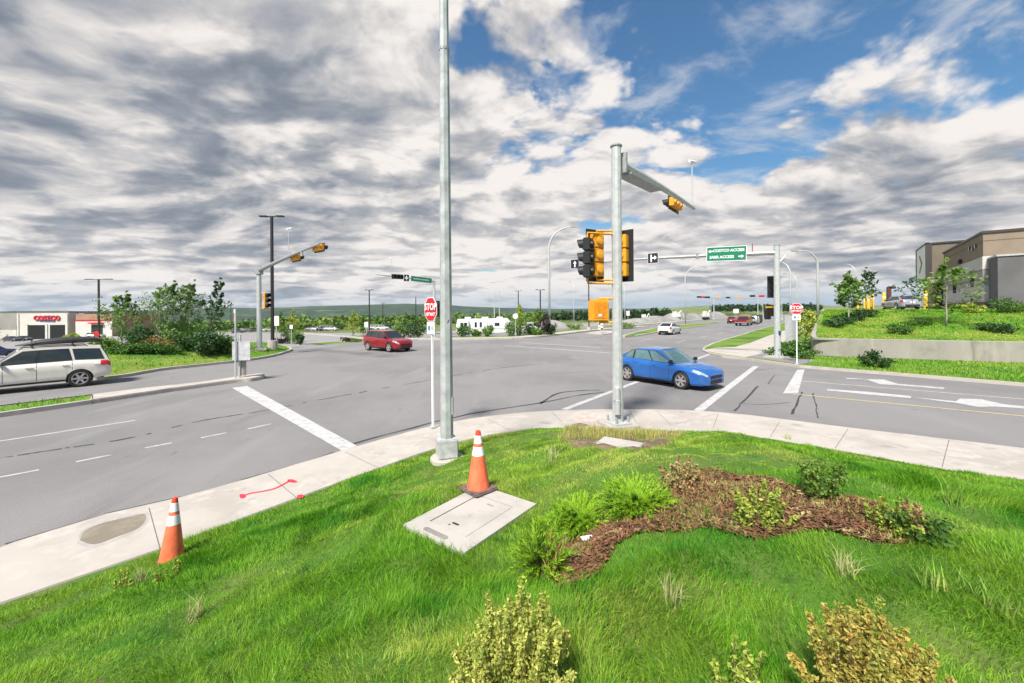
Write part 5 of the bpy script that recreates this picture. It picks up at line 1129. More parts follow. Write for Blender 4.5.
# avenue traffic
ws = make_car('sedan', p_white, 'white sedan driving away along the avenue', 'car', name='sedan')
q = Vector(G(668, 334.6)); ws.location = (q.x+.6, q.y+1.0, .004); ws.rotation_euler.z = heading((SA, CA))
pk = make_pickup(p_maroon, 'dark red pickup truck far off on the avenue, the nearer of two')
q = Vector(G(744, 325.4)); pk.location = (q.x, q.y, .004); pk.rotation_euler.z = heading((SA, CA)); pk.scale = (1.1, 1.1, 1.0)
p2 = make_car('hatch', p_maroon, 'small dark red car beside the red pickup on the avenue', 'car', name='hatchback', detail=False); q = Vector(G(733, 323.3)); p2.location = (q.x, q.y, .004); p2.rotation_euler.z = heading((SA, CA))
p3 = make_car('wagon', p_silver, 'grey car just right of the red pickup on the avenue', 'car', name='suv', detail=False); q = Vector(G(754, 324)); p3.location = (q.x, q.y, .004); p3.rotation_euler.z = heading((SA, CA))
# parked cars: one of each kind and colour, then copies
park = 'cars in the far car park'
protos = {}
def lot_car(kind, pm, loc, rz, label):
    k = (kind, pm.name)
    if k not in protos: o = make_car(kind, pm, label, 'car', park, 'parked_car', False); protos[k] = o
    else: o = copy_tree(protos[k])
    return place(o, loc, rz, label, park)
PC = [(12, 341.5, 'sedan', p_black, -.2, 'black car parked nearest the pale wagon'), (24, 341, 'sedan', p_black, -.2, 'long dark car parked behind the bonnet of the pale wagon'), (34, 338.5, 'sedan', p_white, -.3, 'white car parked before the left warehouse bay'), (40, 336.5, 'sedan', p_grey, -.3, 'dark grey car parked at the left warehouse bay'), (29, 336.5, 'wagon', p_navy, -.3, 'navy car parked at the left warehouse bay'),
      (57, 336.5, 'sedan', p_white, .1, 'white low car parked before the right warehouse bay'), (66, 336.8, 'wagon', p_white, .1, 'white car at the right edge of the right warehouse bay'), (-8, 358, 'hatch', p_navy, 1.0, 'navy car beyond the bonnet of the pale wagon'),
      (96, 338, 'wagon', p_silver, .3, 'silver car beside the lamp post by the restaurant'), (243, 331.5, 'sedan', p_white, .9, 'white car at the left end of the row behind the median sign'), (249, 331.6, 'sedan', p_silver, .9, 'silver car second in the row behind the median sign'), (255, 331.6, 'wagon', p_grey, .9, 'grey car left of the far left signal pole'),
      (262, 331.4, 'sedan', p_black, .9, 'black car just right of the far left signal pole'), (269, 331.2, 'sedan', p_white, .9, 'white car right end of the row behind the signal pole'), (238, 333, 'hatch', p_grey, .9, 'grey car low behind the median sign'),
      (309, 329.5, 'sedan', p_white, .9, 'white car at the left end of the middle row'), (314, 329.6, 'wagon', p_maroon, .9, 'maroon car near the left end of the middle row'), (319, 329.4, 'sedan', p_silver, .9, 'silver car in the middle row'), (324, 329.4, 'wagon', p_white, .9, 'white car in the centre of the middle row'), (330, 329.3, 'sedan', p_grey, .9, 'grey car in the middle row'), (336, 328.5, 'wagon', p_navy, .9, 'navy car near the right end of the middle row'), (342, 328.5, 'sedan', p_navy, .9, 'low navy car at the right end of the middle row'),
      (312, 331.2, 'sedan', p_grey, .0, 'grey car end on in the front row'), (318, 331.2, 'sedan', p_silver, .0, 'silver car end on in the front row'), (324, 331.2, 'sedan', p_black, .0, 'black car end on in the front row'), (331, 331.2, 'wagon', p_silver, .0, 'silver tall car end on in the front row'),
      (374, 330, 'wagon', p_white, .4, 'white van behind the red hatchback'), (382, 330.2, 'wagon', p_white, .4, 'second white van behind the red hatchback'), (390, 329, 'wagon', p_black, .4, 'black car right of the white vans'), (366, 330.5, 'sedan', p_silver, .4, 'silver car left of the white vans'), (532, 333, 'sedan', p_white, .4, 'white car parked beyond the purple shrub')]
for px, py, kind, pm, rz, lab in PC:
    lot_car(kind, pm, gnd(px, py), rz, lab)
q = at(900, 308.6, 43); sv = make_car('sedan', p_silver, 'silver sedan waiting in the drive-through lane by the bank', 'car', name='sedan'); BANK_CAR = sv
# ---------------------------------------------------------------- bank lawn, retaining wall, buildings
WL = [Vector((18.73, 25.88)), Vector((26.94, 21.59))]; wd_ = (WL[1]-WL[0]).normalized(); WEND = WL[1]+wd_*40; AD = Vector((SA, CA))
KN = Vector((-wd_.y, wd_.x)); KN = KN if KN.y > 0 else -KN
front = [WL[0]+wd_*1.6, WL[0]+wd_*3.5, WL[0]+wd_*6, WL[1], WL[1]+wd_*12, WEND]
corner = [tuple(p) for p in smooth_path([WL[0]+AD*2.6, WL[0]+AD*1.0+wd_*.10, WL[0]+wd_*.35+AD*.25, WL[0]+wd_*1.6], 4)]
side = [WL[0]+AD*26, WL[0]+AD*18, WL[0]+AD*12, WL[0]+AD*7, WL[0]+AD*4]
WALL = [tuple(p) for p in side]+corner+[tuple(p) for p in front[1:]]
def wall_top(x, y): s = (Vector((x, y))-WL[0]).dot(AD); return 1.20+max(0, s)*.072-max(0, (Vector((x, y))-WL[0]).dot(wd_))*.012
def plateau(x, y):
    k = (Vector((x, y))-WL[0]); v = k.dot(KN)+0.0; u = k.dot(wd_); a = max(0, min(1, v/15.0)); a = a*a*(3-2*a); f0 = 1.15-.012*max(0, min(u, 40)); return f0*(1-a)+2.92*a
wall_ = MB(); n = len(WALL); V = []; Lw, Rw = strip(WALL, .0, .26)
for i in range(n):
    zt = wall_top(*WALL[i]); V += [(*Lw[i], -.1), (*Lw[i], zt-.02), (Lw[i][0]*.9+Rw[i][0]*.1, Lw[i][1]*.9+Rw[i][1]*.1, zt), (*Rw[i], zt), (*Rw[i], -.1)]
F = [(i*5+k, i*5+k+1, (i+1)*5+k+1, (i+1)*5+k) for i in range(n-1) for k in range(4)]
# which side of the path is the outside does not matter for a solid wall
w = wall_.add(V, F).obj('retaining_wall', dirty_concrete); tag(w, 'long low concrete retaining wall curving round the bank lawn', 'retaining wall')
def bank_lawn():
    mb = MB(); nu, nv = 60, 26
    def fn(u, v):
        p = WL[0]+wd_*(.2+46*u**1.3)+(AD*1.0)*(34*v)+wd_*0.0; x, y = p; return (x+.0, y+.0, plateau(x, y)-.05)
    struct(mb.grid(nu, nv, fn).obj('bank_lawn', verge, smooth=True, angle=None))
bank_lawn()
def bank_z(x, y): return plateau(x, y)-.06
def onb(px, py): return on(px, py, lambda x, y: plateau(x, y)-.05 if (Vector((x, y))-WL[0]).dot(KN) > 0 and (Vector((x, y))-WL[0]).dot(Vector((CA, -SA))) > 0 else -.2, 20)
tan_m = multi_mat('tan_stucco', [((.25, .195, .145), 0, 0, 0, 0), ((.215, .168, .125), .6, .4, .65, 1)], bump=.2, bscale=60); tan_d = multi_mat('brown_panel', [((.15, .105, .07), 0, 0, 0, 0), ((.125, .09, .06), .8, .4, .65, 1)], bump=.2, bscale=50)
off_w = multi_mat('pale_panel', [((.52, .50, .46), 0, 0, 0, 0), ((.46, .44, .41), .5, .4, .65, 1)], bump=.1); pale_g = multi_mat('grey_panel', [((.36, .34, .31), 0, 0, 0, 0), ((.32, .30, .275), .7, .4, .65, 1)], bump=.1)
steel_g = multi_mat('charcoal_siding', [((.135, .13, .128), 0, 0, 0, 0), ((.11, .107, .106), .5, .4, .65, 1)], bump=.1); cap_b = mat('dark_flashing', (.05, .042, .036), .5)
PB = 2.85
C0 = Vector((46.0, 40.0)); AD2 = AD; BD = Vector((CA, -SA))
bank = empty('bank_building', (C0.x, C0.y, PB), 0, 'tan and cream bank building with a lit wall panel box at its corner', 'building')
def wallbox(name, o, u, L, T, z0, z1, m, par, out=0.0):
    """slab standing along u from o, thickness T to the inside (left of u = +)"""
    n_ = Vector((-u.y, u.x)); a = o-C0-n_*out; b = a+u*L; return MB().prism([tuple(a), tuple(b), tuple(b+n_*T), tuple(a+n_*T)], z0, z1).obj(name, m, par)
H0 = 7.45
MB().prism([(0, 0), tuple(BD*30), tuple(BD*30+AD2*19), tuple(AD2*19)], -.3, H0).obj('wall', tan_m, bank)
MB().prism([tuple(-BD*.12-AD2*.12), tuple(BD*30-AD2*.12), tuple(BD*30+AD2*19.1), tuple(AD2*19.1-BD*.12)], H0, H0+.22).obj('roof', cap_b, bank)
MB().prism([tuple(-BD*.02-AD2*.02), tuple(BD*30-AD2*.02), tuple(AD2*.3+BD*30), tuple(AD2*.3+BD*.3), tuple(AD2*19+BD*.3), tuple(AD2*19-BD*.02)], H0-.75, H0-.70).obj('cornice', tan_d, bank)
# lower facing: base band, cream courses, reveal lines
def facing(name, z0, z1, m, out, L=19, a=0.0): MB().prism([tuple(AD2*a-BD*out-AD2*(out if a == 0 else 0)), tuple(AD2*L-BD*out), tuple(AD2*L+BD*.02), tuple(AD2*a+BD*.02)], z0, z1).obj(name, m, bank)
def facing2(name, z0, z1, m, out, L=12): MB().prism([tuple(-AD2*out-BD*(out-.004)), tuple(BD*L-AD2*out), tuple(BD*L+AD2*.02), tuple(-BD*(out-.004)+AD2*.02)], z0, z1).obj(name, m, bank)
for f in (facing, facing2):
    f('base_course', -.3, .78, tan_d, .10); f('sill_band', .78, .98, pale_g, .14); f('cream_panel', .98, 2.35, off_w, .06); f('grey_panel', 2.35, 3.95, pale_g, .05); f('cream_panel', 3.95, 5.2, off_w, .06)
    for z in (3.0, 3.9): f('reveal', z, z+.05, tan_d, .075)
MB().prism([tuple(AD2*3-BD*.09), tuple(AD2*12-BD*.09), tuple(AD2*13-BD*.10), tuple(AD2*4-BD*.10)], 5.2, 5.25).obj('slanted_reveal', tan_d, bank)
for k, (a, z) in enumerate(((2.4, 6.3), (3.6, 6.15), (4.9, 6.35))): MB().prism([tuple(AD2*a-BD*.10), tuple(AD2*(a+.4)-BD*.10), tuple(AD2*(a+.4)), tuple(AD2*a)], z, z+.4).obj('window', glass, bank)
for a, z in ((3.2, 2.4), (11.5, 2.0)): MB().prism([tuple(AD2*a-BD*.28), tuple(AD2*(a+.5)-BD*.28), tuple(AD2*(a+.5)), tuple(AD2*a)], z, z+1.0).obj('wall_lamp', sig_black, bank, bevel=.05)
MB().prism([tuple(AD2*8.6-BD*.3), tuple(AD2*9.6-BD*.3), tuple(AD2*9.6), tuple(AD2*8.6)], 5.3, 5.75).obj('wall_lamp', sig_black, bank, bevel=.05)
# corner box with its white panel
K0 = Vector((at(927, 300, 57).x, 57.0)); k0 = K0-C0
def kb(name, a0, a1, b0, b1, z0, z1, m, par=bank, bev=0): return MB().prism([tuple(k0+AD2*a0+BD*b0), tuple(k0+AD2*a0+BD*b1), tuple(k0+AD2*a1+BD*b1), tuple(k0+AD2*a1+BD*b0)], z0, z1).obj(name, m, par, bevel=bev)
bz0, bz1 = at(927, 278, 57).z-PB, at(927, 244.5, 57).z-PB
bx = kb('corner_box', 0.05, 9, 0.05, 14, bz0, bz1, multi_mat('taupe_panel', [((.17, .14, .105), 0, 0, 0, 0), ((.15, .125, .095), .6, .4, .65, 1)], bump=.1))
kb('box_frame', -.1, .25, -.12, .5, bz0-.15, bz1+.2, cap_b); kb('box_frame', 8.8, 9.3, -.12, .3, bz0-.15, bz1+.2, cap_b); kb('box_frame', -.1, 9.3, -.12, .3, bz1, bz1+.25, cap_b); kb('box_frame', -.1, 9.3, -.12, .3, bz0-.2, bz0, cap_b); kb('box_frame', -.1, .3, .5, 14, bz1, bz1+.22, cap_b); kb('box_frame', -.08, .3, .5, 14, bz0-.25, bz0, cap_b)
pn = kb('sign_panel', .25, 8.8, -.06, .1, bz0, bz1, sign_white)
red_d = mat('logo_red', (.32, .012, .03), .5)
def logo(a, z): return tuple((k0+AD2*a-BD*.075))+(z,)
zm = (bz0+bz1)/2
MB().add([logo(6.4, zm+1.3), logo(5.3, zm+1.3), logo(3.2, zm), logo(4.4, zm)], [(0, 1, 2, 3)]).obj('emblem', red_d, pn); MB().add([logo(4.4, zm), logo(3.2, zm), logo(5.3, zm-1.3), logo(6.4, zm-1.3)], [(0, 1, 2, 3)]).obj('emblem', mat('logo_dark', (.06, .012, .02), .5), pn)
kb('recess_wall', 4, 9, 1.5, 14, -.3, bz0-.25, tan_d); kb('canopy_edge', -.2, 1.0, .0, 14, bz0-.75, bz0-.25, pale_g); kb('pier', .0, 1.0, .0, .9, -.3, bz0-.75, tan_d)
wing = empty('grey_building', (*(at(998, 308, 37.5).xy), PB), 0, 'charcoal sided building cut by the right edge of the picture', 'building'); wz = at(998, 256.5, 37.5).z-PB
MB().prism([(0, 0), tuple(BD*16), tuple(BD*16+AD2*12), tuple(AD2*12)], -.3, wz).obj('wall', steel_g, wing); MB().prism([tuple(-BD*.1-AD2*.1), tuple(BD*16-AD2*.1), tuple(BD*16+AD2*12), tuple(AD2*12-BD*.1)], wz, wz+.16).obj('roof_edge', mat('pale_flashing', (.42, .42, .41), .5), wing)
# bollards by the drive-through
yb = mat('bollard_yellow', (.70, .42, .03), .5)
for px, py, Y, h, lab in ((858, 309, 49, 1.5, 'yellow bollard at the far end of the drive-through row'), (865, 309.5, 48, 1.6, 'second yellow bollard from the left at the drive-through'), (872.5, 309.5, 47.5, 1.9, 'taller yellow bollard in the middle of the drive-through row'), (884, 309.5, 46.5, 2.05, 'tall yellow bollard just left of the silver sedan'), (868.5, 309.5, 50, 1.7, 'yellow bollard half hidden behind the middle one'), (925.5, 309.5, 44, 2.2, 'yellow bollard at the bank corner right of the silver sedan')):
    p = at(px, py, Y); o = empty('bollard', (p.x, p.y, bank_z(p.x, p.y)), 0, lab, 'bollard', 'yellow drive-through bollards'); MB().lathe([(.17, 0), (.17, h-.1), (.13, h-.03), (.001, h)], 14).obj('post', yb, o, smooth=True, angle=40); MB().lathe([(.174, h*.70), (.174, h*.76)], 14).obj('reflective_band', sign_white, o)
p = at(889, 309, 50); o = empty('clearance_post', (p.x, p.y, bank_z(p.x, p.y)), 0, 'dark clearance post with a short arm behind the silver sedan', 'post'); MB().box((0, 0, 1.35), (.4, .3, 2.9)).obj('post', mat('rust_brown', (.11, .05, .035), .7), o, bevel=.02); MB().box((.35, 0, 2.75), (.8, .3, .3)).obj('arm', cap_b, o, bevel=.02)
pp = at(900, 308.5, 43.5); BANK_CAR.location = (pp.x, pp.y, bank_z(pp.x, pp.y)+.06); BANK_CAR.rotation_euler.z = math.radians(70)
struct(MB().prism([tuple(WL[0]+AD*19+BD*6), tuple(WL[0]+AD*17+BD*36), tuple(WL[0]+AD*45+BD*36), tuple(WL[0]+AD*45+BD*6)], 2.5, 2.895).obj('drive_lane', lot_asphalt))
# planting on the bank lawn
def OB(px, py): return onb(px, py)
tree('young_tree', OB(849, 322), 3.9, [(0, .2), (.3, .8), (.5, 1.05), (.75, .7), (1, .18)], 1500, L_birch, 'young green tree with an open crown near the left of the bank lawn', size=.15, seed=201, trunk_r=.06, low=.30, limbs=18, up=.7, bark=bark_pale)
tree('young_tree', OB(866, 314), 3.9, [(0, .2), (.3, .6), (.6, .6), (1, .15)], 170, L_dark, 'thin sparse dark tree behind the open crowned one on the bank lawn', size=.14, seed=202, trunk_r=.04, low=.35, limbs=12, up=1.0)
tree('young_tree', OB(872, 313), 3.7, [(0, .2), (.3, .5), (.6, .5), (1, .15)], 150, L_dark, 'slim sparse dark tree left of the bollards', size=.14, seed=203, trunk_r=.04, low=.35, limbs=12, up=1.2)
tree('young_tree', OB(946, 326), 4.7, [(0, .2), (.3, 1.1), (.5, 1.8), (.7, 1.4), (1, .2)], 560, L_young, 'spreading young tree with few leaves in front of the bank wall', size=.17, seed=204, trunk_r=.055, low=.22, limbs=13, up=.45, flat=.8, bark=bark_pale)
tree('young_tree', OB(912, 312), 2.9, [(0, .2), (.4, 1.0), (.7, .9), (1, .4)], 130, L_dark, 'nearly bare little tree behind the silver sedan', size=.13, seed=205, trunk_r=.03, low=.4, limbs=9, up=.6)
for i, (px, py, h, r, lm, lab) in enumerate([(835, 327, .55, .9, L_dark, 'dark low shrub at the wall end of the bank hedge'), (845, 324, .6, .9, L_dark, 'dark low shrub under the open crowned tree'), (856, 320, .65, .9, L_dark, 'dark low shrub right of the open crowned tree'), (866, 317, .7, .9, L_dark, 'dark low shrub at the bollard end of the bank hedge'), (900, 334, .75, .75, L_hedge, 'round green shrub alone in the middle of the bank lawn'),
      (920, 325, .35, .8, L_hedge, 'low green clump near the spreading young tree'), (971, 313, .8, .8, L_yellow, 'yellow green shrub at the foot of the bank wall'), (1003, 313, 1.1, 1.0, L_hedge, 'leafy green shrub in front of the charcoal building'), (1016, 312, .9, 1.0, L_young, 'light green shrub at the right edge before the charcoal building'), (1003, 333, .6, .8, L_dark, 'dark shrub on the bank lawn near the right edge'), (985, 330, .4, .9, L_hedge, 'low spreading plant on the bank lawn right of the spreading tree')]):
    bush('shrub', OB(px, py), h, r, 620, lm, lab, 'shrubs on the bank lawn', size=.09, seed=220+i)
def V_(px, py): q = G(px, py, .11); return Vector((q[0], q[1], .10))
bush('shrub', V_(875, 367), .75, .62, 900, L_dark, 'round dark green shrub against the concrete retaining wall', size=.08, seed=240)
tree('young_tree', V_(806, 344), 2.9, [(0, .5), (.3, 1.1), (.6, 1.0), (1, .4)], 1300, L_yellow, 'yellow green bushy young tree left of the retaining wall end', size=.13, seed=241, trunk_r=.04, low=.08, limbs=18, up=.9)
tree('young_tree', V_(815, 335), 2.6, [(0, .5), (.3, 1.1), (.6, 1.0), (1, .4)], 900, L_yellow, 'pale bushy young tree just behind the wall end', size=.13, seed=242, trunk_r=.04, low=.08, limbs=16, up=.9)
for i, (px, py, h, r, lab) in enumerate([(785, 357, .6, .9, 'low dark green groundcover clump beside the right signal pole'), (797, 358, .6, .9, 'low dark green groundcover clump behind the right stop sign'), (806, 352, .8, 1.0, 'dark green shrub at the foot of the wall end'), (790, 350, .7, .9, 'dark green shrub in front of the grey cabinet')]): bush('shrub', V_(px, py), h, r, 900, L_hedge, lab, 'shrubs round the right stop sign', size=.09, seed=250+i)
q = G(791.5, 345, .11); cbn = empty('utility_cabinet', (q[0], q[1], .1), .4, 'pale grey utility cabinet behind the right stop sign', 'cabinet'); MB().box((0, 0, 1.2), (.75, .6, 2.4)).obj('housing', mat('cabinet_grey', (.42, .43, .43), .5), cbn, bevel=.02); MB().box((0, -.305, 1.2), (.62, .02, 2.1)).obj('door', mat('cabinet_grey_door', (.46, .47, .47), .5), cbn, bevel=.008)
for px, py, lab in ((735, 317, 'left of two wind vanes'),): pass
# ---- warehouse
YW = 150.0; zb_ = float(hbase(at(40, 330, YW).x, YW))-.6
def wx(px): return at(px, 315, YW).x
def wzz(px, py): return at(px, py, YW).z
wh = empty('warehouse_store', (wx(42), YW, zb_), 0, 'white fronted warehouse store with two dark bays and a red sign', 'building')
wall_w = multi_mat('warehouse_white', [((.58, .55, .51), 0, 0, 0, 0), ((.53, .50, .465), .2, .4, .6, 1)], bump=0); wall_gy = multi_mat('warehouse_grey', [((.30, .275, .25), 0, 0, 0, 0), ((.27, .25, .23), .2, .4, .6, 1)], bump=0)
def wb(name, x0, x1, y0, y1, z0, z1, m, par=wh): return MB().prism([(wx(x0)-wx(42), y0), (wx(x1)-wx(42), y0), (wx(x1)-wx(42), y1), (wx(x0)-wx(42), y1)], z0, z1).obj(name, m, par)
ztop = wzz(45, 312.6)-zb_
wb('wall', 17.5, 68.5, 0, 40, -1, ztop, wall_w); wb('parapet', 17, 69, -.15, 40, ztop, ztop+.35, mat('parapet_brown', (.16, .15, .13)))
for a_ in (17.6, 26.5, 46.2, 66.5): wb('pier', a_, a_+1.6, -.25, .1, -1, ztop-.3 if a_ in (17.6, 66.5) else wzz(40, 324)-zb_, wall_w)
wb('side_wall', -70, 17.4, 4, 45, -1, ztop-.1, wall_gy); wb('side_wall', 68.6, 75.5, 3, 40, -1, wzz(72, 313.2)-zb_, wall_gy); wb('lower_band', -70, 17.3, 3.7, 4.2, -1, 3.6, wall_w)
for a, b in ((28.5, 44.8), (50, 65)): wb('bay_opening', a, b, -.08, .3, -.6, wzz(40, 325)-zb_, mat('bay_dark', (.012, .012, .016), .4))
wb('bay_opening', 4.5, 15.5, 3.6, 4.2, -.6, wzz(10, 325.5)-zb_, mat('bay_dark', (.012, .012, .016), .4))
M = Matrix.Translation((wx(47.5)-wx(42), -.25, wzz(47.5, 318.2)-zb_)) @ Matrix.Rotation(math.pi/2, 4, 'X'); text_mb('COSTCO', 2.35, M, bold=.10, depth=.1).obj('lettering', mat('store_red', (.55, .012, .035), .5), wh)
M = Matrix.Translation((wx(47.2)-wx(42), -.25, wzz(47.5, 320.4)-zb_)) @ Matrix.Rotation(math.pi/2, 4, 'X'); text_mb('WHOLESALE', .95, M, bold=.05, depth=.08, spacing=1.1).obj('lettering', mat('store_blue', (.02, .05, .22), .5), wh)
rs = empty('restaurant', (wx(90), YW-.0, zb_), 0, 'low brick coloured restaurant with a red band right of the warehouse', 'building'); brk = multi_mat('salmon_brick', [((.36, .22, .15), 0, 0, 0, 0), ((.31, .185, .13), .5, .4, .6, 1)], bump=0)
def rb_(name, x0, x1, y0, y1, z0, z1, m): return MB().prism([(wx(x0)-wx(90), y0), (wx(x1)-wx(90), y0), (wx(x1)-wx(90), y1), (wx(x0)-wx(90), y1)], z0, z1).obj(name, m, rs)
rb_('wall', 75.8, 112, 0, 20, -1, wzz(90, 314)-zb_, brk); rb_('red_band', 75.5, 112.3, -.2, 20.2, wzz(90, 321)-zb_, wzz(90, 319.8)-zb_, sign_red); rb_('lower_wall', 75.7, 112.1, -.1, .2, -1, wzz(90, 321.2)-zb_, wall_w)
rb_('awning', 91, 104, -1.2, 0, wzz(95, 323.6)-zb_, wzz(95, 322.4)-zb_, sign_red); rb_('window', 91.5, 103, -.16, .1, 1.0, wzz(95, 325)-zb_, glass)
# ---- white travel trailer
tp = at(484, 330, 66); tz = float(hbase(tp.x, tp.y)); tr = empty('travel_trailer', (tp.x, tp.y, tz), math.radians(-6), 'long white travel trailer parked beyond the far kerb', 'trailer'); wt = mat('trailer_white', (.66, .65, .62), .4, var=.04)
MB().prism([(-4.2, .55), (-4.3, 1.6), (-4.1, 2.75), (3.7, 2.85), (4.3, 2.3), (4.35, .55)], -1.2, 1.2).xf(Matrix(((1, 0, 0, 0), (0, 0, -1, 0), (0, 1, 0, 0), (0, 0, 0, 1)))).obj('body', wt, tr, bevel=.06)
MB().box((-2.9, -1.5, 1.55), (1.5, .7, 1.9)).obj('slide_out', wt, tr, bevel=.04)
for x, z, w_, h_ in ((-3.2, 1.75, .5, .9), (-2.6, 1.75, .5, .9)): MB().box((x, -1.86, z), (w_, .03, h_)).obj('window', glass, tr)
for x, z, w_, h_ in ((-1.1, 1.85, .35, .8), (-.3, 1.85, .35, .8), (2.3, 1.9, .75, .5)): MB().box((x, -1.21, z), (w_, .03, h_)).obj('window', glass, tr)
MB().box((.6, -1.21, 1.5), (.75, .025, 1.8)).obj('door', mat('trailer_door', (.6, .6, .58)), tr); MB().box((1.6, -1.215, 1.2), (5.0, .02, .10)).obj('stripe', mat('trailer_grey', (.28, .29, .31)), tr)
for x in (-2.6, .2, 2.6): MB().box((x, 0, 2.95), (1.0, .8, .28)).obj('roof_unit', wt, tr, bevel=.06)
for x in (-.3, .6): MB().lathe([(.2, -.12), (.36, -.12), (.37, .1), (.2, .12)], 16, M=Matrix.Translation((x, -1.05, .37)) @ Matrix.Rotation(math.pi/2, 4, 'X')).obj('wheel', rubber, tr)
# ---- plant machines and fences on the pale yards
def machine(px, py, Y, label, m, s=1.0):
    p = at(px, py, Y); o = empty('site_machine', (p.x, p.y, float(hbase(p.x, p.y))), .3, label, 'machine', 'machines on the gravel yards'); MB().box((0, 0, .5), (2.6*s, 1.2, .7)).obj('tracks', rubber, o, bevel=.15); MB().box((0, 0, 1.45), (2.2*s, 1.3, 1.0)).obj('body', m, o, bevel=.1); MB().box((-.4, 0, 2.2), (.9, 1.1, 1.0)).obj('cab', m, o, bevel=.08); MB().tube([(.6, 0, 1.8), (1.8*s, 0, 2.9), (2.7*s, 0, 1.6)], .14, 6).obj('boom', m, o)
machine(676, 319, 120, 'white digger on the gravel yard above the white sedan', wt); machine(706, 318, 125, 'pale digger in front of the gravel bank', wt, .8); machine(645, 321, 118, 'small white machine at the left end of the gravel yard', wt, .7)
dk = mat('dark_trailer', (.03, .05, .035), .6); p = at(757, 318, 95); o = empty('box_trailer', (p.x, p.y, 0), heading((SA, CA)), 'dark green box trailer parked at the end of the avenue', 'trailer'); MB().box((0, 0, 1.1), (3.2, 1.9, 1.5)).obj('body', dk, o, bevel=.05); MB().box((-1.61, 0, 1.2), (.03, 1.2, .5)).obj('door', sign_white, o)
for x in (-.4, .4):
    for s in (1, -1): MB().lathe([(.1, -.1), (.33, -.1), (.33, .1), (.1, .1)], 12, M=Matrix.Translation((x, s*.8, .33)) @ Matrix.Rotation(math.pi/2, 4, 'X')).obj('wheel', rubber, o)
p = at(2, 362, 22.5); 
def B(px, py): return on(px, py)
# ---- planting bed and near lawn
spire_bush(B(515, 712), .50, .27, 70, L_spire, 'pale yellow shrub of upright leafy spires in the near lawn', 3, leaf=.0085, per=400)
spire_bush(B(868, 716), .40, .25, 52, L_orange, 'orange and yellow bushy shrub at the right of the near lawn', 4, leaf=.0095, per=340)
spire_bush(B(868, 712)+Vector((.10, .05, 0)), .46, .10, 11, L_yellow, 'tall pale shoots rising behind the orange shrub', 5, leaf=.009, per=300)
spire_bush(B(735, 690), .24, .17, 11, L_yellow, 'low sparse green and rust shrub left of the orange one', 6, leaf=.013, per=46)
spray_bush(B(580, 527), .24, .30, 420, L_juniper, 'bright green feathery juniper beside the white scrap', 7)
spray_bush(B(637, 512), .26, .35, 520, L_juniper, 'bright green feathery juniper, the fuller one at the left end of the bark bed', 8)
t_green = multi_mat('weed_green', [((.20, .36, .05), 0, 0, 0, 0), ((.36, .40, .10), 6, .45, .65, 1)], bump=0, trans=.3, island=.35)
t_pale = multi_mat('weed_pale', [((.46, .48, .2), 0, 0, 0, 0), ((.58, .5, .24), 9, .5, .65, 1)], bump=0, trans=.3, island=.3)
spray_bush(B(540, 573), .31, .26, 190, L_juniper, 'ragged green juniper with bare brown shoots at the bed corner', 9, lift=.8)
tuft(B(551, 577), .36, .12, 26, multi_mat('bare_shoots', [((.36, .20, .08), 0, 0, 0, 0), ((.20, .10, .05), 9, .5, .6, 1)], bump=0, island=.3), 'dry reddish brown shoots standing in the ragged juniper', 10, lean=.25, w=.008)
spire_bush(B(680, 489), .34, .20, 20, L_pink, 'pale pinkish shrub at the top end of the bark bed', 11, leaf=.015, per=150)
spire_bush(B(762, 528), .36, .20, 17, L_yellow, 'yellow green leafy shrub in the middle of the bark bed', 12, leaf=.016, per=95)
bush('shrub', B(822, 500), .34, .15, 1100, L_young, 'dark green leafy shrub at the back edge of the bark bed', size=.018, seed=13)
spire_bush(B(890, 531), .24, .18, 16, L_yellow, 'low green and yellow shrub at the right end of the bark bed', 14, leaf=.014, per=130)
spire_bush(B(912, 535), .25, .10, 12, L_pink, 'small withered pink brown shrub at the right end of the bark bed', 15, leaf=.015, per=130)
bush('shrub', B(925, 541), .14, .16, 500, L_hedge, 'low dark green plant on the right tip of the bark bed', size=.02, seed=16)
for i, (px, py, h, m, lab) in enumerate([(671, 604, .16, t_pale, 'pale dry grass tuft in the lawn between the bed and the yellow shrub'), (552, 462, .26, t_pale, 'tall pale weed at the dark hollow near the street pole'), (788, 440, .2, t_pale, 'straw coloured weed at the pavement edge behind the bark bed'),
      (973, 592, .10, t_green, 'green weed tuft at the right edge of the lawn'), (955, 505, .22, t_green, 'tall green weed near the pavement at the right'), (845, 575, .16, t_pale, 'small straw coloured seed heads in front of the bark bed'),
      (195, 620, .20, t_pale, 'yellow leafed weed in the lawn below the left traffic cone'), (140, 585, .22, t_pale, 'pale green leafy weeds beside the left traffic cone'), (425, 637, .12, t_green, 'broad weed left of the pale yellow shrub'), (548, 470, .16, t_green, 'dark green clump in the hollow of the lawn'),
      (935, 590, .12, t_green, 'bright green broad weed in the lawn at the right'), (1000, 615, .13, t_green, 'long green blades at the right edge of the lawn')]):
    tuft(B(px, py), h, .16, 46, m, lab, 20+i, name='weed', lean=.5)
spire_bush(B(126, 590), .24, .14, 11, L_yellow, 'small pale weed with leafy stems below the left traffic cone', 40, leaf=.016, per=45, name='weed')
spire_bush(B(170, 583), .22, .14, 11, L_yellow, 'small pale weed right of the left traffic cone foot', 41, leaf=.016, per=45, name='weed')
white_flower = mat('white_petals', (.8, .8, .76), .6)
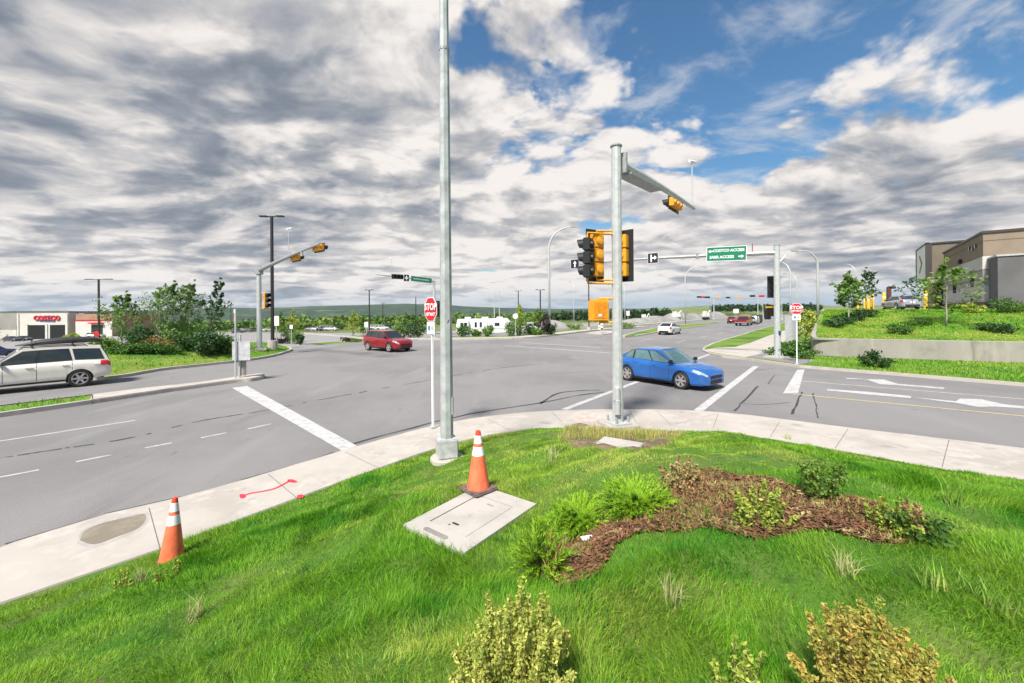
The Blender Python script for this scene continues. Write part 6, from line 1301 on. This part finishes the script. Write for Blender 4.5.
# ---- tree island at the left
def isl(px, py): return on(px, py, lambda x, y: max(float(hisl(x, y)), float(hbase(x, y))))
def I(px, py, Y):
    p = at(px, py, Y); return Vector((p.x, p.y, max(float(hisl(p.x, p.y)), float(hbase(p.x, p.y)))-.05))
cr1 = [(0, .2), (.2, .8), (.45, 1.25), (.7, .9), (1, .25)]
tree('birch_tree', I(121, 350, 27), 4.1, [(0, .5), (.2, 1.2), (.45, 1.2), (.7, .7), (1, .15)], 2500, L_birch, 'bushy green tree right behind the pale wagon, nearest the warehouse', lean=(.10, 0), size=.085, seed=1, trunk_r=.06, bark=bark_pale, up=1.5, limbs=20, low=.14, spread=-.25)
tree('birch_tree', I(163, 350, 27), 4.5, [(0, .4), (.2, 1.2), (.45, 1.2), (.7, .75), (1, .15)], 2700, L_birch, 'tall windblown green tree in the middle of the left island', lean=(.18, 0), size=.085, seed=2, trunk_r=.06, bark=bark_pale, up=1.9, limbs=22, low=.12, spread=-.3)
tree('birch_tree', I(184, 350, 28), 4.6, [(0, .4), (.2, 1.2), (.45, 1.1), (.7, .7), (1, .15)], 2500, L_poplar, 'windblown greyish green tree right of the tallest one on the left island', lean=(.16, 0), size=.085, seed=3, trunk_r=.06, bark=bark_pale, up=1.9, limbs=22, low=.12, spread=-.3)
tree('birch_tree', I(212, 348, 27), 4.8, [(0, .3), (.25, 1.0), (.5, .8), (.62, .5), (1, .15)], 1500, L_dark, 'thin dark tree with wispy leaning tops beside the median sign', lean=(.14, 0), size=.09, seed=4, trunk_r=.04, up=2.4, limbs=13, low=.12, spread=-.4)
bush('shrub', I(150, 358, 25.4), .8, .8, 600, L_rust, 'rust tinged rounded shrub in front of the left trees', size=.10, seed=50)
bush('shrub', I(168, 356, 25.2), .7, .7, 500, L_rust, 'orange brown low shrub right of the rust tinged one', size=.10, seed=52)
for i, px in enumerate((122, 134, 146, 158, 170)):
    bush('hedge', I(px, 366, 23.2+.25*i), .62, .75, 900, L_hedge, 'dark green low hedge plant along the kerb of the left island', 'clipped hedge plants on the left island', size=.07, seed=60+i, tall=1.2)
for i, (px, Y, h, r, lm, lab) in enumerate([(140, 26, 1.6, 1.1, L_dark, 'dark green shrub under the bushy birch'), (190, 25.5, 1.3, 1.0, L_dark, 'dark spreading shrub under the middle birches'), (206, 25.0, 1.5, 1.0, L_dark, 'dark leafy shrub with pale flowers beside the median sign'), (104, 28, 1.4, 1.0, L_young, 'light green shrub at the tail of the pale wagon'), (176, 27, 1.8, 1.2, L_birch, 'mid green shrub between the trunks of the left trees'), (222, 26, 1.2, .8, L_hedge, 'small green shrub left of the signal pole')]):
    bush('shrub', I(px, 360, Y), h, r, 1300, lm, lab, size=.11, seed=70+i)
tree('small_tree', gnd(72, 343)+Vector((0, 0, -.2)), 2.2, [(0, .6), (.3, 1.2), (.6, 1.0), (1, .4)], 900, L_yellow, 'yellow green round tree in front of the warehouse entrance bay', size=.22, seed=90, trunk_r=.06, low=.1)
# ---- far side shrubs
def F(px, Y): p = at(px, 330, Y); return Vector((p.x, p.y, float(hbase(p.x, p.y))))
far = 'shrubs along the far kerb'
for i, (px, Y, h, r, lm, lab) in enumerate([(397, 47, 1.9, 1.1, L_birch, 'green bush behind the red hatchback'), (409, 47, 2.4, 1.4, L_dark, 'dark green bush right behind the red hatchback'), (416, 47.6, 2.0, 1.2, L_dark, 'dark green bush left of the stop sign'), (463, 48, 1.5, 1.1, L_hedge, 'round green bush in front of the white trailer'),
      (476, 49, .9, .8, L_young, 'small pale bush in front of the trailer door'), (488, 48.5, 1.5, .8, L_birch, 'upright green bush in front of the white trailer'), (511, 49, 2.3, 1.0, L_birch, 'green bush at the right end of the white trailer'), (519, 50, 3.0, 1.1, L_young, 'tall light green bush beside the round white sign'),
      (531, 50, 1.3, .8, L_dark, 'low dark bush left of the purple leaved shrub'), (537, 49.5, 1.0, .7, L_young, 'pale low plant left of the purple leaved shrub'), (545, 50.5, 2.7, 1.1, L_purple, 'purple leaved shrub beside the arched street lamp'), (550, 50.5, 1.8, .7, L_dark, 'dark shrub at the foot of the arched street lamp'),
      (573, 66, 1.0, 1.4, L_young, 'low green plant on the far verge left of the signal box'), (625, 68, 1.1, 1.8, L_young, 'low green plants on the far verge right of the signal pole'),
      (289, 62, 2.4, 1.4, L_dark, 'dark bush at the car park entrance'), (296, 60, 2.2, 1.1, L_young, 'light green bush at the car park entrance'), (281, 62, 1.1, 1.2, L_purple, 'low red brown shrub at the car park entrance'), (348, 62, 1.0, 1.6, L_purple, 'low dark plant behind the red hatchback'), (358, 60, 1.3, 1.4, L_young, 'low green plant behind the red hatchback roof'), (300, 57, 1.6, .6, L_dark, 'small dark bush beside the car park entry sign')]):
    bush('shrub', F(px, Y), h, r, 620, lm, lab, far, size=.13, seed=120+i)
for i, (px, Y, h, lm, lab) in enumerate([(281, 64, 5.2, L_young, 'young light green tree right of the dark lamp post'), (293, 66, 5.5, L_yellow, 'young yellow green tree at the car park entrance'), (353, 68, 5.0, L_yellow, 'thin yellow green tree with a bare top behind the red hatchback'), (363, 70, 4.2, L_young, 'slim light green tree behind the red hatchback'), (520, 52, 4.0, L_yellow, 'yellow green young tree behind the round white sign'), (538, 56, 3.4, L_young, 'young green tree behind the purple shrub')]):
    tree('young_tree', F(px, Y), h, [(0, .3), (.3, .9), (.6, .8), (1, .2)], 650, lm, lab, group='young trees beyond the far kerb', size=.17, seed=160+i, trunk_r=.05, low=.2, limbs=12, up=.9)
def far_wood():
    rng = np.random.default_rng(3); V = []; n = 0; C = []; S = []
    for k in range(3600):
        az = math.radians(rng.uniform(-54, 24)); D = 165+rng.uniform(0, 1)**1.4*620; x, y = D*math.sin(az), D*math.cos(az); s, t = st(x, y)
        if t < 150 or (s < 70 and t < 235): continue
        z = float(hbase(x, y))-D*.0012; h = rng.uniform(2.6, 5.4)*(1+D/900); r = h*rng.uniform(.28, .45); m_ = 26
        q = rng.normal(size=(m_, 3)); q /= np.linalg.norm(q, axis=1)[:, None]; q *= rng.uniform(.5, 1, (m_, 1))
        C.append(np.array([x, y, z+h*.55])+q*np.array([r, r, h*.5])); S.append(np.full(m_, r*.62))
    C = np.concatenate(C); S = np.concatenate(S); V, F_ = leaf_cloud(C, S, rng, .2, 1.3)
    m = multi_mat('far_wood_leaves', [((.10, .19, .04), 0, 0, 0, 0), ((.21, .28, .055), .02, .45, .62, 1), ((.05, .11, .03), .035, .52, .68, 2)], bump=0, island=.4, trans=.2)
    tag(np_obj('far_wood', V, [F_], m), kind='stuff', label='mixed green wood filling the valley beyond the car parks', cat='wood')
far_wood()
def tree_line():
    rng = np.random.default_rng(8); C = []; S = []
    for (a0, a1, D0, D1, n, zoff, hh) in ((4, 21, 230, 420, 420, 0, 6), (26, 37, 420, 560, 200, 4, 7), (20, 27, 700, 800, 70, 7, 4)):
        for k in range(n):
            az = math.radians(rng.uniform(a0, a1)); D = rng.uniform(D0, D1); x, y = D*math.sin(az), D*math.cos(az); h = rng.uniform(.6, 1.1)*hh; r = h*.42; z = (float(hbase(x, y)) if zoff == 0 else zoff*.4)
            q = rng.normal(size=(24, 3)); q /= np.linalg.norm(q, axis=1)[:, None]; q *= rng.uniform(.5, 1, (24, 1)); C.append(np.array([x, y, z+h*.5])+q*np.array([r, r, h*.5])); S.append(np.full(24, r*.62))
    C = np.concatenate(C); S = np.concatenate(S); V, F_ = leaf_cloud(C, S, rng, .2, 1.3)
    tag(np_obj('tree_belt', V, [F_], leaf_mat('belt_leaves', (.04, .085, .024), (.018, .045, .015))), kind='stuff', label='dark green belt of trees along the horizon at the right', cat='wood')
tree_line()

# ---------------------------------------------------------------- sky
def build_world():
    w = bpy.data.worlds.new("World"); bpy.context.scene.world = w
    w.use_nodes = True
    nt = w.node_tree; N = nt.nodes; Lk = nt.links
    N.clear()
    def val(x, sock):
        if isinstance(x, (int, float)): sock.default_value = x
        elif isinstance(x, (tuple, list)): sock.default_value = tuple(x) if len(x) == len(sock.default_value) else tuple(x) + (1,)
        else: Lk.new(x, sock)
    def m(op, a, b=0.0, c=0.0, clamp=False):
        n = N.new('ShaderNodeMath'); n.operation = op; n.use_clamp = clamp
        val(a, n.inputs[0]); val(b, n.inputs[1]); val(c, n.inputs[2])
        return n.outputs[0]
    def vm(op, a, b=(0, 0, 0)):
        n = N.new('ShaderNodeVectorMath'); n.operation = op
        val(a, n.inputs[0]); val(b, n.inputs[1])
        return n.outputs['Value'] if op in ('DOT_PRODUCT', 'LENGTH', 'DISTANCE') else n.outputs[0]
    def noise(vec, scale, detail=6, rough=.55, dist=0.0, lac=2.0, dim='2D'):
        n = N.new('ShaderNodeTexNoise'); n.noise_dimensions = dim
        val(vec, n.inputs['Vector']); n.inputs['Scale'].default_value = scale
        n.inputs['Detail'].default_value = detail; n.inputs['Roughness'].default_value = rough
        n.inputs['Distortion'].default_value = dist; n.inputs['Lacunarity'].default_value = lac
        return n.outputs[0]
    def puff(vec, scale, detail=4, rough=.5):
        n = N.new('ShaderNodeTexVoronoi'); n.voronoi_dimensions = '2D'; n.feature = 'SMOOTH_F1'; n.normalize = True
        val(vec, n.inputs['Vector']); n.inputs['Scale'].default_value = scale; n.inputs['Detail'].default_value = detail; n.inputs['Roughness'].default_value = rough; n.inputs['Smoothness'].default_value = .35
        return m('SUBTRACT', 1.0, n.outputs['Distance'])
    def smooth(x, a, b, lo=0.0, hi=1.0):
        n = N.new('ShaderNodeMapRange'); n.interpolation_type = 'SMOOTHSTEP'
        val(x, n.inputs['Value']); n.inputs['From Min'].default_value = a; n.inputs['From Max'].default_value = b
        n.inputs['To Min'].default_value = lo; n.inputs['To Max'].default_value = hi
        return n.outputs[0]
    def mix(f, a, b):
        n = N.new('ShaderNodeMix'); n.data_type = 'RGBA'
        val(f, n.inputs[0]); val(a, n.inputs[6]); val(b, n.inputs[7])
        return n.outputs[2]
    tc = N.new('ShaderNodeTexCoord').outputs['Generated']
    d = vm('NORMALIZE', tc)
    sx = N.new('ShaderNodeSeparateXYZ'); Lk.new(d, sx.inputs[0])
    X, Y, Z = sx.outputs
    zc = m('ADD', m('MAXIMUM', Z, 0.0), 0.20)
    cmb = N.new('ShaderNodeCombineXYZ')
    Lk.new(m('DIVIDE', X, zc), cmb.inputs[0]); Lk.new(m('DIVIDE', Y, zc), cmb.inputs[1])
    P = cmb.outputs[0]
    dn = N.new('ShaderNodeTexNoise'); val(d, dn.inputs['Vector']); dn.inputs['Scale'].default_value = 6.5; dn.inputs['Detail'].default_value = 6; dn.inputs['Roughness'].default_value = .6
    dwv = vm('SCALE', vm('SUBTRACT', dn.outputs['Color'], (.5, .5, .5))); dwv.node.inputs['Scale'].default_value = .30
    dwv = vm('ADD', d, dwv)
    def blob(px, py, rad, amp):
        v = Vector(ray(px, py)).normalized()
        dd = vm('DISTANCE', dwv, tuple(v))
        return m('MULTIPLY', smooth(dd, 0.0, rad, 1.0, 0.0), amp)
    def total(*xs):
        r = xs[0]
        for x in xs[1:]: r = m('ADD', r, x)
        return r
    # domain warp
    wv = N.new('ShaderNodeTexNoise'); val(P, wv.inputs['Vector']); wv.inputs['Scale'].default_value = .8; wv.inputs['Detail'].default_value = 3
    warp = vm('SCALE', vm('SUBTRACT', wv.outputs['Color'], (.5, .5, .5)))
    warp.node.inputs['Scale'].default_value = .55
    Pw = vm('ADD', P, warp)
    # stretch the banks gently so that they run from lower left to upper right
    mp = N.new('ShaderNodeMapping'); val(Pw, mp.inputs['Vector'])
    mp.inputs['Rotation'].default_value = (0, 0, math.radians(-25)); mp.inputs['Scale'].default_value = (.88, 1.08, 1)
    mp.inputs['Location'].default_value = (3.1, 7.4, 0)
    Q = mp.outputs[0]
    big = noise(Q, .9, 2, .5)
    def field(q):
        return m('ADD', m('MULTIPLY', noise(q, 2.1, 12, .56, .10), .52), m('MULTIPLY', m('ADD', m('MULTIPLY', puff(q, 2.6, 4, .55), 1.6), -.82), .48))
    n1 = field(Q)
    n1s = field(vm('ADD', Q, (-.07, -.10, 0)))
    fine = noise(Q, 5.0, 9, .58, .2)
    mid = noise(vm('ADD', Q, (9.3, 2.2, 4)), 2.4, 7, .55, .3)
    bias = total(blob(735, 75, .26, -.115), blob(690, 20, .18, -.10), blob(650, 135, .08, -.08), blob(840, 5, .22, -.075), blob(760, 140, .16, -.07),
                 blob(1000, 5, .15, -.11), blob(478, 38, .08, -.15), blob(540, 92, .06, -.16), blob(935, 20, .10, -.06), blob(405, 142, .04, -.10), blob(585, 150, .05, -.10),
                 blob(600, 60, .20, .17), blob(590, 130, .16, .08), blob(510, 20, .20, .20), blob(560, 210, .30, .10), blob(720, 235, .34, .20), blob(820, 240, .3, .10), blob(430, 235, .3, .10), blob(470, 150, .25, .10), blob(890, 75, .20, .10), blob(960, 200, .45, .10), blob(200, 150, .75, .26), blob(60, 40, .8, .24), blob(330, 40, .45, .14), blob(560, 230, .5, .10))
    low = smooth(Z, .02, .34, .28, 0.0)
    cov = total(m('MULTIPLY', m('SUBTRACT', n1, .5), 1.25), .5, m('MULTIPLY', m('SUBTRACT', big, .5), .35), bias, low, .045)
    mask = smooth(cov, .44, .60)
    thick = smooth(cov, .52, .86)
    lit = smooth(m('SUBTRACT', n1, n1s), -.11, .12)
    # base tone: thick grey undersides at the left and lower right, bright heaps in the middle and top right
    dark = total(blob(90, 190, .50, .30), blob(250, 195, .40, .22), blob(170, 110, .25, -.30), blob(100, 30, .45, .30), blob(330, 15, .4, .22), blob(330, 220, .26, .26), blob(450, 30, .35, .30), blob(120, 60, .5, .12), blob(960, 185, .30, .30), blob(850, 215, .2, .2),
                 blob(640, 55, .30, -.34), blob(560, 130, .30, -.34), blob(300, 130, .26, -.34), blob(560, 190, .3, -.2), blob(880, 60, .25, -.36), blob(720, 180, .24, -.34), blob(210, 90, .18, -.3), blob(110, 262, .3, -.3), blob(400, 250, .35, -.34), blob(960, 110, .2, -.25), blob(960, 150, .3, .12))
    lowk = smooth(Z, .05, .30, .42, 1.0)
    tone = total(m('MULTIPLY', lit, .46), m('MULTIPLY', thick, -.16), m('MULTIPLY', m('MULTIPLY', m('SUBTRACT', fine, .5), 1.15), lowk), m('MULTIPLY', m('MULTIPLY', m('SUBTRACT', mid, .5), 1.15), lowk), m('MULTIPLY', smooth(Z, .26, .06), .10), m('MULTIPLY', dark, -.50), .50)
    # long bright and dark streaks low down
    st = noise(vm('MULTIPLY', d, (3.2, 3.2, 26)), 1.3, 7, .55, .5, dim='3D')
    streak = m('MULTIPLY', smooth(st, .38, .62, -.12, .42), smooth(Z, .24, .05))
    tone = m('ADD', tone, streak)
    rmp = N.new('ShaderNodeValToRGB'); val(tone, rmp.inputs[0])
    e = rmp.color_ramp; e.interpolation = 'B_SPLINE'
    e.elements[0].position = 0.0; e.elements[0].color = (.20, .235, .29, 1)
    e.elements[1].position = 1.0; e.elements[1].color = (.94, .89, .845, 1)
    for p, c in ((.22, (.285, .315, .365)), (.45, (.44, .45, .48)), (.66, (.615, .595, .59)), (.84, (.82, .78, .75))):
        k = e.elements.new(p); k.color = c + (1,)
    cloud = rmp.outputs[0]
    sky = N.new('ShaderNodeTexSky'); sky.sky_type = 'NISHITA'; sky.sun_disc = False
    sky.sun_elevation = SUN_EL; sky.sun_rotation = SUN_ROT; sky.air_density = 1.3; sky.dust_density = .4; sky.ozone_density = 3.0
    skyc = vm('MULTIPLY', sky.outputs[0], (SKY_K * .58, SKY_K * .87, SKY_K * 1.02))
    cl = vm('MULTIPLY', cloud, (CLOUD_K, CLOUD_K, CLOUD_K))
    wisp = m('MULTIPLY', smooth(noise(vm('ADD', Q, (21, 4, 7)), 3.4, 9, .60, .15), .50, .76), .65)
    skyc = mix(wisp, skyc, (CLOUD_K*.66, CLOUD_K*.68, CLOUD_K*.72))
    both = mix(mask, skyc, cl)
    # pale blue band of air just above the horizon
    band = m('MULTIPLY', smooth(Z, .07, .0), smooth(X, -.5, .5, .35, .85))
    both = mix(band, both, tuple(CLOUD_K * c for c in (.37, .52, .66)))
    bg = N.new('ShaderNodeBackground'); Lk.new(both, bg.inputs[0]); bg.inputs[1].default_value = WORLD_STRENGTH
    out = N.new('ShaderNodeOutputWorld'); Lk.new(bg.outputs[0], out.inputs[0])
    w.cycles.sampling_method = 'MANUAL'; w.cycles.sample_map_resolution = 512
NO_GRASS.append((float(P0.x), float(P0.y), .29)); NO_GRASS.append((float(cb.x), float(cb.y), .42))
lawn_grass()
verge_blades([RC_POLY_V], 60, .13, .035, lambda x, y: np.full(x.shape, .10), 'short green grass of the strip below the retaining wall')
verge_blades([ISL_POLY], 45, .14, .04, lambda x, y: hisl(x, y)-.02, 'green grass of the left tree island')
def bank_blades():
    n = 60000; u = RNG.uniform(0, 1, n)**1.2; v = RNG.uniform(0, .62, n); P = np.array([WL[0]+wd_*(.5+30*a)+AD*(.25+32*b) for a, b in zip(u, v)]); z = np.array([plateau(*p) for p in P])-.06
    pal = vnoise(P[:, 0]+20, P[:, 1]+5, 3.0, 31)*.6+vnoise(P[:, 0]+3, P[:, 1]+50, 1.1, 32)*.4+np.where(v < .17, .10, -.22) > .5
    Q = np.column_stack([P, z]); blades('verge_grass', Q[~pal], .12, .05, grass_mat, .6, label='dark green grass patches of the bank lawn'); blades('verge_grass', Q[pal], .10, .05, grass_pale, .6, label='yellowish grass patches of the bank lawn')
bank_blades()
verge_blades([[tuple(p) for p in gl]], 60, .12, .04, lambda x, y: np.full(x.shape, .11), 'grass of the median strip at the left')
setup_camera(); build_world()
def haze():
    m = bpy.data.materials.new('haze_air'); m.use_nodes = True; N = m.node_tree.nodes; N.clear(); o_ = N.new('ShaderNodeOutputMaterial'); v = N.new('ShaderNodeVolumePrincipled')
    v.inputs['Color'].default_value = (.78, .88, 1, 1); v.inputs['Density'].default_value = .00005; v.inputs['Anisotropy'].default_value = .2
    m.node_tree.links.new(v.outputs[0], o_.inputs['Volume'])
    o = MB().box((0, 2000, 50), (13000, 9000, 320)).obj('haze', m); tag(o, kind='stuff', label='thin blue air between the junction and the far hills', cat='haze')
haze()
